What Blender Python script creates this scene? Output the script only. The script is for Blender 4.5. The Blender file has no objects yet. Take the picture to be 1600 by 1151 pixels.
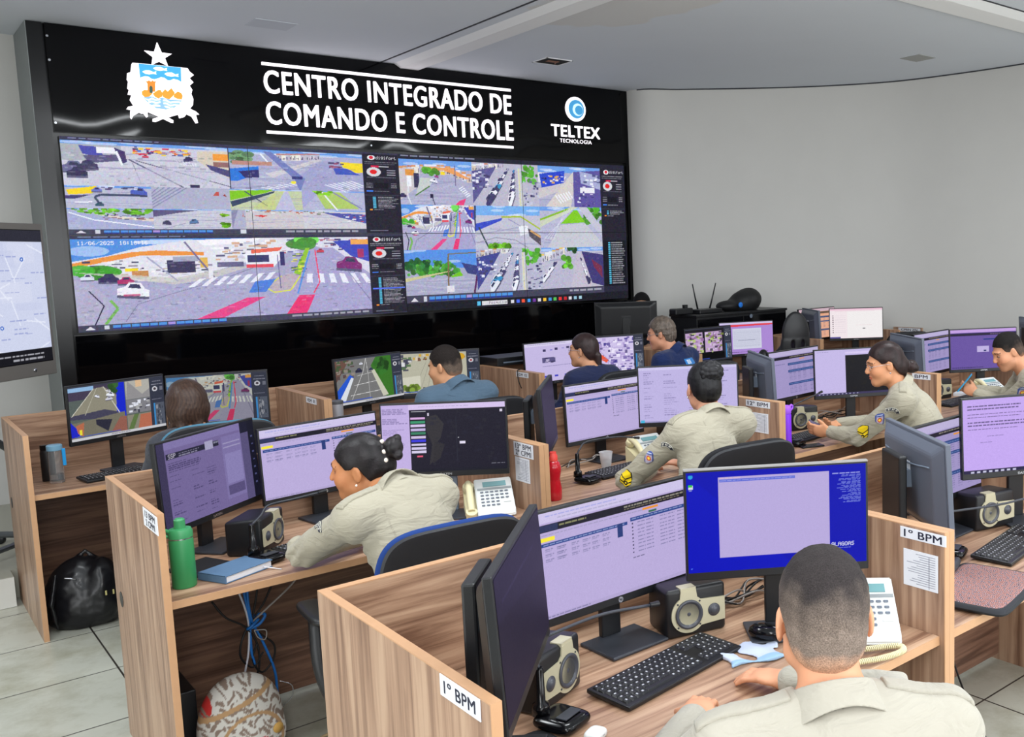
import bpy, bmesh, math, random
import numpy as np
from mathutils import Vector, Matrix
random.seed(7); RNG = np.random.RandomState(5)
COL = bpy.context.scene.collection
PI = math.pi
R = math.radians

# ---------------------------------------------------------------- materials
def lin(c):
    return tuple((x/12.92 if x <= .04045 else ((x+.055)/1.055)**2.4) for x in c)
def rgb(r, g, b): return lin((r/255., g/255., b/255.))
MATS = {}
def mat(name, col, rough=.5, metal=0., spec=.5, noise=0., nscale=20., bump=0., bscale=200., emit=None, estr=1., coat=0., trans=0., ior=1.45, sheen=0.):
    if name in MATS: return MATS[name]
    m = bpy.data.materials.new(name); m.use_nodes = True
    nt = m.node_tree; b = nt.nodes['Principled BSDF']
    b.inputs['Base Color'].default_value = (*col, 1)
    b.inputs['Roughness'].default_value = rough
    b.inputs['Metallic'].default_value = metal
    b.inputs['Specular IOR Level'].default_value = spec
    b.inputs['Coat Weight'].default_value = coat
    b.inputs['Transmission Weight'].default_value = trans
    b.inputs['IOR'].default_value = ior
    if sheen: b.inputs['Sheen Weight'].default_value = sheen
    if emit is not None:
        b.inputs['Emission Color'].default_value = (*emit, 1); b.inputs['Emission Strength'].default_value = estr
    tc = nt.nodes.new('ShaderNodeTexCoord')
    if noise:
        n = nt.nodes.new('ShaderNodeTexNoise'); n.inputs['Scale'].default_value = nscale; n.inputs['Detail'].default_value = 4
        nt.links.new(tc.outputs['Object'], n.inputs['Vector'])
        mr = nt.nodes.new('ShaderNodeMapRange'); mr.inputs['To Min'].default_value = 1-noise; mr.inputs['To Max'].default_value = 1+noise
        nt.links.new(n.outputs['Fac'], mr.inputs['Value'])
        vm = nt.nodes.new('ShaderNodeVectorMath'); vm.operation = 'SCALE'; vm.inputs[0].default_value = col
        nt.links.new(mr.outputs['Result'], vm.inputs['Scale']); nt.links.new(vm.outputs['Vector'], b.inputs['Base Color'])
    if bump:
        n2 = nt.nodes.new('ShaderNodeTexNoise'); n2.inputs['Scale'].default_value = bscale; n2.inputs['Detail'].default_value = 3
        nt.links.new(tc.outputs['Object'], n2.inputs['Vector'])
        bp = nt.nodes.new('ShaderNodeBump'); bp.inputs['Strength'].default_value = bump; bp.inputs['Distance'].default_value = .004
        nt.links.new(n2.outputs['Fac'], bp.inputs['Height']); nt.links.new(bp.outputs['Normal'], b.inputs['Normal'])
    MATS[name] = m
    return m
def wood(name, axis, base, dark, light, rough=.38):
    m = bpy.data.materials.new(name); m.use_nodes = True; nt = m.node_tree; b = nt.nodes['Principled BSDF']
    tc = nt.nodes.new('ShaderNodeTexCoord'); mp = nt.nodes.new('ShaderNodeMapping')
    sc = {'x': (1.5, 34, 34), 'y': (34, 1.5, 34), 'z': (34, 34, 1.3)}[axis]
    mp.inputs['Scale'].default_value = sc
    nt.links.new(tc.outputs['Object'], mp.inputs['Vector'])
    n1 = nt.nodes.new('ShaderNodeTexNoise'); n1.inputs['Scale'].default_value = 1.0; n1.inputs['Detail'].default_value = 6; n1.inputs['Roughness'].default_value = .62; n1.inputs['Distortion'].default_value = .9
    nt.links.new(mp.outputs['Vector'], n1.inputs['Vector'])
    mp2 = nt.nodes.new('ShaderNodeMapping'); mp2.inputs['Scale'].default_value = tuple(v*.28 if v > 5 else v*.5 for v in sc)
    nt.links.new(tc.outputs['Object'], mp2.inputs['Vector'])
    n2 = nt.nodes.new('ShaderNodeTexNoise'); n2.inputs['Scale'].default_value = 1.3; n2.inputs['Detail'].default_value = 3; n2.inputs['Distortion'].default_value = 1.6
    nt.links.new(mp2.outputs['Vector'], n2.inputs['Vector'])
    mx = nt.nodes.new('ShaderNodeMath'); mx.operation = 'MULTIPLY_ADD'; mx.inputs[1].default_value = .55
    nt.links.new(n1.outputs['Fac'], mx.inputs[0])
    ml = nt.nodes.new('ShaderNodeMath'); ml.operation = 'MULTIPLY'; ml.inputs[1].default_value = .45
    nt.links.new(n2.outputs['Fac'], ml.inputs[0]); nt.links.new(ml.outputs[0], mx.inputs[2])
    cr = nt.nodes.new('ShaderNodeValToRGB'); e = cr.color_ramp.elements
    e[0].position = .39; e[0].color = (*dark, 1); e[1].position = .60; e[1].color = (*light, 1)
    k = cr.color_ramp.elements.new(.5); k.color = (*base, 1)
    nt.links.new(mx.outputs[0], cr.inputs['Fac']); nt.links.new(cr.outputs['Color'], b.inputs['Base Color'])
    b.inputs['Roughness'].default_value = rough
    return m
def attr_mat(name, rough=.6, emission=False, bump=0., bscale=150., spec=.4, strength=1., sheen=0., coat=0.):
    m = bpy.data.materials.new(name); m.use_nodes = True; nt = m.node_tree; b = nt.nodes['Principled BSDF']
    a = nt.nodes.new('ShaderNodeAttribute'); a.attribute_name = 'Col'
    if emission:
        b.inputs['Base Color'].default_value = (.003, .003, .004, 1); b.inputs['Roughness'].default_value = rough
        nt.links.new(a.outputs['Color'], b.inputs['Emission Color']); b.inputs['Emission Strength'].default_value = strength
    else:
        nt.links.new(a.outputs['Color'], b.inputs['Base Color']); b.inputs['Roughness'].default_value = rough
    b.inputs['Specular IOR Level'].default_value = spec
    if sheen: b.inputs['Sheen Weight'].default_value = sheen
    if coat: b.inputs['Coat Weight'].default_value = coat
    if bump:
        tc = nt.nodes.new('ShaderNodeTexCoord'); n2 = nt.nodes.new('ShaderNodeTexNoise'); n2.inputs['Scale'].default_value = bscale; n2.inputs['Detail'].default_value = 3
        nt.links.new(tc.outputs['Object'], n2.inputs['Vector'])
        bp = nt.nodes.new('ShaderNodeBump'); bp.inputs['Strength'].default_value = bump; bp.inputs['Distance'].default_value = .003
        nt.links.new(n2.outputs['Fac'], bp.inputs['Height']); nt.links.new(bp.outputs['Normal'], b.inputs['Normal'])
    return m

# ---------------------------------------------------------------- objects
def tag(o, label=None, cat=None, group=None, kind=None):
    if label: o['label'] = label
    if cat: o['category'] = cat
    if group: o['group'] = group
    if kind: o['kind'] = kind
    return o
def thing(name, label, cat, loc=(0, 0, 0), rz=0., group=None):
    o = bpy.data.objects.new(name, None); COL.objects.link(o)
    o.location = loc; o.rotation_euler = (0, 0, rz); o.empty_display_size = .05
    return tag(o, label, cat, group)
def link_mesh(name, me, m, parent=None, smooth=False):
    o = bpy.data.objects.new(name, me); COL.objects.link(o)
    if m is not None:
        for x in (m if isinstance(m, (list, tuple)) else [m]): me.materials.append(x)
    if parent is not None: o.parent = parent
    if smooth: me.polygons.foreach_set('use_smooth', [True]*len(me.polygons))
    return o
def obj(name, bm, m, parent=None, smooth=False, label=None):
    bmesh.ops.recalc_face_normals(bm, faces=bm.faces)
    me = bpy.data.meshes.new(name); bm.to_mesh(me); bm.free()
    o = link_mesh(name, me, m, parent, smooth)
    if smooth:
        try: me.set_sharp_from_angle(angle=R(40))
        except Exception: pass
    if label: o['label'] = label
    return o
def B(): return bmesh.new()
def xf(bm, verts, M):
    for v in verts: v.co = M @ v.co
def TR(loc=(0, 0, 0), rx=0, ry=0, rz=0):
    return Matrix.Translation(loc) @ Matrix.Rotation(rz, 4, 'Z') @ Matrix.Rotation(ry, 4, 'Y') @ Matrix.Rotation(rx, 4, 'X')
def add_box(bm, lo, hi, M=None, bev=0., seg=2, mi=0):
    t = bmesh.new(); bmesh.ops.create_cube(t, size=1.)
    c = [(a+b)/2 for a, b in zip(lo, hi)]; s = [max(abs(b-a), 1e-5) for a, b in zip(lo, hi)]
    for v in t.verts: v.co = Vector((v.co.x*s[0]+c[0], v.co.y*s[1]+c[1], v.co.z*s[2]+c[2]))
    if bev > 0: bmesh.ops.bevel(t, geom=list(t.edges), offset=min(bev, min(s)*.45), segments=seg, profile=.5, affect='EDGES')
    merge(bm, t, M, mi)
def merge(bm, t, M=None, mi=0):
    mp = {}
    for v in t.verts: mp[v] = bm.verts.new(M @ v.co if M is not None else v.co)
    for f in t.faces:
        try:
            nf = bm.faces.new([mp[v] for v in f.verts]); nf.material_index = mi; nf.smooth = f.smooth
        except ValueError: pass
    t.free()
def add_cyl(bm, p0, p1, r0, r1=None, n=20, cap=True, mi=0):
    r1 = r0 if r1 is None else r1
    p0 = Vector(p0); p1 = Vector(p1); d = (p1-p0).normalized()
    a = d.orthogonal().normalized(); b = d.cross(a)
    A = [bm.verts.new(p0+(a*math.cos(t)+b*math.sin(t))*r0) for t in [2*PI*i/n for i in range(n)]]
    Bv = [bm.verts.new(p1+(a*math.cos(t)+b*math.sin(t))*r1) for t in [2*PI*i/n for i in range(n)]]
    for i in range(n):
        f = bm.faces.new([A[i], A[(i+1) % n], Bv[(i+1) % n], Bv[i]]); f.material_index = mi
    if cap:
        bm.faces.new(A[::-1]).material_index = mi; bm.faces.new(Bv).material_index = mi
def add_lathe(bm, prof, c=(0, 0, 0), n=28, M=None, mi=0):
    rings = []
    for r, z in prof:
        rr = []
        for i in range(n):
            t = 2*PI*i/n; p = Vector((c[0]+max(r, 1e-4)*math.cos(t), c[1]+max(r, 1e-4)*math.sin(t), c[2]+z))
            rr.append(bm.verts.new(M @ p if M is not None else p))
        rings.append(rr)
    for a, b in zip(rings, rings[1:]):
        for i in range(n):
            f = bm.faces.new([a[i], a[(i+1) % n], b[(i+1) % n], b[i]]); f.material_index = mi; f.smooth = True
    for rr in (rings[0], rings[-1]):
        try: bm.faces.new(rr).material_index = mi
        except ValueError: pass
def smooth_path(pts, sub=6):
    pts = [Vector(p) for p in pts]
    if len(pts) < 3: return pts
    out = []
    P = [pts[0]*2-pts[1]]+pts+[pts[-1]*2-pts[-2]]
    for i in range(1, len(P)-2):
        for k in range(sub):
            t = k/sub; a, b, c, d = P[i-1], P[i], P[i+1], P[i+2]
            out.append(.5*((2*b)+(c-a)*t+(2*a-5*b+4*c-d)*t*t+(3*b-a-3*c+d)*t**3))
    out.append(pts[-1]); return out
def add_tube(bm, pts, r, n=8, sub=6, rs=None, mi=0):
    P = smooth_path(pts, sub) if sub else [Vector(p) for p in pts]
    up = None; rings = []
    for i, p in enumerate(P):
        d = (P[min(i+1, len(P)-1)]-P[max(i-1, 0)])
        if d.length < 1e-9: d = Vector((0, 0, 1))
        d.normalize()
        if up is None: up = d.orthogonal().normalized()
        up = (up-d*up.dot(d)); up = up.normalized() if up.length > 1e-6 else d.orthogonal().normalized()
        b = d.cross(up); rr = r if rs is None else rs[0]+(rs[1]-rs[0])*i/(len(P)-1)
        rings.append([bm.verts.new(p+(up*math.cos(2*PI*k/n)+b*math.sin(2*PI*k/n))*rr) for k in range(n)])
    for a, b in zip(rings, rings[1:]):
        for k in range(n):
            f = bm.faces.new([a[k], a[(k+1) % n], b[(k+1) % n], b[k]]); f.smooth = True; f.material_index = mi
    for rr in (rings[0], rings[-1]):
        try: bm.faces.new(rr).material_index = mi
        except ValueError: pass
def add_prism(bm, pts, y0, y1, M=None, mi=0):
    # outline in the XZ plane, extruded along Y
    f = lambda p: (M @ Vector(p)) if M is not None else Vector(p)
    A = [bm.verts.new(f((x, y0, z))) for x, z in pts]; Bv = [bm.verts.new(f((x, y1, z))) for x, z in pts]
    n = len(pts)
    bm.faces.new(A).material_index = mi; bm.faces.new(Bv[::-1]).material_index = mi
    for i in range(n): bm.faces.new([A[(i+1) % n], A[i], Bv[i], Bv[(i+1) % n]]).material_index = mi
def pillow(bm, w, h, th, M=None, nn=4.5, wtop=1., bend=0., edge=.35, rings=7, n=40, belly=0., mi=0):
    """a soft rounded slab in XZ (centred), thickness along Y, curved backwards (bend) at its sides"""
    def P(rho, t, s):
        c, si = math.cos(t), math.sin(t)
        x = math.copysign(abs(c)**(2/nn), c)*w/2*rho; z = math.copysign(abs(si)**(2/nn), si)*h/2*rho
        x *= 1+(wtop-1)*(z/h+.5)
        e = max(0., (rho-(1-edge))/edge); y = s*th/2*math.sqrt(max(0, 1-e*e))
        y += bend*(2*x/w)**2-belly*(1-(2*z/h)**2)
        v = Vector((x, y, z)); return M @ v if M is not None else v
    rho = [i/rings for i in range(1, rings)]+[.93, .975, 1.]
    rho = sorted(set(rho))
    sides = []
    for s in (-1, 1):
        c = bm.verts.new(P(0, 0, s)); rg = []
        for q in rho:
            if q == 1. and s == 1: rg.append(sides[0][1][-1]); continue
            rg.append([bm.verts.new(P(q, 2*PI*i/n, s)) for i in range(n)])
        sides.append((c, rg))
        for i in range(n):
            f = bm.faces.new([c, rg[0][i], rg[0][(i+1) % n]]); f.smooth = True; f.material_index = mi
        for a, b in zip(rg, rg[1:]):
            for i in range(n):
                try:
                    f = bm.faces.new([a[i], a[(i+1) % n], b[(i+1) % n], b[i]]); f.smooth = True; f.material_index = mi
                except ValueError: pass
def text_bm(s, size, depth=0., bold=0., spacing=1., align='LEFT', width=None, height=None):
    """text laid out in XY -> bmesh, lower left at the origin, scaled to width/height"""
    cu = bpy.data.curves.new('t', 'FONT'); cu.body = s; cu.size = size; cu.offset = 0; cu.extrude = depth; cu.space_character = spacing; cu.resolution_u = 4
    o = bpy.data.objects.new('t', cu); COL.objects.link(o)
    dg = bpy.context.evaluated_depsgraph_get(); me = bpy.data.meshes.new_from_object(o.evaluated_get(dg))
    bm = bmesh.new()
    for i, (dx, dy) in enumerate(((0, 0),) if bold <= 0 else ((0, 0), (-1, 0), (1, 0), (-.9, .5), (.9, .5), (-.9, -.5), (.9, -.5))):
        t = bmesh.new(); t.from_mesh(me); merge(bm, t, Matrix.Translation((dx*bold, dy*bold, i*2e-5)))
    bpy.data.objects.remove(o); bpy.data.curves.remove(cu); bpy.data.meshes.remove(me)
    if len(bm.verts) == 0: return bm
    xs = [v.co.x for v in bm.verts]; ys = [v.co.y for v in bm.verts]
    x0, x1, y0, y1 = min(xs), max(xs), min(ys), max(ys)
    sx = width/(x1-x0) if width else 1; sy = height/(y1-y0) if height else (sx if width else 1)
    if height and not width: sx = sy
    for v in bm.verts: v.co.x = (v.co.x-x0)*sx; v.co.y = (v.co.y-y0)*sy
    return bm
def put(bm, t, M): merge(bm, t, M)
UPRIGHT = Matrix(((1, 0, 0, 0), (0, 0, -1, 0), (0, 1, 0, 0), (0, 0, 0, 1)))   # XY text -> XZ, facing -Y
SIDEWAYS = Matrix(((0, 0, -1, 0), (-1, 0, 0, 0), (0, 1, 0, 0), (0, 0, 0, 1)))  # facing -X, reading towards -Y

# ---------------------------------------------------------------- painted screens (a fine grid with one colour per point)
F57 = {'0':'0E11191511130E','1':'040C040404040E','2':'0E11010204081F','3':'1F02040201110E','4':'02060A121F0202','5':'1F101E0101110E','6':'0608101E11110E','7':'1F010204080808','8':'0E11110E11110E','9':'0E11110F01020C','/':'00010204081000',':':'000C0C000C0C00','-':'0000001F000000','.':'00000000000C0C',
'A':'0E11111F111111','B':'1E11111E11111E','C':'0E11101010110E','D':'1E11111111111E','E':'1F10101E10101F','G':'0E11101711110F','I':'0E04040404040E','L':'1010101010101F','M':'111B1515111111','N':'11191513111111','O':'0E11111111110E','P':'1E11111E101010','S':'0F10100E01011E','T':'1F040404040404','R':'1E11111E141211','Z':'1F01020408101F','K':'11121418141211','V':'11111111110A04','Ç':'0E111010110E04',
'd':'01010D1311110F','i':'04000C0404040E','g':'000F11110F010E','f':'0609081C080808','o':'00000E1111110E','r':'00001619101010','t':'08081C08080906','e':'00000E111F100E','s':'00000E100E011E','q':'00000D130F0101','u':'0000111111130D','a':'00000E010F110F','n':'00001619111111','m':'00001A15151111',' ':'00000000000000'}
class Cv:
    def __init__(s, w, h, bg): s.w, s.h = w, h; s.a = np.zeros((h, w, 3), np.float32); s.a[:] = np.array(bg)/255.
    def sub(s, u0, v0, u1, v1):
        c = Cv.__new__(Cv); x0, x1, y0, y1 = int(round(u0*s.w)), int(round(u1*s.w)), int(round(v0*s.h)), int(round(v1*s.h))
        c.a = s.a[y0:y1, x0:x1]; c.h, c.w = c.a.shape[:2]; return c
    def rect(s, u0, v0, u1, v1, c, al=1.):
        x0, x1 = int(round(u0*s.w)), int(round(u1*s.w)); y0, y1 = int(round(v0*s.h)), int(round(v1*s.h))
        x1 = max(x1, x0+1); y1 = max(y1, y0+1); x0 = max(x0, 0); y0 = max(y0, 0)
        r = s.a[y0:y1, x0:x1]; r[:] = r*(1-al)+np.array(c)/255.*al
    def poly(s, pts, c, al=1.):
        P = [(u*s.w, v*s.h) for u, v in pts]; xs = [p[0] for p in P]; ys = [p[1] for p in P]
        x0, x1, y0, y1 = max(0, int(min(xs))), min(s.w, int(max(xs))+2), max(0, int(min(ys))), min(s.h, int(max(ys))+2)
        if x1 <= x0 or y1 <= y0: return
        X, Y = np.meshgrid(np.arange(x0, x1)+.5, np.arange(y0, y1)+.5); ins = np.zeros(X.shape, bool)
        for i in range(len(P)):
            ax, ay = P[i]; bx, by = P[(i+1) % len(P)]
            if ay == by: continue
            ins ^= ((ay > Y) != (by > Y)) & (X < (bx-ax)*(Y-ay)/(by-ay)+ax)
        r = s.a[y0:y1, x0:x1]; r[ins] = r[ins]*(1-al)+np.array(c)/255.*al
    def line(s, p, q, c, wd=1.2, al=1.):
        ax, ay, bx, by = p[0]*s.w, p[1]*s.h, q[0]*s.w, q[1]*s.h; dx, dy = bx-ax, by-ay; L = math.hypot(dx, dy) or 1
        nx, ny = -dy/L*wd/2, dx/L*wd/2
        s.poly([((ax+nx)/s.w, (ay+ny)/s.h), ((bx+nx)/s.w, (by+ny)/s.h), ((bx-nx)/s.w, (by-ny)/s.h), ((ax-nx)/s.w, (ay-ny)/s.h)], c, al)
    def pl(s, pts, c, wd=1.2, al=1.):
        for a, b in zip(pts, pts[1:]): s.line(a, b, c, wd, al)
    def ell(s, u, v, ru, rv, c, al=1.): s.poly([(u+ru*math.cos(t), v+rv*math.sin(t)) for t in [2*PI*i/18 for i in range(18)]], c, al)
    def text(s, u, v, h, t, c, asp=1.):
        px = max(1, int(round(h*s.h/7.))); asp = 1; x = int(u*s.w); y = int(v*s.h)
        for ch in t:
            g = F57.get(ch)
            if g is None: x += 6*px*asp; continue
            for r in range(7):
                b = int(g[2*r:2*r+2], 16)
                for k in range(5):
                    if b >> (4-k) & 1:
                        X0, Y0 = x+k*px*asp, y+r*px
                        s.a[int(Y0):max(int(Y0)+1, int(Y0+px)), int(X0):max(int(X0)+1, int(X0+px*asp))] = np.array(c)/255.
            x += 6*px*asp
        return x/s.w
    def dash(s, u0, v0, u1, c, h=.012, al=.7, rnd=random):
        u = u0
        while u < u1:
            L = rnd.uniform(.012, .04); s.rect(u, v0, min(u+L, u1), v0+h, c, al); u += L+.006
    def noise(s, amp=8, blotch=0):
        n = RNG.randn(s.h, s.w, 1).astype(np.float32)*amp/255.
        if blotch:
            k = RNG.randn(s.h//4+2, s.w//4+2, 3); n = n+np.repeat(np.repeat(k, 4, 0), 4, 1)[:s.h, :s.w]*blotch/255.
        s.a += n
    def speck(s, u0, v0, u1, v1, n, cols, sz=(.01, .03), al=.9):
        for _ in range(n):
            u = random.uniform(u0, u1); v = random.uniform(v0, v1); w = random.uniform(*sz); h = random.uniform(*sz)
            s.rect(max(0, u), max(0, v), min(1, u+w), min(1, v+h), random.choice(cols), al)
    def finish(s): return np.clip(s.a, 0, 1)
SCREEN = None
def screen_mesh(name, cv, w, h, parent=None, M=None, material=None, k=1., nx=None):
    a = cv.finish()*k; H, W = a.shape[:2]
    a = np.where(a <= .04045, a/12.92, ((a+.055)/1.055)**2.4)
    xs = (np.arange(W)/(W-1)-.5)*w; zs = (.5-np.arange(H)/(H-1))*h
    X, Z = np.meshgrid(xs, zs); co = np.stack([X, np.zeros_like(X), Z], -1).reshape(-1, 3)
    if M is not None:
        m = np.array(M); co = co@m[:3, :3].T+m[:3, 3]
    i = np.arange(H*W).reshape(H, W); q = np.stack([i[1:, :-1], i[1:, 1:], i[:-1, 1:], i[:-1, :-1]], -1).reshape(-1, 4)
    me = np_mesh(name, co, q, np.concatenate([a.reshape(-1, 3), np.ones((H*W, 1))], 1))
    return link_mesh(name, me, material or SCREEN, parent)
def np_mesh(name, co, q, col=None):
    me = bpy.data.meshes.new(name); k = q.shape[1]
    me.vertices.add(len(co)); me.vertices.foreach_set('co', np.ascontiguousarray(co, np.float32).ravel())
    me.loops.add(q.size); me.loops.foreach_set('vertex_index', np.ascontiguousarray(q, np.int32).ravel())
    me.polygons.add(len(q)); me.polygons.foreach_set('loop_start', np.arange(0, q.size, k, dtype=np.int32))
    try: me.polygons.foreach_set('loop_total', np.full(len(q), k, np.int32))
    except Exception: pass
    if col is not None:
        at = me.color_attributes.new('Col', 'FLOAT_COLOR', 'POINT'); at.data.foreach_set('color', np.ascontiguousarray(col, np.float32).ravel())
    me.update(calc_edges=True); me.validate()
    return me

# ---------------------------------------------------------------- distance fields for bodies, clothes and bags
class Field:
    def __init__(s, lo, hi, h):
        s.h = h; s.lo = np.array(lo, float)
        s.n = np.maximum(4, np.ceil((np.array(hi)-s.lo)/h).astype(int)+1)
        s.v = np.full(tuple(s.n), 1., np.float32)
    def rng(s, c0, c1, pad):
        a = np.clip(np.floor((np.minimum(c0, c1)-pad-s.lo)/s.h).astype(int), 0, s.n); b = np.clip(np.ceil((np.maximum(c0, c1)+pad-s.lo)/s.h).astype(int)+1, 0, s.n)
        return a, b
    def pts(s, a, b):
        ax = [s.lo[i]+s.h*np.arange(a[i], b[i]) for i in range(3)]
        return np.stack(np.meshgrid(*ax, indexing='ij'), -1)
    def op(s, fn, c0, c1, pad, k=.02, mode='u'):
        a, b = s.rng(np.array(c0), np.array(c1), pad+k+.02)
        if np.any(b <= a): return
        sl = tuple(slice(a[i], b[i]) for i in range(3)); d = fn(s.pts(a, b)); v = s.v[sl]
        if mode == 'u':
            hh = np.maximum(k-np.abs(v-d), 0)/max(k, 1e-6); s.v[sl] = np.minimum(v, d)-hh*hh*k*.25
        elif mode == 's':
            d = -d; hh = np.maximum(k-np.abs(v-d), 0)/max(k, 1e-6); s.v[sl] = np.maximum(v, d)+hh*hh*k*.25
    def cap(s, a, b, ra, rb=None, k=.02, mode='u'):
        rb = ra if rb is None else rb; a = np.array(a, float); b = np.array(b, float)
        s.op(lambda P: cap_d(P, a, b, ra, rb), a, b, max(ra, rb), k, mode)
    def ell(s, c, r, M=None, k=.02, mode='u'):
        c = np.array(c, float); r = np.array(r, float); q = np.eye(3) if M is None else np.array(M)[:3, :3]
        s.op(lambda P: ell_d(P, c, r, q), c, c, r.max(), k, mode)
    def mesh(s, iso=0.): return surf(s.v-iso, s.lo, s.h)
def cap_d(P, a, b, ra, rb):
    ab = b-a; L = ab@ab+1e-12; t = np.clip(((P-a)@ab)/L, 0, 1)
    return np.linalg.norm(P-a-t[..., None]*ab, axis=-1)-(ra+(rb-ra)*t)
def ell_d(P, c, r, q):
    X = (P-c)@q; k0 = np.linalg.norm(X/r, axis=-1); k1 = np.linalg.norm(X/(r*r), axis=-1)+1e-9
    return k0*(k0-1)/k1
def surf(v, lo, h):
    s = v < 0; n = v.shape
    cs = [s[i:n[0]-1+i, j:n[1]-1+j, k:n[2]-1+k] for i in (0, 1) for j in (0, 1) for k in (0, 1)]
    cnt = sum(c.astype(np.int8) for c in cs); act = (cnt > 0) & (cnt < 8)
    idx = -np.ones(act.shape, np.int64); I = np.argwhere(act); idx[act] = np.arange(len(I))
    off = [(i, j, k) for i in (0, 1) for j in (0, 1) for k in (0, 1)]
    vals = {o: v[I[:, 0]+o[0], I[:, 1]+o[1], I[:, 2]+o[2]] for o in off}
    acc = np.zeros((len(I), 3)); c = np.zeros(len(I))
    for a in off:
        for ax in range(3):
            if a[ax] == 1: continue
            b = list(a); b[ax] = 1; b = tuple(b); va, vb = vals[a], vals[b]; m = (va < 0) != (vb < 0)
            t = np.where(m, va/np.where(m, va-vb, 1), 0); p = np.tile(np.array(a, float), (len(I), 1)); p[:, ax] += t
            acc[m] += p[m]; c[m] += 1
    co = lo+h*(I+acc/np.maximum(c, 1)[:, None])
    Q = []
    for ax in range(3):
        o = [1, 1, 1]; o[ax] = 0; b, d = [x for x in range(3) if x != ax]
        sl0 = [slice(1, n[x]-1) for x in range(3)]; sl0[ax] = slice(0, n[ax]-1); sl1 = list(sl0); sl1[ax] = slice(1, n[ax])
        a0, a1 = s[tuple(sl0)], s[tuple(sl1)]; m = np.argwhere(a0 != a1)
        if len(m) == 0: continue
        base = m.copy(); base[:, b] += 1; base[:, d] += 1
        def cell(db, dd):
            q = base.copy(); q[:, b] -= db; q[:, d] -= dd; return idx[q[:, 0], q[:, 1], q[:, 2]]
        q = np.stack([cell(0, 0), cell(1, 0), cell(1, 1), cell(0, 1)], 1)
        ins = a0[m[:, 0], m[:, 1], m[:, 2]]
        flip = ins if ax != 1 else ~ins
        q[~flip] = q[~flip][:, ::-1]; Q.append(q)
    Q = np.concatenate(Q) if Q else np.zeros((0, 4), int); Q = Q[(Q >= 0).all(1)]
    return co, Q
def relax(co, Q, it=1, f=.5):
    for _ in range(it):
        acc = np.zeros_like(co); c = np.zeros(len(co))
        for i in range(4):
            for j in ((i+1) % 4, (i-1) % 4):
                np.add.at(acc, Q[:, i], co[Q[:, j]]); np.add.at(c, Q[:, i], 1)
        co = co*(1-f)+f*acc/np.maximum(c, 1)[:, None]
    return co
def sdf_obj(name, F, m, parent, origin=(0, 0, 0), colfn=None, rel=1, iso=0., label=None):
    co, Q = F.mesh(iso)
    if len(co) == 0: return None
    if rel: co = relax(co, Q, rel, .5)
    col = None
    if colfn is not None:
        col = np.ones((len(co), 4)); col[:, :3] = colfn(co)
    me = np_mesh(name, co-np.array(origin), Q, col)
    o = link_mesh(name, me, m, parent, smooth=True)
    if label: o['label'] = label
    return o
def wob(P, s=1., seed=0.):
    x, y, z = P[..., 0]*s, P[..., 1]*s, P[..., 2]*s
    return (np.sin(x*1.7+1.3*np.sin(y*1.1+seed))+np.sin(y*2.1+1.1*np.sin(z*1.3+seed*2))+np.sin(z*1.9+1.2*np.sin(x*1.2+seed*3)))/3
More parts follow.
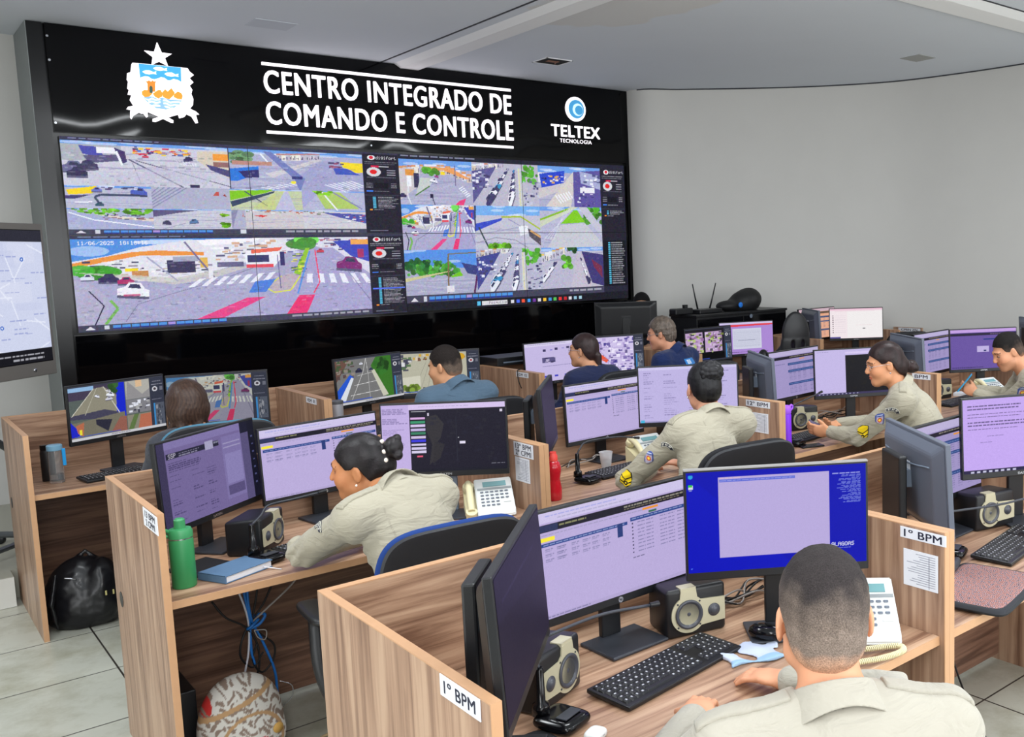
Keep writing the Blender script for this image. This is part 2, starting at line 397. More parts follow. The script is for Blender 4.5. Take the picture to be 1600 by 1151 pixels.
CREST = {'star':[(0.652,3.477),(0.677,3.407),(0.743,3.406),(0.695,3.37),(0.71,3.317),(0.657,3.342),(0.605,3.313),(0.617,3.37),(0.566,3.409),(0.629,3.407)],
'sil':[(0.484,3.314),(0.516,3.315),(0.522,3.315),(0.794,3.315),(0.806,3.314),(0.839,3.315),(0.851,3.292),(0.878,3.269),(0.847,3.243),(0.871,3.215),(0.843,3.188),(0.859,3.16),(0.85,3.129),(0.861,3.093),(0.855,3.05),(0.833,3.021),(0.871,3.003),(0.892,2.983),(0.869,2.981),(0.879,2.921),(0.864,2.917),(0.84,2.964),(0.807,2.979),(0.789,2.957),(0.757,2.945),(0.751,2.972),(0.683,2.946),(0.715,2.927),(0.713,2.909),(0.697,2.911),(0.65,2.934),(0.599,2.907),(0.58,2.909),(0.582,2.929),(0.624,2.947),(0.551,2.977),(0.551,2.942),(0.542,2.935),(0.524,2.963),(0.513,2.96),(0.498,2.967),(0.459,2.941),(0.446,2.916),(0.438,2.928),(0.446,2.981),(0.421,2.985),(0.433,3.003),(0.467,3.012),(0.447,3.051),(0.46,3.087),(0.437,3.088),(0.447,3.121),(0.438,3.132),(0.447,3.179),(0.44,3.193),(0.446,3.237),(0.468,3.248),(0.477,3.299)],
'sky':[(0.521,3.312),(0.794,3.313),(0.788,3.21),(0.765,3.223),(0.738,3.226),(0.715,3.213),(0.699,3.213),(0.679,3.229),(0.657,3.231),(0.635,3.219),(0.615,3.211),(0.597,3.212),(0.577,3.226),(0.556,3.228),(0.523,3.213)],
'f1':[(0.611,3.289),(0.63,3.3),(0.658,3.303),(0.681,3.293),(0.702,3.301),(0.697,3.289),(0.701,3.278),(0.68,3.281),(0.655,3.274),(0.629,3.277)],
'f2':[(0.54,3.257),(0.559,3.268),(0.585,3.271),(0.609,3.261),(0.63,3.268),(0.625,3.257),(0.629,3.246),(0.608,3.25),(0.583,3.242),(0.557,3.245)],
'f3':[(0.681,3.256),(0.701,3.268),(0.728,3.271),(0.752,3.259),(0.774,3.266),(0.769,3.254),(0.773,3.244),(0.751,3.247),(0.726,3.241),(0.699,3.244)],
'tower':[(0.553,3.199),(0.564,3.191),(0.577,3.199),(0.59,3.192),(0.601,3.201),(0.61,3.194),(0.623,3.203),(0.616,3.181),(0.611,3.122),(0.563,3.12),(0.566,3.176)],
'door':[(0.576,3.151),(0.586,3.164),(0.596,3.153),(0.594,3.111),(0.574,3.112)],
'h1':[(0.525,3.117),(0.542,3.129),(0.563,3.129),(0.594,3.108),(0.571,3.085),(0.541,3.078),(0.526,3.093)],
'h2':[(0.594,3.108),(0.628,3.135),(0.647,3.139),(0.658,3.117),(0.654,3.093),(0.629,3.076),(0.608,3.086)],
'h3':[(0.657,3.123),(0.677,3.146),(0.693,3.132),(0.719,3.159),(0.739,3.127),(0.729,3.106),(0.699,3.076),(0.672,3.083),(0.657,3.093)],
'h4':[(0.735,3.118),(0.759,3.138),(0.78,3.131),(0.79,3.111),(0.782,3.083),(0.754,3.084),(0.728,3.096)],
'sea':[(0.533,3.075),(0.581,3.089),(0.623,3.075),(0.651,3.085),(0.699,3.076),(0.732,3.076),(0.782,3.077),(0.768,3.049),(0.727,3.018),(0.671,3.001),(0.607,3.006),(0.561,3.037)],
'w1':[(0.54,3.07),(0.563,3.064),(0.586,3.078),(0.612,3.068),(0.639,3.075),(0.639,3.067),(0.611,3.059),(0.585,3.068),(0.563,3.054)],
'w2':[(0.559,3.046),(0.584,3.057),(0.61,3.047),(0.638,3.056),(0.637,3.046),(0.609,3.038),(0.583,3.046),(0.567,3.038)],
'w3':[(0.582,3.024),(0.609,3.033),(0.635,3.027),(0.635,3.019),(0.608,3.018),(0.589,3.017)],
'w4':[(0.658,3.069),(0.677,3.074),(0.703,3.058),(0.731,3.065),(0.775,3.065),(0.769,3.055),(0.73,3.055),(0.702,3.048),(0.676,3.062),(0.657,3.06)],
'w5':[(0.659,3.049),(0.675,3.052),(0.701,3.037),(0.729,3.044),(0.76,3.043),(0.751,3.034),(0.728,3.034),(0.701,3.026),(0.674,3.041),(0.658,3.04)],
'w6':[(0.662,3.025),(0.679,3.028),(0.7,3.016),(0.722,3.02),(0.705,3.011),(0.683,3.013),(0.667,3.018)]}

# ---------------------------------------------------------------- shared materials
W_LT = wood('wood_across', 'x', rgb(172, 136, 110), rgb(122, 88, 68), rgb(196, 162, 134))
W_UP = wood('wood_upright', 'z', rgb(166, 132, 108), rgb(128, 96, 76), rgb(188, 156, 130))
W_DK = wood('wood_modesty', 'x', rgb(120, 88, 72), rgb(88, 62, 50), rgb(142, 108, 88))
EDGE = mat('edge_band', rgb(196, 152, 114), .4, noise=.07, nscale=30)
BLK = mat('black_plastic', rgb(24, 25, 28), .38, noise=.1, bump=.08, bscale=600)
BLKG = mat('black_gloss', rgb(10, 10, 13), .14, spec=.4)
DGR = mat('charcoal_plastic', rgb(52, 55, 62), .42, noise=.06)
GRY = mat('slate_grey_plastic', rgb(112, 124, 140), .4)
SILV = mat('silver_metal', rgb(190, 192, 198), .25, metal=.9)
WHT = mat('white_plastic', rgb(226, 228, 226), .4)
CREAM = mat('cream_plastic', rgb(228, 218, 176), .42)
PAPER = mat('white_paper', rgb(228, 230, 236), .7, noise=.03)
INK = mat('ink', rgb(28, 30, 52), .6)
GOLD = mat('champagne_plate', rgb(190, 184, 156), .38, metal=.15)
CONE = mat('speaker_cone', rgb(66, 68, 76), .45, coat=.2)
CABLE = mat('cable_black', rgb(20, 20, 22), .5)
SCREEN = attr_mat('lit_screen', rough=.45, emission=True, spec=.08, strength=1.0)
GLOW = mat('backlit_white', rgb(250, 240, 248), .5, emit=(1.0, .95, 1.0), estr=1.25)

def struct(o): o['kind'] = 'structure'; return o

# ---------------------------------------------------------------- room
CZ = 3.53
def tile_mat():
    m = bpy.data.materials.new('floor_tiles'); m.use_nodes = True; nt = m.node_tree; b = nt.nodes['Principled BSDF']
    g = nt.nodes.new('ShaderNodeNewGeometry'); sp = nt.nodes.new('ShaderNodeSeparateXYZ'); nt.links.new(g.outputs['Position'], sp.inputs[0])
    def joint(out, org, per):
        a = nt.nodes.new('ShaderNodeMath'); a.operation = 'SUBTRACT'; a.inputs[1].default_value = org-per*40; nt.links.new(out, a.inputs[0])
        d = nt.nodes.new('ShaderNodeMath'); d.operation = 'DIVIDE'; d.inputs[1].default_value = per; nt.links.new(a.outputs[0], d.inputs[0])
        f = nt.nodes.new('ShaderNodeMath'); f.operation = 'FRACT'; nt.links.new(d.outputs[0], f.inputs[0])
        s = nt.nodes.new('ShaderNodeMath'); s.operation = 'SUBTRACT'; s.inputs[1].default_value = .5; nt.links.new(f.outputs[0], s.inputs[0])
        ab = nt.nodes.new('ShaderNodeMath'); ab.operation = 'ABSOLUTE'; nt.links.new(s.outputs[0], ab.inputs[0])
        gt = nt.nodes.new('ShaderNodeMath'); gt.operation = 'GREATER_THAN'; gt.inputs[1].default_value = .4935; nt.links.new(ab.outputs[0], gt.inputs[0])
        return gt.outputs[0]
    mx = nt.nodes.new('ShaderNodeMath'); mx.operation = 'MAXIMUM'
    nt.links.new(joint(sp.outputs['X'], -.405, .6275), mx.inputs[0]); nt.links.new(joint(sp.outputs['Y'], -2.285, .605), mx.inputs[1])
    n = nt.nodes.new('ShaderNodeTexNoise'); n.inputs['Scale'].default_value = 3.; n.inputs['Detail'].default_value = 8; n.inputs['Roughness'].default_value = .7
    nt.links.new(g.outputs['Position'], n.inputs['Vector'])
    cr = nt.nodes.new('ShaderNodeValToRGB'); e = cr.color_ramp.elements
    e[0].position = .3; e[0].color = (*rgb(162, 160, 140), 1); e[1].position = .55; e[1].color = (*rgb(196, 197, 184), 1)
    nt.links.new(n.outputs['Fac'], cr.inputs['Fac'])
    mc = nt.nodes.new('ShaderNodeMix'); mc.data_type = 'RGBA'; mc.inputs['B'].default_value = (*rgb(58, 54, 50), 1)
    nt.links.new(mx.outputs[0], mc.inputs['Factor']); nt.links.new(cr.outputs['Color'], mc.inputs['A']); nt.links.new(mc.outputs['Result'], b.inputs['Base Color'])
    b.inputs['Roughness'].default_value = .32
    return m
TILE = tile_mat()
WALL = mat('painted_wall', rgb(204, 203, 199), .75, noise=.03, nscale=3, bump=.1, bscale=90)
CEIL = mat('painted_ceiling', rgb(220, 226, 234), .85, noise=.02, nscale=2)
CEILT = mat('ceiling_trim', rgb(246, 247, 248), .8)
PLINTH = mat('plinth_white', rgb(214, 214, 208), .5, noise=.04)
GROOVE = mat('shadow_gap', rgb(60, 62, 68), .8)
SIDEG = mat('grey_case', rgb(134, 140, 140), .55)
BACKP = mat('gloss_black_panel', rgb(4, 4, 6), .05, spec=.3)

bm = B(); add_box(bm, (-4.5, -11, -.1), (9.5, 1.0, 0)); struct(obj('floor', bm, TILE))
bm = B(); add_box(bm, (-4.5, -11, CZ), (9.5, 1.2, CZ+.1))
o = struct(obj('ceiling', bm, CEIL))
def stain():
    nt = CEIL.node_tree; b = nt.nodes['Principled BSDF']; src = b.inputs['Base Color'].links[0].from_socket
    g = nt.nodes.new('ShaderNodeNewGeometry'); mp = nt.nodes.new('ShaderNodeMapping'); mp.inputs['Location'].default_value = (-3.05, 2.45, -CZ); nt.links.new(g.outputs['Position'], mp.inputs['Vector'])
    mp2 = nt.nodes.new('ShaderNodeVectorMath'); mp2.operation = 'MULTIPLY'; mp2.inputs[1].default_value = (1.6, 1.0, 0); nt.links.new(mp.outputs['Vector'], mp2.inputs[0])
    n = nt.nodes.new('ShaderNodeTexNoise'); n.inputs['Scale'].default_value = 2.5; nt.links.new(g.outputs['Position'], n.inputs['Vector'])
    ad = nt.nodes.new('ShaderNodeVectorMath'); ad.operation = 'MULTIPLY_ADD'; ad.inputs[1].default_value = (.7, .7, 0); nt.links.new(n.outputs['Color'], ad.inputs[0]); nt.links.new(mp2.outputs[0], ad.inputs[2])
    ln = nt.nodes.new('ShaderNodeVectorMath'); ln.operation = 'LENGTH'; nt.links.new(ad.outputs[0], ln.inputs[0])
    cr = nt.nodes.new('ShaderNodeValToRGB'); cr.color_ramp.elements[0].position = .80; cr.color_ramp.elements[0].color = (.5, .5, .5, 1); cr.color_ramp.elements[1].position = .86; cr.color_ramp.elements[1].color = (0, 0, 0, 1)
    nt.links.new(ln.outputs['Value'], cr.inputs['Fac'])
    mc = nt.nodes.new('ShaderNodeMix'); mc.data_type = 'RGBA'; mc.inputs['B'].default_value = (*rgb(218, 212, 202), 1)
    nt.links.new(cr.outputs['Color'], mc.inputs['Factor']); nt.links.new(src, mc.inputs['A']); nt.links.new(mc.outputs['Result'], b.inputs['Base Color'])
stain()
# the back wall behind the video wall, the left wall, the curved wall and the wall behind the photographer
bm = B(); add_box(bm, (-4.5, .56, 0), (5.2, .7, CZ)); struct(obj('wall_back', bm, WALL))
bm = B(); add_box(bm, (-4.5, -11, 0), (-4.35, .6, CZ)); struct(obj('wall_left', bm, WALL))
bm = B(); add_box(bm, (-4.4, -11.1, 0), (9.5, -10.95, CZ)); struct(obj('wall_front', bm, WALL))
cp = smooth_path([(4.93, .6, 0), (4.95, -.14, 0), (5.3, -.4, 0), (5.84, -.83, 0), (6.36, -1.32, 0), (6.80, -1.93, 0), (7.0, -2.6, 0), (7.10, -3.3, 0), (7.15, -4.3, 0), (7.1, -5.6, 0), (6.95, -7.2, 0), (6.8, -11., 0)], 6)
bm = B(); prev = None
for i, p in enumerate(cp):
    d = (cp[min(i+1, len(cp)-1)]-cp[max(i-1, 0)]).normalized(); nrm = Vector((-d.y, d.x, 0))
    q = p+nrm*.12
    col = [bm.verts.new((p.x, p.y, 0)), bm.verts.new((p.x, p.y, CZ)), bm.verts.new((q.x, q.y, CZ)), bm.verts.new((q.x, q.y, 0))]
    if prev:
        for k in range(4): bm.faces.new([prev[k], prev[(k+1) % 4], col[(k+1) % 4], col[k]])
    prev = col
struct(obj('wall_right', bm, WALL, smooth=True))
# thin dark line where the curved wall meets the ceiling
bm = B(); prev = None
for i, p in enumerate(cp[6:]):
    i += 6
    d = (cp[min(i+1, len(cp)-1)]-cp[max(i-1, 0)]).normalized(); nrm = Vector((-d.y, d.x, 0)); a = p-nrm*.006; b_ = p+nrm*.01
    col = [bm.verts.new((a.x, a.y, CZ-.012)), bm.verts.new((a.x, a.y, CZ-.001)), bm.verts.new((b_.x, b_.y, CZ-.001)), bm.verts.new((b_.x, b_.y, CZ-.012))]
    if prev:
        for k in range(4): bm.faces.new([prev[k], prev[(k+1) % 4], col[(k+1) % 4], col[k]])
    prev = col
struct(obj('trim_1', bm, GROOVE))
# raised platform along the video wall
bm = B(); add_box(bm, (-4.35, -1.52, .001), (-.64, .56, .17)); add_box(bm, (-.64, -1.36, .001), (5.2, .56, .17)); add_box(bm, (5.2, -1.36, .001), (5.9, -.95, .17))
struct(obj('floor_platform', bm, [mat('platform_tile', rgb(168, 166, 152), .35, noise=.05, nscale=4)]))
bm = B(); add_box(bm, (-4.35, -1.528, 0.002), (-.64, -1.52, .168)); struct(obj('baseboard_platform', bm, PLINTH))
# ceiling: recessed strip with a bright lip and a dark shadow gap
bm = B()
add_prism(bm, [(2.44, CZ+.001), (2.70, CZ-.001), (2.66, CZ-.035), (2.50, CZ-.035)], -3.95, .0)
add_prism(bm, [(3.87, CZ+.001), (4.25, CZ-.001), (4.15, CZ-.03), (3.95, CZ-.03)], -.2, .2, M=Matrix(((0, 20, 0, 6.5), (-1, 0, 0, 0), (0, 0, 1, 0), (0, 0, 0, 1))))
struct(obj('trim_2', bm, CEILT))
bm = B(); add_box(bm, (2.325, -4.25, CZ-.004), (2.34, -.0, CZ+.001)); add_box(bm, (2.325, -4.255, CZ-.004), (7.1, -4.24, CZ+.001)); struct(obj('trim_3', bm, GROOVE))
# open ceiling hole and a closed hatch, faint air outlet
t = thing('ceiling_opening', 'small square dark opening in the ceiling above the video wall sign', 'ceiling opening', (3.49, -.84, CZ))
bm = B(); add_box(bm, (-.125, -.11, -.004), (.125, .11, .0)); obj('cavity', bm, mat('cavity', rgb(12, 10, 9), .9), t)
bm = B(); add_box(bm, (-.06, -.03, -.0065), (.05, .02, -.004)); add_cyl(bm, (.02, -.04, -.007), (.06, .06, -.007), .004); obj('exposed_fitting', bm, mat('fitting', rgb(150, 104, 78), .6), t)
bm = B()
for a in ((-.132, -.118, .132, -.108), (-.132, .108, .132, .118), (-.132, -.118, -.122, .118), (.122, -.118, .132, .118)): add_box(bm, (a[0], a[1], -.006), (a[2], a[3], 0))
obj('rim', bm, CEILT, t)
t = thing('ceiling_hatch', 'closed grey square hatch in the ceiling near the curved wall', 'hatch', (6.05, -2.79, CZ))
bm = B(); add_box(bm, (-.125, -.105, -.004), (.125, .105, 0)); obj('cover', bm, mat('hatch_grey', rgb(168, 170, 168), .7), t)
t = thing('ceiling_outlet', 'pale flush air outlet in the ceiling left of the lettered sign', 'air outlet', (1.2, -.79, CZ))
bm = B(); add_box(bm, (-.14, -.12, -.003), (.14, .12, 0)); obj('cover', bm, mat('outlet_pale', rgb(206, 212, 221), .8), t)

# ---------------------------------------------------------------- video wall case and sign
wc = thing('video_wall_case', 'tall gloss black case holding the video wall, its sign panel and grey side', 'wall case', (2.41, 0, 0))
bm = B(); ox = -2.41
add_box(bm, (-.125+ox, .03, .17), (4.97+ox, .1, CZ-.002)); obj('backing', bm, BLKG, wc)
bm = B()
def wavy(x0, x1, z0, z1, y=0.):
    n, mz = 60, 12; vs = []
    for i in range(n+1):
        row = []
        for j in range(mz+1):
            x = x0+(x1-x0)*i/n; z = z0+(z1-z0)*j/mz
            a = math.sin(PI*min(1, (z-z0)/(z1-z0)))
            row.append(bm.verts.new((x+ox, y+.0022*a*math.sin(x*4.1+1.)+.0014*a*math.sin(x*9.7), z)))
        vs.append(row)
    for i in range(n):
        for j in range(mz): bm.faces.new([vs[i][j], vs[i+1][j], vs[i+1][j+1], vs[i][j+1]]).smooth = True
wavy(-.02, 4.97, 2.80, CZ-.004)
add_box(bm, (-.02+ox, .006, 2.80), (4.97+ox, .03, CZ-.004)); obj('sign_panel', bm, BACKP, wc)
bm = B(); add_box(bm, (-.02+ox, 0, .18), (4.93+ox, .03, 1.39)); obj('lower_panel', bm, BACKP, wc)
bm = B(); add_box(bm, (-.125+ox, .0, .17), (-.035+ox, .03, CZ-.004)); obj('left_strip', bm, mat('strip_black', rgb(16, 17, 19), .22), wc)
bm = B(); add_box(bm, (-.129+ox, .0, .17), (-.125+ox, .56, CZ-.004)); obj('left_side', bm, SIDEG, wc)
bm = B(); add_box(bm, (4.885+ox, .0, 1.39), (4.97+ox, .03, 2.80)); add_box(bm, (4.93+ox, .0, .18), (4.97+ox, .03, 1.39)); obj('right_strip', bm, BACKP, wc)
bm = B()
bm.free()
for xx, z in ((-.01, 3.44), (-.01, 3.28), (-.01, 2.86), (2.2, 2.83)):
    bm = B(); add_cyl(bm, (xx+ox, -.003, z), (xx+ox, 0, z), .008, n=12); obj('fixing', bm, SILV, wc)
def sign_text(s, x, z, w, h, bold, y=-.007, name='lettering', parent=None, m=None, ex=.006):
    t = text_bm(s, 1., ex, bold, 1.11, width=w, height=h); bm = B(); merge(bm, t, Matrix.Translation((x, y, z)) @ UPRIGHT); return obj(name, bm, m or GLOW, parent)
s1 = thing('lettered_sign', 'backlit white words CENTRO INTEGRADO DE COMANDO E CONTROLE between two bars', 'sign', (2.46, 0, 2.9))
sign_text('CENTRO INTEGRADO DE', 1.372-2.46, 3.185-2.9, 2.188, .178, .019, parent=s1)
sign_text('COMANDO E CONTROLE', 1.372-2.46, 2.948-2.9, 2.196, .178, .019, parent=s1)
for z in (3.409, 2.887):
    bm = B(); add_box(bm, (1.366-2.46, -.014, z-2.9-.011), (3.56-2.46, -.001, z-2.9+.011)); obj('bar', bm, GLOW, s1)
s2 = thing('company_sign', 'backlit white word with globe emblem at the right end of the black panel', 'sign', (4.28, 0, 2.96))
sign_text('TELTEX', 3.99-4.28, 3.022-2.96, .575, .112, .026, y=-.004, parent=s2, ex=.003)
sign_text('TECNOLOGIA', 4.085-4.28, 2.966-2.96, .375, .036, .0, y=-.003, parent=s2, ex=.0015)
bm = B(); g = B(); bl = mat('globe_blue', rgb(60, 140, 190), .3, emit=rgb(70, 150, 200), estr=.8)
def disc(bm, cx, cz, r, y, th=.006, rx=None, n=32): add_prism(bm, [(cx+(rx or r)*math.cos(2*PI*i/n), cz+r*math.sin(2*PI*i/n)) for i in range(n)], y, y+th)
disc(bm, 0, .335, .118, -.012, .011); obj('emblem_ring', bm, GLOW, s2)
bm = B(); disc(bm, .005, .335, .09, -.016, .004); obj('emblem_globe', bm, bl, s2)
bm = B(); disc(bm, .02, .33, .06, -.020, .004); obj('emblem_crescent', bm, mat('globe_pale', rgb(190, 225, 240), .3, emit=rgb(200, 230, 245), estr=.9), s2)
bm = B(); disc(bm, .03, .325, .045, -.024, .004); obj('emblem_core', bm, bl, s2)
s3 = thing('coat_of_arms', 'backlit crest with star, three white fish, orange castle and blue waves', 'emblem', (.65, 0, 2.9))
def crest(name, keys, m, y, th):
    bm = B()
    for k in keys: add_prism(bm, [(x-.65, z-2.9) for x, z in CREST[k]], y, y+th)
    obj(name, bm, m, s3)
E_ = lambda n, c, s=.9: mat(n, rgb(*c), .5, emit=rgb(*c), estr=s)
crest('star', ['star'], GLOW, -.016, .014); crest('wreath', ['sil'], GLOW, -.014, .013)
crest('sky_field', ['sky'], E_('crest_sky', (64, 160, 216)), -.017, .003); crest('fish', ['f1', 'f2', 'f3'], GLOW, -.020, .003)
crest('hills', ['h1', 'h2', 'h3', 'h4'], E_('crest_orange', (240, 148, 48)), -.017, .003); crest('castle', ['tower'], E_('crest_castle', (226, 130, 44)), -.019, .004)
crest('castle_door', ['door'], E_('crest_door', (60, 84, 70)), -.022, .003); crest('sea_field', ['sea'], E_('crest_sea', (130, 174, 220)), -.0165, .0025)
crest('waves', ['w1', 'w2', 'w3', 'w4', 'w5', 'w6'], GLOW, -.020, .003)

# ---------------------------------------------------------------- street pictures
ROAD = (176, 176, 206); WH = (240, 243, 255); DK = (52, 50, 82)
def grain(c, n=260):
    c.speck(0, .12, .99, .99, n, [(250, 250, 255), (60, 58, 90), (140, 138, 176), (214, 212, 226), (120, 110, 120)], (.003, .022), .22)
def cars(c, L):
    for u, v, s, col, a in L:
        co, si = math.cos(a), math.sin(a); asp = c.w/c.h
        def q(x, y): return (u+(x*co-y*si)*s, v+(x*si+y*co)*s*asp)
        c.poly([q(-1, .55), q(1, .55), q(1, .2), q(-1, .2)], (60, 58, 88), .7)
        c.poly([q(-1, .35), q(-1, -.1), q(-.5, -.3), q(-.3, -.6), q(.45, -.6), q(.7, -.25), q(1, -.1), q(1, .35)], col)
        c.poly([q(-.35, -.2), q(-.2, -.5), q(.35, -.5), q(.5, -.2)], (60, 62, 96))
def cross(c, pts, n, al=.9):
    (a, b), (d, e) = pts   # a->b one long side, d->e the other
    for i in range(n):
        t0, t1 = i/n, (i+.5)/n; L = lambda p, q, t: (p[0]+(q[0]-p[0])*t, p[1]+(q[1]-p[1])*t)
        c.poly([L(a, b, t0), L(a, b, t1), L(d, e, t1), L(d, e, t0)], WH, al)
def houses(c, pts, n, roof=(226, 150, 90), h=.12):
    for i in range(n):
        t = i/n; k = t*(len(pts)-1); j = int(k); f = k-j; u = pts[j][0]*(1-f)+pts[j+1][0]*f; v = pts[j][1]*(1-f)+pts[j+1][1]*f; w = random.uniform(.6, 1.3)*(pts[-1][0]-pts[0][0])/n
        c.rect(u, max(0, v-h), min(1, u+w), v, random.choice([(228, 228, 240), (205, 205, 222), (236, 232, 225), (190, 186, 205), (215, 200, 190)]))
        c.rect(u, max(0, v-h*1.25), min(1, u+w), v-h, random.choice([roof, (240, 240, 250), (200, 120, 80), roof]), .9)
        for _ in range(3):
            uu = u+random.uniform(0, w*.8); c.rect(uu, v-h*random.uniform(.3, .85), uu+w*.16, v-h*random.uniform(.05, .25), (70, 66, 96), .8)
def trees(c, u0, v0, u1, v1, n, g=(96, 180, 60)):
    for _ in range(n):
        u, v = random.uniform(u0, u1), random.uniform(v0, v1); r = random.uniform(.02, .05); k = random.uniform(.55, 1.15)
        c.ell(u, v, r, r*1.6, tuple(min(255, x*k) for x in g), .9)
def base(c, sky=.15, road=ROAD, skyc=(110, 160, 232)):
    c.rect(0, 0, 1, 1, road); c.rect(0, 0, 1, sky, skyc)
    for _ in range(5): c.ell(random.random(), random.random()*sky, .1, .03, WH, .5)
    for _ in range(10):
        v = random.uniform(sky+.2, 1); c.pl([(random.uniform(-.2, .3), v), (random.uniform(.6, 1.2), v+random.uniform(-.25, .25))], random.choice([(150, 150, 186), (196, 196, 220)]), c.h*.03, .5)
def main_street(c, date=True):
    """street corner seen from a high pole: row of white houses left, bus, median and two red lanes right"""
    c.rect(0, 0, 1, 1, (172, 171, 206)); c.poly([(0, 0), (.55, 0), (.35, .08), (0, .28)], (86, 146, 226)); c.ell(.05, .14, .06, .06, (180, 205, 245), .8); c.ell(.3, .04, .12, .03, WH, .7)
    c.poly([(0, .26), (.1, .2), (.2, .1), (.35, .02), (.62, .0), (.75, .0), (.78, .12), (.62, .25), (.52, .32), (.4, .44), (.28, .52), (.16, .5), (0, .36)], (226, 226, 238))
    c.poly([(0, .28), (.08, .22), (.17, .16), (.25, .14), (.4, .17), (.4, .21), (.2, .2), (.05, .3), (0, .33)], (238, 150, 72)); c.poly([(.38, .02), (.6, .0), (.56, .06), (.4, .09)], (246, 244, 252))
    c.speck(.02, .24, .4, .42, 60, [(70, 66, 100), (150, 140, 160), (240, 240, 248), (196, 176, 160)], (.008, .03))
    c.rect(.28, .26, .37, .42, (64, 60, 96)); c.rect(.3, .22, .38, .28, (170, 172, 196)); c.rect(.15, .35, .19, .39, (248, 222, 40)); c.rect(.17, .38, .22, .46, (200, 140, 90)); c.rect(.385, .24, .41, .36, (226, 186, 92))
    c.speck(.42, .02, .62, .26, 50, [(246, 246, 252), (196, 200, 220), (90, 86, 120), (214, 170, 140)], (.01, .035))
    trees(c, .02, .36, .13, .42, 9, (80, 190, 60)); c.poly([(0, .38), (.2, .5), (.3, .56), (.42, .5), (.56, .36), (.5, .36), (.3, .48), (.2, .44)], (206, 204, 200), .8)
    cars(c, [(.04, .45, .02, (220, 225, 240), 0), (.1, .47, .03, (60, 52, 96), 0), (.15, .5, .025, (180, 50, 110), 0), (.17, .62, .048, (240, 240, 250), .1)]); c.rect(.14, .655, .19, .68, (200, 60, 110), .7)
    c.poly([(.0, .44), (.06, .56), (.1, .72), (.08, 1), (0, 1)], (184, 180, 206), .6); c.pl([(.04, .6), (.08, .78), (.05, 1)], (40, 36, 70), 2.2); c.pl([(.1, .72), (.12, .82), (.08, 1.)], (110, 190, 70), 5, .8)
    c.pl([(.14, .98), (.18, .78), (.3, .66), (.45, .52), (.58, .36)], (120, 116, 150), 1.2, .8); c.line((.22, .22), (.31, .52), (170, 170, 200), 3); c.line((.34, .04), (.43, .5), (120, 112, 150), 3.4); c.rect(.41, .38, .425, .5, (230, 230, 240))
    # far end
    c.poly([(.62, .0), (1, 0), (1, .5), (.92, .3), (.8, .12), (.7, .06)], (220, 220, 236)); c.speck(.66, .0, 1., .2, 80, [(70, 64, 120), (220, 225, 250), (180, 90, 110), (110, 110, 160)], (.008, .028))
    c.poly([(.86, .05), (1, .03), (1, .34), (.93, .26)], (70, 80, 190)); c.rect(.93, .03, 1, .1, (240, 170, 90)); c.rect(.955, .16, .98, .28, (170, 60, 110))
    c.poly([(.775, .14), (.86, .14), (1., .52), (1, 1), (.55, 1), (.73, .5)], (170, 166, 208)); c.poly([(.6, .3), (.7, .22), (.68, .62), (.6, .62)], (170, 168, 200))
    trees(c, .72, .02, .77, .1, 7, (110, 210, 90)); c.poly([(.755, .14), (.77, .14), (.73, .5), (.7, .5)], (150, 200, 60)); c.speck(.69, .2, .74, .45, 30, [(230, 230, 90), (90, 120, 70), (110, 104, 150)], (.01, .02))
    c.poly([(.60, .62), (.66, .5), (.7, .46), (.73, .5), (.7, .68), (.64, .72)], (190, 176, 190)); c.pl([(.6, .64), (.66, .5)], (220, 220, 70), 2.5); c.pl([(.6, .64), (.63, .71), (.69, .69), (.73, .5)], (220, 226, 80), 2.5)
    cross(c, (((.38, .5), (.66, .44)), ((.34, .6), (.63, .56))), 7); cross(c, (((.755, .48), (1., .5)), ((.75, .6), (1.03, .64))), 6)
    c.poly([(.565, .56), (.64, .53), (.6, .7), (.54, .7)], (84, 130, 222)); c.line((.77, .18), (.715, .74), (90, 150, 226), 3.4); c.line((.79, .16), (.80, .6), (236, 70, 110), 2.6); c.line((.80, .6), (.775, .74), (236, 70, 110), 2.6)
    c.poly([(.535, .76), (.6, .76), (.45, 1), (.36, 1)], (232, 74, 140)); c.poly([(.72, .76), (.78, .76), (.745, 1), (.67, 1)], (234, 60, 120))
    c.poly([(.535, .2), (.61, .17), (.66, .13), (.67, .24), (.635, .38), (.54, .38)], (236, 240, 250)); c.poly([(.56, .15), (.67, .12), (.66, .17), (.56, .2)], (236, 110, 90)); c.rect(.545, .22, .62, .31, (62, 62, 110)); c.rect(.54, .34, .635, .38, (226, 80, 96))
    c.rect(.44, .3, .53, .36, (80, 76, 120), .8); c.line((.65, .22), (.655, .66), (120, 116, 160), 2.4); c.rect(.66, .18, .675, .36, (60, 56, 110)); cars(c, [(.92, .37, .05, (130, 50, 120), .1), (.81, .18, .014, (200, 70, 90), 0)])
    c.pl([(.9, .4), (1, .9)], (110, 106, 150), 2, .6)
    if date: c.text(.02, .03, .056, '11/06/2025', (250, 250, 255), 1.05); c.text(.142, .03, .056, '10:18:16', (250, 250, 255), 1.05)
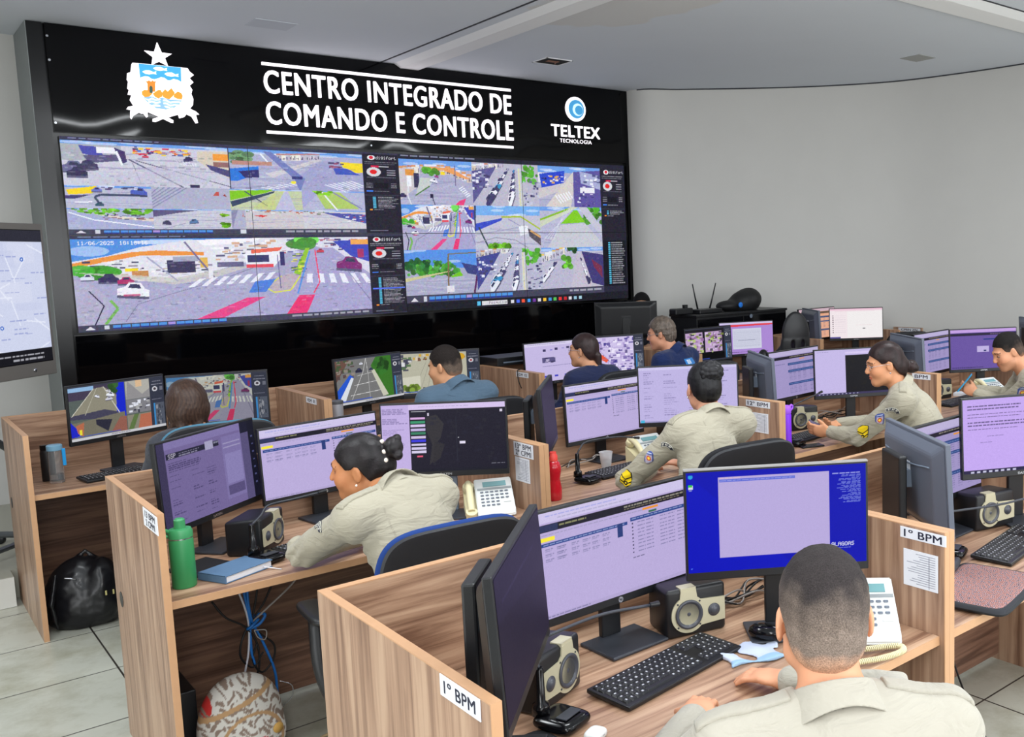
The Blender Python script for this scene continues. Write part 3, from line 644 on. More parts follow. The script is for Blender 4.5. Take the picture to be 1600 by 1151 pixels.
def corner_view(c):
    base(c, .2); houses(c, [(.0, .36), (.3, .3), (.6, .3), (1, .52)], 16, h=.16); c.poly([(.3, .14), (.7, .16), (.98, .4), (.9, .4), (.6, .22), (.35, .22)], (240, 158, 90), .9); trees(c, .34, .2, .52, .3, 12); c.rect(.56, .24, .62, .32, (250, 220, 50))
    c.poly([(.0, .2), (.2, .2), (.28, .55), (0, .9)], (206, 200, 205)); c.rect(.08, .22, .2, .36, (226, 150, 70)); c.rect(.1, .36, .16, .6, WH); c.rect(.19, .3, .26, .62, (60, 58, 90)); c.poly([(.28, .4), (.46, .4), (.4, .6), (.2, .82)], (200, 206, 206)); c.pl([(.2, .8), (.4, .58)], (90, 130, 80), 3)
    cars(c, [(.46, .46, .05, WH, .2), (.5, .36, .03, (170, 70, 140), .2), (.03, .8, .05, (60, 52, 96), 0)]); c.pl([(.12, .5), (.1, .8), (.14, 1)], (226, 228, 240), 2.5); c.line((.42, .78), (.46, 1), (50, 48, 80), 2); c.rect(.40, .76, .44, .84, (40, 36, 70))
    cross(c, (((.86, .56), (.98, .78)), ((.8, .62), (.92, .84))), 6); c.poly([(.8, .9), (.9, .84), (.86, 1), (.74, 1)], (236, 70, 130)); c.line((.76, .1), (.76, .56), (110, 104, 140), 2)
def traffic(c, seedcol=(96, 92, 150), road=(188, 186, 206), nveh=9):
    c.rect(0, 0, 1, 1, road); houses(c, [(0, .2), (.5, .08)], 8, (150, 140, 190), .12); c.poly([(0, .2), (.36, .08), (.2, .5), (0, .95)], seedcol); c.speck(0, .2, .25, .6, 30, [WH, (70, 66, 110), (150, 150, 190)], (.02, .06))
    trees(c, .72, .02, .98, .4, 22, (96, 190, 60)); c.speck(.75, .3, 1, 1, 30, [(60, 56, 96), (200, 205, 230), (110, 110, 150)], (.02, .06))
    L = []
    for i in range(nveh):
        t = i/nveh; L.append((.52-.3*t+random.uniform(-.02, .02), .14+.8*t, .03+.075*t, random.choice([WH, (230, 232, 245), (70, 66, 110), (60, 150, 200), (170, 170, 200)]), -.9)); L.append((.62-.06*t, .18+.76*t, .03+.06*t, random.choice([WH, (70, 140, 200), (90, 86, 130)]), -1.2))
    cars(c, L); c.poly([(.68, .1), (.74, .1), (.76, 1), (.68, 1)], (206, 208, 214)); c.line((.7, .1), (.71, 1), (230, 225, 150), 2)
def plaza(c):
    base(c, .16); c.poly([(.0, .4), (.3, .5), (.45, .25), (.0, .16)], (226, 226, 238)); c.poly([(.02, .2), (.42, .1), (.4, .4), (.05, .55)], (50, 76, 206)); c.speck(.04, .2, .4, .45, 22, [WH, (40, 40, 120), (240, 180, 90)], (.02, .05)); c.poly([(0, .55), (.4, .42), (.46, .3), (.6, .2), (.36, .6), (0, .8)], (206, 200, 206))
    c.poly([(.46, .3), (.56, .12), (.62, .12), (.5, 1), (.1, 1)], (214, 208, 205)); cross(c, (((.25, .72), (.5, .6)), ((.34, .92), (.56, .76))), 6); c.poly([(.56, .12), (1, .06), (1, 1), (.56, 1), (.55, .6)], (96, 86, 160)); c.poly([(.66, .1), (1, .2), (1, .55), (.68, .4)], (170, 176, 216)); c.speck(.7, .16, .98, .5, 16, [(80, 80, 130), WH], (.03, .06)); c.rect(.66, .5, .9, .64, (236, 236, 246)); c.speck(.6, .6, .95, .95, 12, [(70, 60, 130), (230, 230, 245)], (.02, .06))
def road_curve(c, truck=False):
    base(c, .22, (196, 196, 214), (120, 176, 240)); c.poly([(0, .5), (.45, .3), (.6, .22), (.44, .3), (0, .6)], (214, 214, 226)); c.poly([(0, .42), (.42, .28), (.4, .34), (0, .6)], (60, 80, 200)); c.pl([(.4, .26), (.7, .25), (1, .55)], (170, 190, 60), 4); c.pl([(.5, .3), (1, .75)], (150, 150, 190), 2)
    c.line((.02, 0), (.0, .6), (60, 70, 110), 5); c.line((.06, .5), (.2, 1), (60, 76, 80), 4); trees(c, .2, .92, .5, 1., 16, (110, 190, 40)); c.pl([(.02, .86), (.3, .74), (.6, .8), (.8, 1)], (150, 148, 170), 2)
    if truck: c.poly([(.66, .48), (.8, .46), (.82, .64), (.68, .7)], (236, 238, 248)); c.poly([(.8, .52), (1, .7), (1, .95), (.82, .72)], (90, 84, 96)); c.line((.84, .58), (1, .74), (220, 170, 110), 5)
def highway(c):
    base(c, .1, (184, 186, 214)); c.poly([(0, .3), (.5, 0), (.62, 0), (0, .5)], (206, 214, 190)); c.pl([(0, .32), (.45, .05)], (140, 190, 50), 5); trees(c, .7, .02, 1, .4, 30, (90, 180, 50)); c.poly([(.62, .0), (.76, .0), (1, .5), (1, .75), (.76, .3)], (198, 198, 216)); c.poly([(.54, .08), (.6, .08), (.72, .38), (.32, .42)], (130, 205, 40)); c.poly([(.32, .44), (.72, .4), (1, .9), (1, 1), (.1, 1)], (200, 202, 214))
    for k in range(4): c.pl([(.52-.04*k, .05), (.05+.05*k, .8)], (226, 228, 245), 1.4, .7)
def field_view(c):
    base(c, .42, (170, 172, 200), (90, 146, 230)); trees(c, 0, .26, .72, .56, 70, (80, 170, 60)); trees(c, 0, .22, .3, .4, 20, (50, 120, 60)); c.poly([(0, .62), (.62, .48), (.7, .42), (.6, .5), (0, .7)], (206, 200, 150)); c.poly([(.62, .6), (.76, .5), (.8, .6), (.64, .63)], (120, 200, 40)); c.poly([(.78, .3), (1, .38), (1, .6), (.86, .55)], (62, 70, 130)); c.line((.6, .1), (.58, .98), (130, 110, 80), 4); c.line((.6, .1), (1, .08), (120, 118, 110), 3); c.rect(.56, .82, .66, .96, (226, 226, 235)); c.pl([(1, .6), (.95, 1)], (90, 40, 90), 5)
def avenue(c):
    base(c, .1, (190, 190, 210)); houses(c, [(0, .35), (.45, .1)], 8, (240, 200, 90), .16); c.poly([(.45, .1), (.55, .1), (.5, 1), (.02, 1), (0, .8)], (186, 184, 208)); trees(c, .34, .24, .46, .5, 24, (110, 200, 60)); trees(c, .44, .0, .54, .1, 8, (60, 110, 60)); c.poly([(.56, .1), (.62, .1), (.9, 1), (.45, 1)], (196, 190, 208)); c.poly([(.64, .1), (1, .2), (1, 1), (.8, .9)], (66, 60, 120)); c.poly([(.8, .3), (.98, .5), (.98, .8), (.84, .5)], (120, 50, 80))
    cars(c, [(.13, .55, .06, WH, -.8), (.05, .72, .07, (236, 238, 250), -.8), (.2, .4, .04, (70, 66, 110), -.8), (.66, .45, .03, WH, 1.2), (.7, .62, .045, (236, 238, 250), 1.2), (.74, .82, .06, (60, 56, 96), 1.2), (.63, .3, .025, (70, 66, 100), 1.2)])
def wide_square(c):
    base(c, .08, (206, 206, 222)); c.rect(0, .08, .34, .45, (176, 180, 190)); c.poly([(.1, .1), (.2, .12), (.24, .32), (.12, .3)], (80, 84, 176)); c.rect(.2, .12, .31, .26, (240, 240, 250)); c.poly([(.12, .32), (.33, .28), (.33, .42), (.15, .5)], (96, 92, 130)); c.poly([(.3, .12), (.36, .2), (.37, .44), (.33, .5)], (74, 60, 110)); c.line((.31, .2), (.34, .52), WH, 4)
    c.speck(.4, .08, .74, .24, 60, [(214, 50, 90), (250, 210, 70), (60, 60, 100), (80, 110, 200), (230, 120, 60)], (.012, .045)); cars(c, [(.06, .6, .07, (110, 108, 150), 0), (.14, .56, .06, (70, 66, 100), -.1), (.08, .72, .06, (60, 56, 90), 0), (.48, .3, .02, (220, 80, 100), 0), (.74, .32, .03, (60, 56, 100), -.2)])
    c.poly([(.8, .12), (1, .1), (1, .75), (.86, .5), (.8, .34)], (216, 206, 190)); c.rect(.9, .16, 1, .32, (244, 160, 70)); c.rect(.9, .36, 1, .48, (150, 110, 110)); c.poly([(.85, .42), (1, .55), (1, .72), (.88, .56)], (80, 76, 130)); cross(c, (((.66, .36), (.8, .42)), ((.7, .46), (.8, .5))), 7, .7)
    c.line((.38, .38), (.7, 1), (90, 88, 120), 2.4); c.line((.42, .4), (1, .95), (100, 98, 128), 1.6); c.line((.4, .45), (.44, .92), (130, 130, 150), 1.2); c.poly([(.1, .9), (.5, .55), (.8, .5), (.9, .8), (.6, 1), (.1, 1)], (196, 196, 216), .6); c.rect(.74, .92, .8, 1, (60, 56, 90)); c.line((.88, .72), (.82, 1), (190, 196, 210), 4)
def bridge_view(c):
    base(c, .1, (176, 178, 210)); trees(c, 0, .1, .14, .34, 30, (110, 150, 110)); c.rect(.02, .3, .3, .4, (190, 140, 130)); houses(c, [(.3, .26), (.66, .2)], 10, (190, 130, 130), .14); c.poly([(.25, .6), (.62, .2), (.68, .2), (.3, .7)], (214, 210, 214), .8); c.poly([(0, .5), (.2, .42), (.2, .6), (.05, .8), (0, .8)], (50, 120, 220)); c.poly([(.06, .56), (.2, .5), (.2, .7), (.1, .72)], (56, 52, 110))
    c.poly([(.68, .22), (.8, .2), (1, .5), (1, 1), (.3, 1), (.5, .6)], (164, 166, 206)); cross(c, (((.2, .95), (.45, .8)), ((.3, 1.), (.5, .86))), 6, .8); cross(c, (((.68, .84), (.92, .7)), ((.84, 1.), (1.04, .85))), 7, .85); c.poly([(.82, .22), (1, .24), (1, .48), (.94, .5), (.9, .42), (.84, .36)], (246, 220, 50)); c.poly([(.76, .36), (.88, .4), (.98, .56), (.78, .55)], (70, 90, 190)); c.speck(.72, .2, .82, .4, 14, [(80, 60, 110), (150, 80, 110)], (.02, .05))
    c.poly([(.24, .04), (.3, .04), (.54, .7), (.5, 1.), (.49, 1.), (.46, .72)], (120, 130, 190)); c.rect(.44, .64, .52, .72, (60, 66, 130)); c.ell(.45, .8, .02, .04, (240, 230, 70)); c.line((.22, .1), (.27, .3), WH, 3)
def small_view(c, k):
    if k == 0: base(c, .1, (186, 188, 212)); c.poly([(.02, .2), (.35, .02), (.4, .1), (.3, .35), (.04, .42)], (248, 214, 40)); c.poly([(0, .45), (.3, .4), (.1, .6), (0, .6)], (76, 70, 120)); c.pl([(.95, .42), (.4, .4), (.33, .5), (.38, .8)], (70, 80, 110), 4); cars(c, [(.85, .25, .1, (80, 100, 190), .1), (.38, .82, .05, (60, 90, 110), 0), (.36, .2, .06, (110, 120, 200), 0)]); c.pl([(.1, .75), (.3, .72)], WH, 2); c.speck(.4, .02, .8, .15, 14, [WH, (80, 80, 120)], (.03, .07))
    if k == 1: c.rect(0, 0, 1, 1, (176, 178, 204)); [c.line((0, .3+.13*i), (.1+.07*i, 0), (120, 122, 160), 2, .6) for i in range(6)]; c.poly([(.78, .35), (.82, .16), (.86, .18), (.86, .36)], (196, 90, 80)); c.poly([(.9, .36), (.93, .26), (.96, .38)], (150, 60, 50))
    if k == 2: base(c, .05, (176, 182, 216)); trees(c, .05, .02, 1, .3, 60, (120, 205, 50)); c.poly([(0, .1), (.3, .3), (1, .7), (1, 1), (.2, 1), (0, .4)], (170, 176, 214)); c.poly([(.3, .28), (1, .5), (1, .62), (.6, .5)], (226, 214, 205)); c.speck(.3, .25, .95, .5, 24, [(70, 80, 100), (150, 110, 120)], (.02, .07)); c.pl([(.02, .2), (.3, .55), (1, .9)], WH, 2)
    if k == 3: base(c, .04, (202, 202, 218)); c.poly([(0, .05), (.6, .04), (.3, .2), (0, .4)], (96, 90, 130)); cars(c, [(.16, .68, .055, (70, 68, 100), .1), (.5, .62, .06, (90, 120, 170), -.1)]); trees(c, .86, .2, .95, .4, 8, (140, 215, 40)); trees(c, .86, .7, .97, .9, 14, (120, 205, 30)); c.pl([(.1, 1), (.4, .7)], (150, 150, 180), 1)
    if k == 4: base(c, .04, (196, 206, 170)); c.poly([(0, .1), (.6, 0), (.5, .15), (0, .55)], (130, 200, 40)); c.poly([(0, .6), (.62, .06), (.6, .16), (.02, .86)], (60, 74, 100)); c.line((.2, .1), (.5, .8), (70, 80, 110), 2.4); c.poly([(.62, .2), (.8, .05), (.9, 1), (.6, 1)], (190, 192, 222)); c.poly([(.3, .9), (.6, .2), (.75, .05), (.6, 1)], (200, 210, 130), .7)
    if k == 5: base(c, .04, (180, 184, 214)); c.poly([(0, 0), (.3, 0), (.0, .9)], (170, 170, 216)); c.poly([(.2, .05), (.6, .05), (.9, .9), (.35, .9)], (176, 205, 110)); c.pl([(.3, .0), (.55, 1)], WH, 3); c.pl([(.45, .0), (.95, .9)], (140, 140, 180), 3); trees(c, .2, .0, .5, .2, 14, (130, 205, 40))
    if k == 6: base(c, .04, (206, 200, 205)); c.speck(0, .0, 1, .16, 30, [(190, 110, 90), (110, 120, 110), WH], (.02, .07)); c.poly([(.3, .3), (.4, .26), (.5, .3), (.42, .38)], (220, 60, 60)); c.line((.0, .1), (.1, .9), (80, 76, 130), 6)
    if k == 7: base(c, .04, (208, 206, 216)); c.poly([(.3, .1), (1, .2), (1, .7), (.6, .4)], (84, 88, 170)); c.speck(.6, .2, 1, .6, 20, [(70, 70, 110), WH, (200, 80, 100)], (.02, .07)); c.speck(0, 0, .4, .15, 12, [(190, 110, 90), (110, 120, 110)], (.02, .07))
def side_panel(c, rows, hi=None):
    c.rect(0, 0, 1, 1, (38, 36, 50)); s = min(1, c.w/60.); c.ell(.24, .045, .11, .03, (236, 236, 240)); c.ell(.24, .043, .06, .02, (220, 40, 60)); c.text(.37, .028, .034, 'digifort', (205, 206, 214))
    c.dash(.05, .095, .95, (190, 190, 200), .008); c.dash(.05, .118, .9, (150, 150, 165), .008); c.rect(.22, .145, .44, .165, (214, 40, 80)); c.rect(.44, .15, .72, .163, (200, 200, 210))
    c.ell(.29, .225, .2, .058, (214, 214, 222)); c.ell(.28, .225, .1, .03, (226, 40, 40)); [c.rect(.66, .195+.03*i, .9, .205+.03*i, (190, 190, 202), .8) for i in range(3)]
    c.dash(.1, .29, .9, (120, 120, 140), .008); c.rect(.28, .36, .68, .43, (26, 24, 34)); [(c.dash(.06, .365+.025*i, .24, (200, 200, 210), .008), c.dash(.76, .365+.025*i, .92, (200, 200, 210), .01)) for i in range(3)]
    c.rect(.06, .46, .24, .475, (70, 130, 240)); c.dash(.28, .463, .7, (180, 180, 195), .008); c.rect(0, .515, 1, .52, (70, 70, 90))
    for i in range(rows):
        v = .54+.019*i; c.rect(.22, v, .3, v+.013, (90, 190, 226)); c.dash(.36, v+.003, random.uniform(.75, .97), (200, 200, 212), .009)
    if hi: c.rect(.05, .54+.019*hi, .98, .552+.019*hi, (90, 120, 240))
    c.rect(.12, .545+.019*rows, .2, .56+.019*rows, (240, 150, 50)); c.dash(.25, .548+.019*rows, .5, (200, 200, 210), .008); c.rect(.1, .965, .6, .975, (110, 110, 130))
def thumbs(c, n, x1):
    c.rect(0, 0, 1, 1, (70, 70, 92)); c.poly([(.02, .8), (.035, .25), (.05, .8)], (220, 220, 230)); c.rect(.075, .15, .09, .85, (210, 210, 225))
    for i in range(n):
        u = .1+(x1-.1)*i/n; c.rect(u, .2, u+(x1-.1)/n*.88, .85, (84, 150, 226) if i != 6 else (170, 150, 220)); c.rect(u, .62, u+(x1-.1)/n*.88, .85, (40, 60, 150))

vw = Cv(1280, 360, (20, 20, 26))
# upper left desktop
c = vw.sub(0, 0, .5, .5); c.rect(0, 0, 1, 1, (60, 60, 84)); c.dash(.02, .012, .25, (150, 160, 200), .012)
wide_square(c.sub(0, .04, .44, .49)); bridge_view(c.sub(.443, .04, .87, .49)); grain(c.sub(0, .04, .87, .94), 700)
for k, (u0, v0, u1, v1) in enumerate([(0, .49, .218, .722), (.218, .49, .437, .722), (.0, .725, .218, .94), (.218, .725, .437, .94), (.437, .49, .66, .722), (.66, .49, .87, .722), (.437, .725, .66, .94), (.66, .725, .87, .94)]): small_view(c.sub(u0, v0, u1, v1), k)
small_view(c.sub(.437, .725, .48, .94), 1); thumbs(c.sub(0, .94, .87, .99), 14, .44); c.sub(0, .94, .87, 1).rect(.53, .1, .55, .8, (214, 214, 230)); c.dash(.6, .955, .84, (200, 200, 215), .02); side_panel(c.sub(.872, .02, 1, .99), 8)
# lower left desktop
c = vw.sub(0, .5, .5, 1); c.rect(0, 0, 1, 1, (60, 60, 84)); c.dash(.02, .012, .3, (150, 160, 200), .012)
main_street(c.sub(0, .04, .872, .93)); grain(c.sub(0, .16, .872, .93), 600); thumbs(c.sub(0, .93, .872, .99), 13, .46); c.dash(.6, .945, .86, (200, 200, 215), .02); side_panel(c.sub(.874, .03, 1, .99), 18, 7)
# right desktop
c = vw.sub(.5, 0, 1, 1); c.rect(0, 0, 1, 1, (40, 40, 56)); c.dash(.01, .006, .3, (170, 175, 205), .008)
cols, rws = (0.0, .286, .574, .874), (.03, .318, .606, .898)
fn = [corner_view, traffic, plaza, lambda q: main_street(q, False), lambda q: road_curve(q, True), highway, field_view, lambda q: traffic(q, (70, 76, 150), (184, 184, 208), 14), avenue]
for i in range(9): q_ = c.sub(cols[i % 3], rws[i//3], cols[i % 3+1], rws[i//3+1]); fn[i](q_); grain(q_)
thumbs(c.sub(0, .90, .874, .945), 14, .5); c.dash(.7, .91, .86, (200, 200, 215), .014); c.rect(0, .945, 1, 1, (30, 30, 40)); c.rect(.3, .958, .41, .985, (222, 220, 226)); c.text(.33, .962, .02, 'Pesquisar', (120, 120, 130), .8); c.rect(.28, .958, .293, .985, (90, 190, 235))
for i, q in enumerate([(220, 220, 230), (80, 110, 240), (240, 90, 60), (70, 160, 240), (110, 60, 160), (220, 220, 225), (250, 200, 60), (70, 150, 220), (90, 190, 90), (230, 60, 60), (200, 40, 50), (220, 220, 225), (150, 190, 220), (170, 210, 225)]): c.rect(.425+.0245*i, .96, .439+.0245*i, .984, q)
side_panel(c.sub(.876, .03, .995, .6), 3); s_ = c.sub(.876, .56, .995, .9); s_.rect(0, 0, 1, 1, (24, 24, 34))
for i in range(20): s_.rect(.22, .03+.047*i, .32, .06+.047*i, (90, 190, 226)); s_.dash(.36, .035+.047*i, random.uniform(.8, .95), (205, 205, 214), .022)
vw.noise(5, 4)
pw, ph = 4.85/4, 1.364/2
pos = ['far left', 'second from left', 'third from left', 'far right']
for r_ in range(2):
    for q in range(4):
        t = thing('video_wall_display', 'thin-bezel lit display, %s panel of the %s row of the video wall' % (pos[q], 'upper' if r_ == 0 else 'lower'), 'display', (pw*(q+.5), 0, 1.41+ph*(1.5-r_)), 0, 'displays tiled in the video wall')
        bm = B(); add_box(bm, (-pw/2+.0005, -.004, -ph/2+.0005), (pw/2-.0005, .026, ph/2-.0005)); obj('housing', bm, BLKG, t)
        screen_mesh('screen', vw.sub(q/4, r_/2, (q+1)/4, (r_+1)/2), pw-.0045, ph-.0045, t, Matrix.Translation((0, -.0048, 0)))

# ---------------------------------------------------------------- big television on a stand at the left
c = Cv(360, 206, (206, 212, 236)); c.speck(0, 0, 1, 1, 20, [(198, 204, 232), (216, 220, 240)], (.05, .2), .5)
for _ in range(46):
    u, v = random.random(), random.random(); a = random.uniform(-1.4, 1.4); c.line((u, v), (u+.12*math.cos(a), v+.2*math.sin(a)), (232, 236, 250), 2.2, .8)
for _ in range(60):
    u, v = random.random()*.95, random.uniform(.14, .86); c.dash(u, v, u+random.uniform(.03, .09), (150, 160, 210), .009, .8)
for u, v in ((.69, .33), (.7, .47), (.74, .72), (.28, .3), (.4, .66), (.88, .22)): c.ell(u, v, .01, .016, (60, 110, 200)); c.ell(u, v, .004, .006, WH)
for u, v in ((.62, .17), (.66, .66), (.58, .79), (.2, .2), (.3, .6)):
    c.rect(u, v, u+.014, v+.035, (214, 50, 60)); c.speck(u-.02, v+.035, u+.03, v+.06, 12, [(90, 96, 120), (150, 156, 180)], (.006, .012))
c.text(.66, .6, .024, 'POÇO', (120, 130, 170)); c.rect(0, 0, 1, .085, (44, 44, 56)); c.text(.45, .02, .036, 'm Code: 42170042', (225, 228, 240)); c.rect(0, .9, 1, 1, (20, 20, 26)); c.dash(.7, .93, .95, (225, 225, 235), .014); c.dash(.78, .96, .95, (225, 225, 235), .014); c.rect(.62, .93, .64, .97, (225, 225, 235))
c.noise(3)
t = thing('television', 'large grey framed television showing a street map on a floor stand at the left', 'television', (-.796, -1.305, .17), R(44))
# local: the right top corner sits at (.727, y)
bm = B(); add_box(bm, (-.727, -.03, 1.045), (.727, .03, 1.968), bev=.006); obj('frame', bm, mat('tv_frame', rgb(122, 118, 114), .35, metal=.3), t)
screen_mesh('screen', c, 1.40, .79, t, Matrix.Translation((0, -.0325, 1.53)))
bm = B(); add_box(bm, (-.702, -.0318, 1.13), (.702, -.03, 1.93)); obj('screen_border', bm, BLKG, t)
bm = B(); add_lathe(bm, [(.0, 0), (.012, 0), (.012, .004), (0, .004)], n=16, M=Matrix.Translation((.55, -.03, 1.085)) @ Matrix.Rotation(R(90), 4, 'X')); obj('maker_mark', bm, SILV, t)
tub = mat('stand_tube', rgb(96, 100, 104), .3, metal=.6)
bm = B()
for s in (-1, 1):
    add_tube(bm, [(s*.1+.12, .05, 1.4), (s*.07+.12, .05, 1.05), (s*.06+.12, .05, .9), (s*.12+.12, .05, .75), (s*.3+.12, .05, .6), (s*.42+.12, .05, .4), (s*.45+.12, .05, .08)], .021, 10)
add_box(bm, (-.15, .03, 1.2), (.35, .07, 1.6)); obj('stand', bm, tub, t)
bm = B()
for s in (-1, 1): add_cyl(bm, (s*.45+.12, -.25, .06), (s*.45+.12, .35, .06), .02, n=10)
add_cyl(bm, (-.33, .05, .06), (.57, .05, .06), .018, n=10); obj('stand_base', bm, tub, t)
for s in (-1, 1):
    for y in (-.23, .33):
        bm = B(); add_lathe(bm, [(0, -.012), (.03, -.012), (.03, .012), (0, .012)], n=14, M=Matrix.Translation((s*.45+.12, y, .0306)) @ Matrix.Rotation(R(90), 4, 'Y')); obj('castor', bm, BLK, t)

# ---------------------------------------------------------------- workstations
DZ, PZ = .745, 1.05; ON = DZ+.0006
def desk(x0, w, yb, yf, label, group, left=True, sgn_out=None, sgn_in=None, sheet=False, wall=.0, grommet=True, sheet_txt=14):
    t = thing('office_workstation', label, 'desk', (x0+w/2, (yb+yf)/2, wall), 0, group); X = w/2; Yb = (yb-yf)/2; Yf = -Yb; th = .024
    bm = B(); add_box(bm, (-X+th, Yf+.02, DZ-.028), (X-th, Yb-.03, DZ), bev=.002); obj('worktop', bm, W_LT, t)
    bm = B(); add_box(bm, (-X+th, Yf+.018, DZ-.027), (X-th, Yf+.02, DZ-.001)); obj('worktop_edge', bm, EDGE, t)
    bm = B(); add_box(bm, (-X+th, Yb-.026, .33), (X-th, Yb, PZ-.003)); obj('back_panel', bm, W_LT, t)
    bm = B(); add_box(bm, (-X+th, Yb-.026, PZ-.003), (X-th, Yb, PZ)); obj('back_panel_edge', bm, EDGE, t)
    bm = B(); add_box(bm, (-X+th, Yb-.15, .03), (X-th, Yb-.125, .60)); obj('modesty_panel', bm, W_DK, t)
    bm = B(); add_box(bm, (-X+th, Yb-.12, DZ-.11), (X-th, Yb-.03, DZ-.03)); obj('cable_tray', bm, BLK, t)
    for s in (-1, 1):
        a = (-X if s < 0 else X-th)
        bm = B(); add_box(bm, (a+.0005, Yf+.003, .0), (a+th-.0005, Yb, PZ-.003)); p = obj('side_panel', bm, W_UP, t)
        bm = B(); add_box(bm, (a+.0005, Yf, .0), (a+th-.0005, Yf+.003, PZ)); add_box(bm, (a+.0005, Yf+.003, PZ-.003), (a+th-.0005, Yb, PZ)); obj('edge_band', bm, EDGE, p)
        if s < 0 and grommet:
            bm = B(); add_cyl(bm, (a-.001, Yb-.1, .58), (a+.0005, Yb-.1, .58), .03, n=20); obj('cable_hole', bm, BLK, p)
    def sign(face, lines, y0, L, z1, h, lh):
        bm = B(); add_box(bm, (face-.0025, y0-L, z1-h), (face-.0005, y0, z1)); s = obj('name_sign', bm, PAPER, t)
        bm = B()
        for i, (tx, wd) in enumerate(lines):
            tb = text_bm(tx, 1., .0, .017, spacing=1.05, width=wd, height=lh); zz = z1-(i+1)*(h-len(lines)*lh)/(len(lines)+1)-(i+1)*lh
            merge(bm, tb, Matrix.Translation((face-.003, y0-(L-wd)/2, zz)) @ SIDEWAYS)
        obj('lettering', bm, INK, s)
    if sgn_out: sign(-X, *sgn_out)
    if sgn_in: sign(X-th, *sgn_in)
    if sheet:
        f = X-th; y0 = Yf+(.2 if X > .735 else .14); z1 = .978
        bm = B(); add_box(bm, (f-.0025, y0-.118, z1-.108), (f-.0005, y0, z1)); s = obj('notice_sheet', bm, PAPER, t)
        bm = B()
        for i in range(sheet_txt):
            zz = z1-.008-.0068*i; add_box(bm, (f-.003, y0-.11, zz-.0018), (f-.0026, y0-.11+random.uniform(.05, .1), zz))
        add_box(bm, (f-.003, y0-.09, z1-.104), (f-.0026, y0-.088, z1-.01)); obj('printed_lines', bm, mat('print_grey', rgb(150, 152, 166), .7), s)
    return t
P0, P1, P2 = 1.478, 1.485, 1.46
SG1 = ([('1º BPM', .115)], )
def sg(txts, y0, L, z1, h, lh): return (txts, y0, L, z1, h, lh)
g0, g1, g2 = 'workstations in the row nearest the video wall', 'workstations in the middle row', 'workstations in the front row'
lab0 = ['wood-grain workstation at the far left end of the row under the video wall', 'wood-grain workstation of the man in the blue-grey shirt, under the video wall', 'wood-grain workstation used by the woman in navy, under the video wall', 'wood-grain workstation of the grey-haired man, below the right end of the video wall', 'wood-grain workstation beside the curved wall, with the pinkish lit screen', 'half hidden workstation at the end of the far row carrying sign CPRN ZN']
for i in range(5):
    so = None
    if i == 0: so = sg([('VDM  01', .13)], -.15, .17, 1.043, .036, .02)
    if i == 1: so = sg([('VDM  02', .13)], -.137, .165, 1.043, .036, .02)
    if i == 3: so = sg([('MDN', .07)], -.175, .115, 1.03, .03, .018)
    desk(-.61+P0*i, P0 if i < 4 else 1.17, -1.395 if i < 4 else -1.52, -2.27, lab0[i], g0, sgn_in=so, grommet=i == 0)
lab1 = ['wood-grain workstation with two-line sign at the left end of the middle row', 'wood-grain workstation in the middle row with red bottle on it', 'wood-grain workstation in the middle row with purple bottle on it', 'wood-grain workstation at the right of the middle row used by the man holding a phone', 'wood-grain workstation at the far right edge of the middle row']
BX = [-.505, .967, 2.452, 3.90, 5.37, 6.84]
for i in range(5):
    so = si = None
    if i == 0: so = sg([('13 BPM', .14), ('2 CPMI', .125)], -.235, .195, 1.046, .062, .022); si = sg([('13º BPM', .128), ('2º CPMI', .128)], -.203, .16, 1.045, .062, .023)
    if i == 1: si = sg([('12º BPM', .155)], -.158, .185, 1.044, .035, .022)
    if i == 2: si = sg([('BPM', .10)], -.222, .14, 1.042, .035, .022)
    desk(BX[i], BX[i+1]-BX[i], -3.655, -4.475, lab1[i], g1, sgn_out=so, sgn_in=si, sheet=i in (0, 1), grommet=i == 0)
t = thing('partition_panel', 'short end partition with small sign CPRN ZN near the curved wall', 'partition', (6.76, -2.13, 0))
bm = B(); add_box(bm, (-.012, -.2, 0), (.012, .15, PZ)); obj('panel', bm, W_UP, t)
bm = B(); add_box(bm, (-.0145, -.185, 1.008), (-.0125, .085, 1.045)); s_ = obj('name_sign', bm, PAPER, t)
bm = B(); merge(bm, text_bm('CPRN ZN', 1., .0, .02, width=.2, height=.022), Matrix.Translation((-.015, .05, 1.0155)) @ SIDEWAYS); obj('lettering', bm, INK, s_)
desk(-.395, P2-.012, -5.60, -6.45, 'wood-grain workstation in the foreground with signs 1º BPM, used by the man seen from behind', g2, sgn_out=sg([('1º BPM', .125)], -.231, .158, 1.048, .043, .026), sgn_in=sg([('1º BPM', .130)], -.274, .156, 1.042, .032, .022), sheet=True)
desk(-.395+P2-.012, P2, -5.60, -6.45, 'wood-grain workstation at the right edge of the foreground with leopard print sleeve on it', g2, grommet=False)

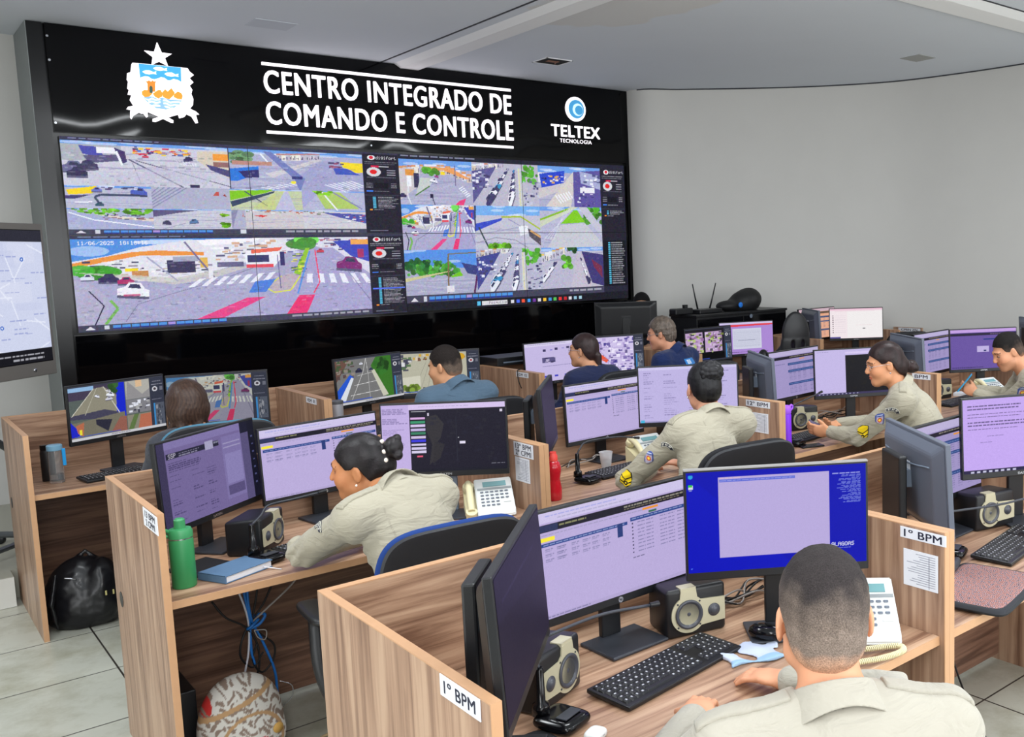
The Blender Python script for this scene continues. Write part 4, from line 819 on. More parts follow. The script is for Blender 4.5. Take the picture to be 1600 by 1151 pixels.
# ---------------------------------------------------------------- screen contents for the monitors
LIL = (186, 172, 218); LILD = (150, 140, 190)
def sc_table(two=True, k=1., w=240, h=135, tint=LIL, hdr=True):
    c = Cv(w, h, tint); c.rect(0, 0, 1, .1, (205, 196, 232)); c.dash(.05, .03, .5, (130, 140, 220), .012, .5); c.dash(.12, .065, .6, (150, 150, 180), .012, .5)
    if hdr:
        c.rect(0, .115, 1, .185, (28, 26, 40)); c.rect(0, .12, .12, .18, (44, 52, 90)); c.dash(.13, .135, .3, (180, 180, 120), .014); c.dash(.55, .13, .98, (190, 185, 160), .016); c.dash(.55, .155, .95, (150, 140, 110), .012)
        c.dash(.02, .205, .7, (150, 145, 180), .012, .6); c.rect(.68, .195, .79, .215, (236, 150, 50)); c.rect(.72, .235, .78, .255, (60, 110, 90))
        c.rect(.01, .23, .1, .27, (248, 232, 60)); c.rect(.015, .285, .57, .32, (44, 70, 140)); c.dash(.03, .295, .55, (170, 180, 220), .012, .7); c.rect(.5, .285, .535, .42, (40, 60, 120))
        for i in range(3 if two else 5):
            v = .34+.05*i
            for u in (.04, .11, .12, .2, .27, .33, .4): c.dash(u, v, u+.05, (110, 108, 150), .01, .55); c.dash(u, v+.016, u+.04, (120, 118, 160), .01, .45)
        c.rect(.59, .26, .99, .295, (44, 70, 140)); c.dash(.6, .27, .97, (170, 180, 220), .012, .7)
        for i in range(9):
            v = .315+.036*i; c.rect(.6, v, .61, v+.014, (60, 58, 90)); [c.dash(u, v, u+.05, (110, 108, 150), .012, .6) for u in (.64, .7, .8, .86, .93)]
        c.dash(.6, .66, .68, (90, 88, 120), .012)
    c.rect(0, .96, 1, 1, tuple(int(x*.96) for x in tint)); c.dash(.02, .975, .3, (90, 88, 130), .01, .5); c.noise(3); return c
def sc_lists(w=200, h=112, tint=(160, 148, 196)):
    c = Cv(w, h, tint); c.rect(0, 0, 1, .1, (186, 176, 214)); c.rect(0, .115, 1, .18, (28, 26, 38)); c.dash(.4, .135, .98, (180, 170, 150), .015); c.rect(.6, .195, .7, .215, (226, 150, 60)); c.dash(.1, .27, .3, (110, 106, 150), .02)
    for v in (.27, .42, .7):
        c.rect(.36, v, .98, v+.05, (44, 70, 130)); c.dash(.38, v+.018, .95, (120, 140, 190), .014)
        for i in range(6):
            vv = v+.065+.03*i
            if vv < .97: [c.dash(u, vv, u+.06, (112, 106, 152), .012, .6) for u in (.38, .46, .55, .66, .8)]
    c.noise(3); return c
def sc_doc(w=200, h=112, tint=(190, 180, 226)):
    c = Cv(w, h, tint); c.rect(0, 0, 1, .05, (205, 198, 236))
    for i in range(22):
        v = .1+.038*i
        for u, L in ((.05, .1), (.25, .16), (.5, .12), (.72, .2)):
            if random.random() < .72: c.dash(u, v, u+L*random.uniform(.4, 1), (120, 112, 160), .012, .6)
    c.rect(0, .97, 1, 1, (150, 146, 190)); c.rect(.01, .95, .05, 1, (70, 180, 220)); c.noise(3); return c
def sc_ssp(w=240, h=135):
    t = (126, 112, 166); c = Cv(w, h, t); c.rect(0, 0, .07, 1, (64, 58, 92)); c.rect(.07, 0, .84, .09, (140, 128, 184)); c.rect(.08, .14, .6, .21, (38, 38, 60)); c.text(.1, .15, .05, 'SSP', (215, 210, 232)); c.dash(.2, .16, .4, (190, 185, 215), .012); c.dash(.2, .185, .38, (190, 185, 215), .012); c.rect(.46, .12, .54, .22, (180, 176, 210)); c.dash(.55, .15, .6, (190, 190, 215), .02)
    for i in range(5): c.dash(.09, .25+.024*i, random.uniform(.25, .42), (66, 58, 100), .012, .7)
    for i in range(20):
        v = .4+.028*i
        for u, L in ((.09, .12), (.3, .15), (.45, .1)):
            if random.random() < .5: c.dash(u, v, u+L*random.uniform(.3, 1), (72, 64, 108), .01, .7)
    c.rect(.63, .12, .84, .9, (136, 124, 180)); c.rect(.65, .34, .83, .72, (150, 140, 196)); c.rect(.64, .2, .83, .215, (170, 162, 205)); c.rect(.64, .25, .83, .265, (170, 162, 205)); c.rect(.65, .74, .83, .86, (96, 86, 134)); c.rect(.84, .1, .93, 1, (96, 88, 132)); c.rect(.84, 0, 1, .14, (30, 30, 52)); c.rect(.93, 0, 1, 1, (24, 24, 42)); [c.rect(.955, .2+.1*i, .975, .22+.1*i, (80, 84, 130)) for i in range(7)]; c.noise(4); return c
def sc_map(w=240, h=135):
    c = Cv(w, h, (194, 176, 226)); c.rect(.22, 0, 1, .08, (214, 196, 236)); c.dash(.3, .035, .7, (150, 140, 180), .012)
    for v0 in (.06, .2, .36, .56): [c.dash(.01, v0+.022*i, random.uniform(.12, .21), (112, 100, 150), .012, .6) for i in range(4)]
    c.rect(.225, .08, 1, .96, (32, 30, 44)); c.poly([(.36, .2), (.44, .16), (.5, .3), (.47, .5), (.42, .62), (.4, .85), (.37, .9), (.4, .6), (.36, .4)], (52, 50, 54)); c.poly([(.42, .55), (.5, .6), (.46, .8), (.4, .88)], (48, 46, 50)); c.speck(.36, .1, 1, .94, 60, [(38, 38, 56), (42, 42, 50)], (.01, .05), .5)
    for i, q in enumerate([(214, 170, 220), (60, 150, 110), (214, 196, 236), (196, 180, 226), (60, 130, 100), (206, 190, 226), (60, 60, 220), (210, 200, 235), (210, 200, 235), (214, 206, 236)]): c.rect(.235, .19+.055*i, .35, .225+.055*i, q)
    c.rect(.275, .755, .32, .775, (230, 90, 120)); c.rect(.24, .1, .36, .112, (205, 205, 215)); c.rect(.37, .13, .385, .18, (214, 206, 226)); c.rect(.955, .11, .975, .15, (214, 206, 226)); c.rect(.62, .56, .665, .6, (226, 220, 240)); c.rect(.61, .5, .618, .51, WH); c.line((.6, .2), (.6, .85), (44, 46, 60), 1); c.dash(.87, .9, .98, (180, 180, 196), .012); c.rect(0, .955, 1, 1, (60, 56, 84)); c.rect(.225, .955, 1, 1, (30, 30, 42)); c.dash(.05, .97, .22, (180, 190, 230), .015); c.noise(3); return c
def sc_blue(w=320, h=180):
    c = Cv(w, h, (0, 12, 186)); c.poly([(0, 0), (1, 0), (1, 1), (.6, 1)], (0, 6, 170), .6); c.rect(.175, .06, .79, .86, (184, 170, 220)); c.rect(.18, .085, .6, .11, (96, 110, 214)); c.dash(.185, .092, .59, (180, 180, 230), .008); c.dash(.18, .068, .3, (230, 190, 200), .007, .6)
    c.ell(.025, .045, .013, .02, (40, 160, 220)); c.rect(.012, .13, .036, .165, (214, 220, 230)); c.rect(.014, .125, .034, .145, (50, 200, 60)); c.dash(.015, .175, .035, (190, 200, 230), .006)
    c.dash(.81, .085, .97, (210, 214, 245), .008); [c.dash(random.uniform(.83, .92), .105+.013*i, .97, (150, 165, 235), .006, .8) for i in range(22)]
    c.text(.80, .785, .036, 'ALAGOAS', (226, 228, 245)); c.dash(.84, .84, .91, (180, 190, 235), .006); c.ell(.02, .955, .004, .006, (80, 120, 230)); c.noise(2); return c
def sc_vms(kind, w=220, h=124, dark=True):
    c = Cv(w, h, (46, 48, 62)); c.rect(0, 0, 1, .03, (60, 62, 76)); v = c.sub(0, .03, .84, .95 if dark else .93)
    if kind == 'fish':
        v.rect(0, 0, 1, 1, (90, 100, 96)); v.rect(0, 0, .66, .25, (70, 62, 84)); v.rect(0, 0, .3, .08, (150, 190, 230)); v.poly([(.02, .56), (.3, .06), (.42, .04), (.62, .3), (.6, .62)], (146, 142, 124)); v.poly([(.58, .0), (.68, .0), (.68, .72), (.56, .66)], (20, 40, 210)); v.poly([(.0, .55), (.42, .5), (.6, .6), (.42, .68), (0, .62)], (70, 68, 90)); v.pl([(.02, .56), (.3, .06)], (216, 214, 200), 1.6); v.pl([(.6, .62), (.42, .04)], (216, 214, 200), 2); v.pl([(.18, .56), (.34, .05)], (190, 188, 170), 1.2)
        v.poly([(0, .7), (.3, .66), (.66, .6), (.68, 1), (0, 1)], (120, 116, 100)); v.poly([(0, .66), (.14, .95), (0, .98)], (30, 40, 200)); v.poly([(.3, .68), (.5, .72), (.44, .95), (.3, .78)], (44, 44, 60)); v.poly([(.06, .75), (.16, .7), (.14, .98), (.08, .9)], (186, 110, 80)); v.rect(.1, .84, .13, .94, (240, 230, 60)); v.poly([(.48, .98), (.6, .7), (.68, .7), (.68, 1)], (150, 96, 82)); trees(v, .5, .0, .58, .16, 12, (60, 110, 50))
        v.rect(.69, 0, 1, .38, (182, 180, 172)); v.poly([(.72, 0), (.9, .3), (1, .2), (1, .38), (.69, .38)], (150, 148, 150)); v.rect(.82, .0, .9, .14, (226, 190, 150)); v.rect(.69, .39, 1, .68, (130, 130, 136)); v.speck(.69, .4, .98, .64, 30, [(40, 40, 60), (170, 170, 170), WH], (.02, .06)); v.rect(.69, .7, 1, 1, (140, 136, 120)); v.poly([(.82, 1), (.86, .72), (1, .72), (1, 1)], (186, 110, 84)); v.poly([(.69, 1), (.78, .7), (.84, .7), (.76, 1)], (96, 120, 70)); cars(v, [(.34, .22, .03, WH, .4), (.5, .22, .05, WH, .2), (.48, .14, .03, (226, 226, 232), .3), (.48, .3, .045, (210, 210, 225), 0)])
    elif kind == 'street': main_street(v, False); v.a[:] = v.a*np.array([.92, .93, .84], np.float32)*.92
    elif kind == 'road':
        v.rect(0, 0, 1, 1, (122, 122, 122)); v.poly([(.0, .5), (.25, .0), (0, 0)], (110, 80, 70)); v.speck(0, 0, .3, .4, 30, [(90, 70, 70), (70, 90, 60), (150, 140, 130)], (.03, .08)); v.poly([(.62, .2), (.72, 0), (1, 0), (1, 1), (.86, 1)], (60, 120, 40)); trees(v, .7, .05, .95, .4, 30, (50, 110, 40)); v.poly([(.62, .3), (.68, .3), (.9, .96), (.8, .98)], (206, 206, 186)); v.poly([(.0, .95), (0, .7), (.24, .35), (.3, .42), (.12, .98)], (40, 90, 210)); v.poly([(.04, .9), (.26, .42), (.3, .45), (.12, .98)], (226, 232, 240)); v.pl([(.24, .95), (.48, .3), (.54, 0)], (206, 206, 206), 1.6); v.pl([(.56, .98), (.56, .4), (.54, 0)], (206, 206, 206), 1.4); v.pl([(.3, .62), (.7, .58)], (220, 220, 220), 1.4); v.pl([(.22, .85), (.76, .82)], (220, 220, 220), 1.4); v.pl([(.36, .4), (.64, .36)], (200, 200, 200), 1.2); cars(v, [(.4, .28, .06, (40, 40, 60), 0), (.62, .28, .035, (50, 56, 80), .1), (.45, .12, .03, WH, 0)])
    elif kind == 'square':
        v.rect(0, 0, 1, 1, (190, 188, 168)); v.speck(0, 0, .14, .4, 22, [(90, 120, 80), (70, 70, 90), (226, 226, 230)], (.03, .09)); v.speck(.2, .0, .95, .14, 40, [(120, 80, 60), (80, 90, 90), (226, 210, 190), (220, 170, 50)], (.02, .07)); v.ell(.9, .12, .08, .09, (220, 170, 40)); [v.line((.2+.1*i, .9), (.4+.05*i, .2), (150, 146, 134), 1.2, .8) for i in range(6)]; v.poly([(.0, .6), (.3, .56), (.3, .9), (0, .9)], (216, 214, 196)); trees(v, .05, .8, .28, .92, 22, (130, 160, 60)); v.poly([(.3, .95), (.6, .78), (1, .8), (1, 1)], (206, 204, 192)); v.speck(.3, .85, .6, .95, 6, [(40, 40, 50)], (.02, .04))
    elif kind == 'lilac':
        v.rect(0, 0, 1, 1, (206, 194, 232)); v.speck(0, 0, 1, 1, 150, [(70, 60, 140), (120, 104, 170), (236, 230, 250), (180, 160, 214), (90, 80, 130)], (.02, .1)); v.poly([(.3, .5), (.36, .46), (.52, .66), (.48, .74), (.34, .62)], (232, 90, 60)); [v.line((random.random(), random.random()), (random.random(), random.random()), (160, 140, 200), 2, .6) for _ in range(14)]
    elif kind == 'pair':
        v.rect(0, 0, 1, 1, (30, 28, 36)); [(v.rect(a, .1, a+.44, .75, (190, 160, 200)), v.speck(a, .1, a+.4, .7, 60, [(120, 130, 60), (214, 190, 226), (70, 60, 80), (180, 200, 120), (150, 110, 160)], (.03, .1))) for a in (0, .5)]; v.rect(0, .78, 1, 1, (8, 8, 10))
    s = c.sub(.845, .03, 1, 1); s.rect(0, 0, 1, 1, (52, 56, 72) if dark else (60, 62, 82)); s.dash(.2, .06, .8, (150, 150, 165), .014); s.dash(.1, .12, .9, (170, 170, 185), .014); s.ell(.35, .22, .2, .05, (205, 205, 214)); s.ell(.35, .22, .1, .026, (70, 60, 66) if kind != 'square' else (160, 40, 50)); s.rect(.7, .18, .92, .26, (110, 112, 126)); s.dash(.1, .42, .8, (130, 130, 150), .012); s.rect(.18, .5, .3, .95, (60, 140, 205)); s.rect(.3, .5, .95, .95, (84, 90, 104)); s.speck(.34, .5, .8, .92, 20, [(150, 152, 160), (50, 54, 66)], (.03, .1))
    c.rect(0, .95, 1, 1, (206, 206, 212) if kind in ('fish', 'road') else (52, 54, 66)); c.dash(.4, .965, .6, (90, 90, 110), .016, .6); c.rect(.04, .915, .5, .935, (60, 90, 200), .8); c.noise(4); return c
def sc_web(w=200, h=112, left=.42):
    c = Cv(w, h, (196, 184, 226)); c.rect(0, 0, 1, .08, (214, 206, 236)); c.dash(.05, .03, .7, (150, 144, 180), .012)
    for u, v in ((.3, .17), (.5, .15), (.7, .14)): c.rect(u, v, u+.05, v+.06, (60, 54, 96)); c.rect(u+.12, v+.02, u+.16, v+.04, (60, 60, 180), .6)
    c.rect(.28, .38, .5, .52, (90, 84, 130)); c.speck(.28, .38, .48, .5, 12, [(60, 54, 90), (190, 180, 214)], (.02, .05)); c.dash(.28, .6, .8, (130, 124, 170), .02); [c.rect(.3+.17*i, .85, .36+.17*i, .89, (60, 60, 190)) for i in range(4)]; c.rect(.8, .6, .88, .63, (60, 60, 200)); c.rect(.86, .32, .92, .35, (60, 60, 200)); c.noise(3); return c
def sc_split(w=220, h=124):
    c = Cv(w, h, (196, 184, 230)); c.dash(.03, .04, .18, (140, 130, 180), .012); c.rect(.4, .06, 1, .1, (214, 200, 240)); c.rect(.4, .13, 1, .95, (20, 19, 24)); c.speck(.4, .13, 1, .94, 60, [(26, 24, 26), (30, 28, 22)], (.02, .06), .5); c.rect(0, .95, 1, 1, (60, 54, 90)); [c.rect(.04+.05*i, .965, .06+.05*i, .985, (180, 180, 210)) for i in range(11)]; c.noise(3); return c
def sc_note(w=220, h=124):
    c = Cv(w, h, (196, 168, 240)); [c.dash(.04, v, random.uniform(.45, .66), (70, 60, 100), .013, .8) for v in (.09, .13, .2, .24, .31, .35, .4)]; c.dash(.2, .5, .34, (110, 96, 150), .012); c.dash(.14, .58, .24, (110, 96, 150), .012); c.rect(.68, 0, 1, .12, (214, 190, 244)); c.rect(.68, .12, 1, .96, (22, 22, 30)); c.rect(0, .955, 1, 1, (40, 34, 70)); [c.rect(.06+.05*i, .965, .085+.05*i, .988, (200, 200, 226)) for i in range(8)]; c.noise(3); return c
def sc_red(w=200, h=112):
    c = Cv(w, h, (170, 136, 210)); c.rect(0, 0, 1, .06, (206, 196, 232)); c.poly([(0, .08), (1, .06), (1, .11), (0, .14)], (226, 60, 70)); c.rect(.24, .2, .78, .84, (206, 208, 226)); [c.dash(.26, .26+.028*i, .76, (150, 154, 180), .01, .5) for i in range(19)]; c.rect(.34, .56, .66, .575, (96, 100, 130)); c.dash(.1, .93, .9, (90, 70, 120), .02); c.noise(3); return c
def sc_chat(w=200, h=112):
    c = Cv(w, h, (240, 228, 232)); c.rect(0, 0, 1, .06, (236, 196, 214)); c.dash(.1, .08, .85, (220, 170, 190), .01)
    for i in range(9): c.rect(.05, .34+.07*i-.12, .068, .37+.07*i-.12, (70, 40, 60)); c.dash(.1, .35+.07*i-.12, .3, (206, 196, 206), .012)
    c.rect(.33, .1, 1, .96, (240, 236, 236)); c.dash(.5, .55, .8, (220, 170, 180), .014, .6); c.rect(.62, .66, .67, .69, (90, 90, 96)); c.rect(0, .95, .2, 1, (90, 80, 150)); c.noise(3); return c
def sc_peach(w=160, h=90): 
    c = sc_lists(w, h, (206, 170, 160)); c.a[:] = np.clip(c.a*np.array([1.1, 1.0, .88], np.float32), 0, 1); return c
def sc_purple(w=200, h=112):
    c = Cv(w, h, (104, 82, 160)); c.rect(0, 0, 1, .08, (196, 160, 226)); c.rect(0, .1, 1, .16, (40, 34, 60)); c.dash(.6, .12, .95, (120, 100, 130), .02); c.rect(.5, .24, .9, .28, (40, 56, 130)); c.rect(.4, .43, .58, .58, (190, 176, 224)); c.rect(.5, .53, .54, .56, (50, 56, 110)); c.dash(.02, .95, .5, (60, 50, 100), .02); c.noise(3); return c
def sc_off(w=160, h=90):
    c = Cv(w, h, (34, 28, 50)); c.poly([(0, 0), (1, 0), (1, .5), (0, .3)], (40, 34, 60), .6); c.dash(.1, .2, .8, (56, 50, 84), .02, .5); c.noise(3); return c

# ---------------------------------------------------------------- monitors
def brand(bm, s, M, w=.05, h=.009): merge(bm, text_bm(s, 1., .0, .03, width=w, height=h), M)
def monitor(x, y, zc, yaw, cv, label, group=None, tilt=3., kind='plain', w=.54, h=.325, stand=True, mk='DATEN', k=1., floor=DZ+.0006, chin=.02, backlab=False, light_edge=False):
    """origin on the worktop under the panel; the screen faces local -Y"""
    t = thing('computer_monitor', label, 'monitor', (x, y, floor), R(yaw), group); zz = zc-floor
    M = Matrix.Translation((0, 0, zz)) @ Matrix.Rotation(R(-tilt), 4, 'X')
    bm = B(); add_box(bm, (-w/2, -.008, -h/2), (w/2, .012, h/2), M, bev=.003)
    tb = bmesh.new(); bmesh.ops.create_cube(tb, size=1.)
    for v in tb.verts:
        f = .80 if v.co.y > 0 else 1.
        v.co = Vector((v.co.x*(w-.01)*f, .012+(v.co.y+.5)*.028, v.co.z*(h-.01)*(f*.96 if v.co.y > 0 else 1)))
    bmesh.ops.bevel(tb, geom=[e for e in tb.edges], offset=.012, segments=3, profile=.6, affect='EDGES'); merge(bm, tb, M)
    obj('housing', bm, BLK if not backlab else mat('blue_grey_shell', rgb(92, 98, 112), .42), t)
    sh = h-.012-chin
    screen_mesh('screen', cv, w-.014, sh, t, M @ Matrix.Translation((0, -.0088, chin/2-.002)), k=k)
    if light_edge:
        bm = B(); add_box(bm, (-w/2, -.0085, h/2-.003), (w/2, .010, h/2+.001), M); obj('top_rim', bm, mat('rim_grey', rgb(150, 148, 146), .4), t)
    bm = B()
    if mk == 'DATEN': brand(bm, 'DATEN', M @ Matrix.Translation((-.025, -.0085, -h/2+.007)) @ UPRIGHT); obj('maker_mark', bm, SILV, t)
    elif mk == 'o':
        bm2 = B(); add_cyl(bm2, M @ Vector((0, -.0095, -h/2+.012)), M @ Vector((0, -.008, -h/2+.012)), .0085, n=20); mkk = obj('maker_mark', bm2, SILV, t)
        brand(bm, 'hp', M @ Matrix.Translation((-.0045, -.0098, -h/2+.0075)) @ UPRIGHT, .009, .009); obj('mark_letters', bm, DGR, mkk)
    else: bm.free()
    if backlab:
        bm = B(); add_box(bm, (-.03, .0405, .028), (.0, .0415, .062), M); obj('rating_label', bm, PAPER, t)
        bm = B(); add_tube(bm, [M @ Vector((-.2, .0405, .075)), M @ Vector((0, .0412, .055)), M @ Vector((.2, .0405, .075))], .003, 6); obj('back_seam', bm, GRY, t)
    if stand == 'slab':
        bm = B(); add_box(bm, (-.085, .075, .03), (.085, .105, zz+.09), bev=.006); obj('stand_column', bm, BLK, t)
        bm = B(); add_box(bm, (-.035, .035, zz-.03), (.035, .08, zz+.03)); obj('bracket', bm, GRY, t)
        bm = B(); add_box(bm, (-.09, -.03, .0), (.09, .125, .028), bev=.004); obj('stand_base', bm, BLK, t)
    elif stand:
        bm = B(); add_box(bm, (-.034, .036, .008), (.034, .056, zz+.03), bev=.004); obj('stand_column', bm, (BLK if stand is True else GRY), t)
        bm = B(); add_box(bm, (-.045, .03, zz-.045), (.045, .045, zz+.045)); obj('bracket', bm, BLK, t)
        bm = B(); add_box(bm, (-.1, -.10, .0), (.1, .058, .010), bev=.004); obj('stand_base', bm, DGR, t)
    return t
G = 'desk monitors'
monitor(-.127, -1.86, 1.08, 22, sc_vms('fish', 240, 135), 'lit monitor with curved street views, left on the far-left workstation', k=.95, tilt=-1)
monitor(.385, -1.86, 1.067, -21, sc_vms('street', 240, 135), 'lit monitor with crosswalk street view, behind the brown bob head', k=.9)
monitor(1.32, -1.80, 1.08, 17, sc_vms('road', 220, 124), 'lit monitor with long highway view, left of the man in the blue-grey shirt', k=.95)
monitor(1.80, -1.84, 1.073, -28, sc_vms('square', 220, 124), 'lit monitor with pale street view, directly behind the head of the blue-grey shirted man', k=.95)
monitor(2.76, -1.80, 1.057, 0, sc_web(), 'lilac web page monitor left of the woman in navy')
monitor(3.30, -1.80, 1.06, -18, sc_vms('lilac'), 'monitor with busy lilac camera grid right of the woman in navy')
monitor(4.43, -1.70, 1.04, -2, sc_vms('pair'), 'dark monitor with two small camera views right of the grey-haired man')
monitor(4.98, -1.62, 1.05, -24, sc_red(), 'purple monitor with a red line and a white sheet window, below the black cabinet')
monitor(5.95, -1.64, 1.12, 0, sc_peach(), 'peach lit monitor half hidden left of the pinkish white screen', mk='')
monitor(6.22, -1.92, 1.113, -40, sc_chat(), 'pinkish white lit monitor near the curved wall')
monitor(5.53, -1.95, 1.14, 58, sc_off(), 'monitor seen from its back edge beside the gaming chair', backlab=True, mk='')
monitor(3.98, -1.10, 1.27, 143, sc_off(), 'big black monitor seen from behind, standing before the curved wall corner', backlab=False, floor=.17+.7456, mk='', w=.56, h=.34)
monitor(-.19, -3.89, 1.04, 38, sc_ssp(), 'dim purple monitor with form page, left on the workstation with green bottle', k=.9, w=.56, h=.352)
monitor(.285, -3.765, 1.012, 8, sc_table(), 'bright table-filled monitor left of the woman with pearls', mk='o')
monitor(.675, -4.15, 1.08, -38, sc_map(), 'monitor with dark map and coloured buttons right of the woman with pearls', stand='grey')
monitor(1.20, -4.15, 1.11, 52, sc_off(), 'dark monitor seen almost edge-on behind the red bottle', stand='slab', mk='')
monitor(1.80, -3.765, 1.02, 4, sc_table(), 'table-filled monitor above the plastic cup', mk='o')
monitor(2.09, -4.13, 1.10, -35, sc_doc(), 'pale lilac document monitor in front of the woman with braided bun', stand='grey', mk='')
monitor(2.82, -3.965, 1.08, 60, sc_off(), 'grey-backed monitor seen from behind above the sign 12º BPM', backlab=True, stand='slab', mk='')
monitor(3.30, -3.78, 1.06, 6, sc_lists(), 'list-filled monitor above the purple bottle', mk='o')
monitor(3.622, -4.00, 1.05, -28, sc_split(), 'half lilac half black monitor left of the woman with glasses')
monitor(4.27, -3.965, 1.08, 60, sc_off(), 'grey-backed monitor seen from behind, right of the bun of the woman with glasses', backlab=True, stand='slab', mk='')
monitor(4.80, -3.80, 1.06, 6, sc_lists(), 'list-filled monitor left of the violet one in the last middle-row seat', mk='o')
monitor(5.05, -4.08, 1.08, -32, sc_purple(), 'violet monitor behind the man holding a phone')
monitor(5.86, -4.08, 1.10, 60, sc_off(), 'monitor back edge at the far right, behind the man with a blue phone', backlab=True, stand='slab', mk='')
monitor(-.178, -6.20, 1.10, 49, sc_off(), 'big dark monitor seen edge-on in the foreground, left of the table-filled one', stand='slab', mk='', w=.525)
monitor(.368, -5.80, 1.022, 1.6, sc_table(w=330, h=185), 'large table-filled monitor in the foreground', mk='o', tilt=1, h=.322)
monitor(.748, -6.07, 1.075, -34.6, sc_blue(), 'large blue desktop monitor facing the man seen from behind', mk='', tilt=0, light_edge=True)
monitor(1.55, -5.99, 1.05, 58, sc_off(), 'dark grey monitor seen from behind beside the right-hand sign 1º BPM', backlab=True, stand='slab', mk='')
monitor(1.92, -5.85, 1.022, 3, sc_lists(240, 135), 'list-filled monitor right of the grey monitor back in the foreground', mk='o', tilt=1)
monitor(2.232, -6.0, 1.095, -28, sc_note(), 'violet and black monitor cut by the right edge of the foreground', tilt=3)

# ---------------------------------------------------------------- things on and around the desks
KEYM = attr_mat('keyboard_keys', rough=.4, spec=.4)
def key_mesh(w=.43, d=.125, dx=.0021):
    nx, ny = int(w/dx), int(d/dx); X, Y = np.meshgrid(np.linspace(0, 1, nx), np.linspace(0, 1, ny)); H = np.zeros_like(X); C = np.zeros(X.shape+(3,)); C[:] = rgb(16, 16, 18)
    rows = 6; pitch = .0195/w
    for r in range(rows):
        y0 = r/rows
        for k in range(22):
            if k in (15,) or (k > 14 and k < 18 and r in (2,)) or (r == 3 and 14 < k < 18): continue
            if r == 0 and 3 < k < 9 and k != 4: continue
            x0 = k*pitch+.004+(.2*pitch if 0 < r < 4 and k < 14 else 0); x1 = x0+pitch*.86
            if r == 0 and k == 4: x1 = x0+pitch*5.8
            m = (X > x0) & (X < x1) & (Y > y0+.02) & (Y < y0+.145); H[m] = .0045; C[m] = rgb(30, 31, 34)
            if not (r == 0 and k == 4):
                l = (X > x0+pitch*.25) & (X < x0+pitch*.5) & (Y > y0+.085) & (Y < y0+.125); C[l] = rgb(196, 198, 204)
    co = np.stack([(X-.5)*w, (Y-.5)*d, H], -1).reshape(-1, 3); i = np.arange(nx*ny).reshape(ny, nx)
    q = np.stack([i[:-1, :-1], i[:-1, 1:], i[1:, 1:], i[1:, :-1]], -1).reshape(-1, 4)
    return np_mesh('keys', co, q, np.concatenate([C.reshape(-1, 3), np.ones((nx*ny, 1))], 1))
KM = key_mesh()
def keyboard(x, y, yaw, label):
    t = thing('keyboard', label, 'keyboard', (x, y, ON), R(yaw), 'keyboards')
    bm = B(); add_box(bm, (-.225, -.075, .004), (.225, .075, .017), Matrix.Rotation(R(2.5), 4, 'X'), bev=.004); add_box(bm, (-.21, -.07, 0), (.21, .06, .008)); obj('case', bm, BLK, t)
    o = bpy.data.objects.new('keys', KM); COL.objects.link(o); o.parent = t; o.location = (0, .002, .0172); o.rotation_euler = (R(2.5), 0, 0)
    if not KM.materials: KM.materials.append(KEYM)
    bm = B(); brand(bm, 'DATEN', Matrix.Translation((.02, .0655, .0202)), .036, .006); obj('maker_mark', bm, SILV, t)
    return t
keyboard(-.14, -2.045, 10, 'black keyboard below the curved-views monitor, far-left workstation')
keyboard(1.30, -2.08, 14, 'black keyboard below the highway-view monitor')
keyboard(.17, -4.16, 14, 'black keyboard left of the arm of the woman with pearls')
keyboard(1.72, -4.06, 4, 'black keyboard behind the plastic cup')
keyboard(3.02, -4.19, 6, 'black keyboard right of the purple bottle')
keyboard(4.60, -4.16, 4, 'black keyboard at the seat of the man holding a phone')
keyboard(.335, -6.055, 8.5, 'black keyboard in the foreground with white key legends')
keyboard(1.90, -6.16, 10, 'black keyboard behind the leopard print sleeve')

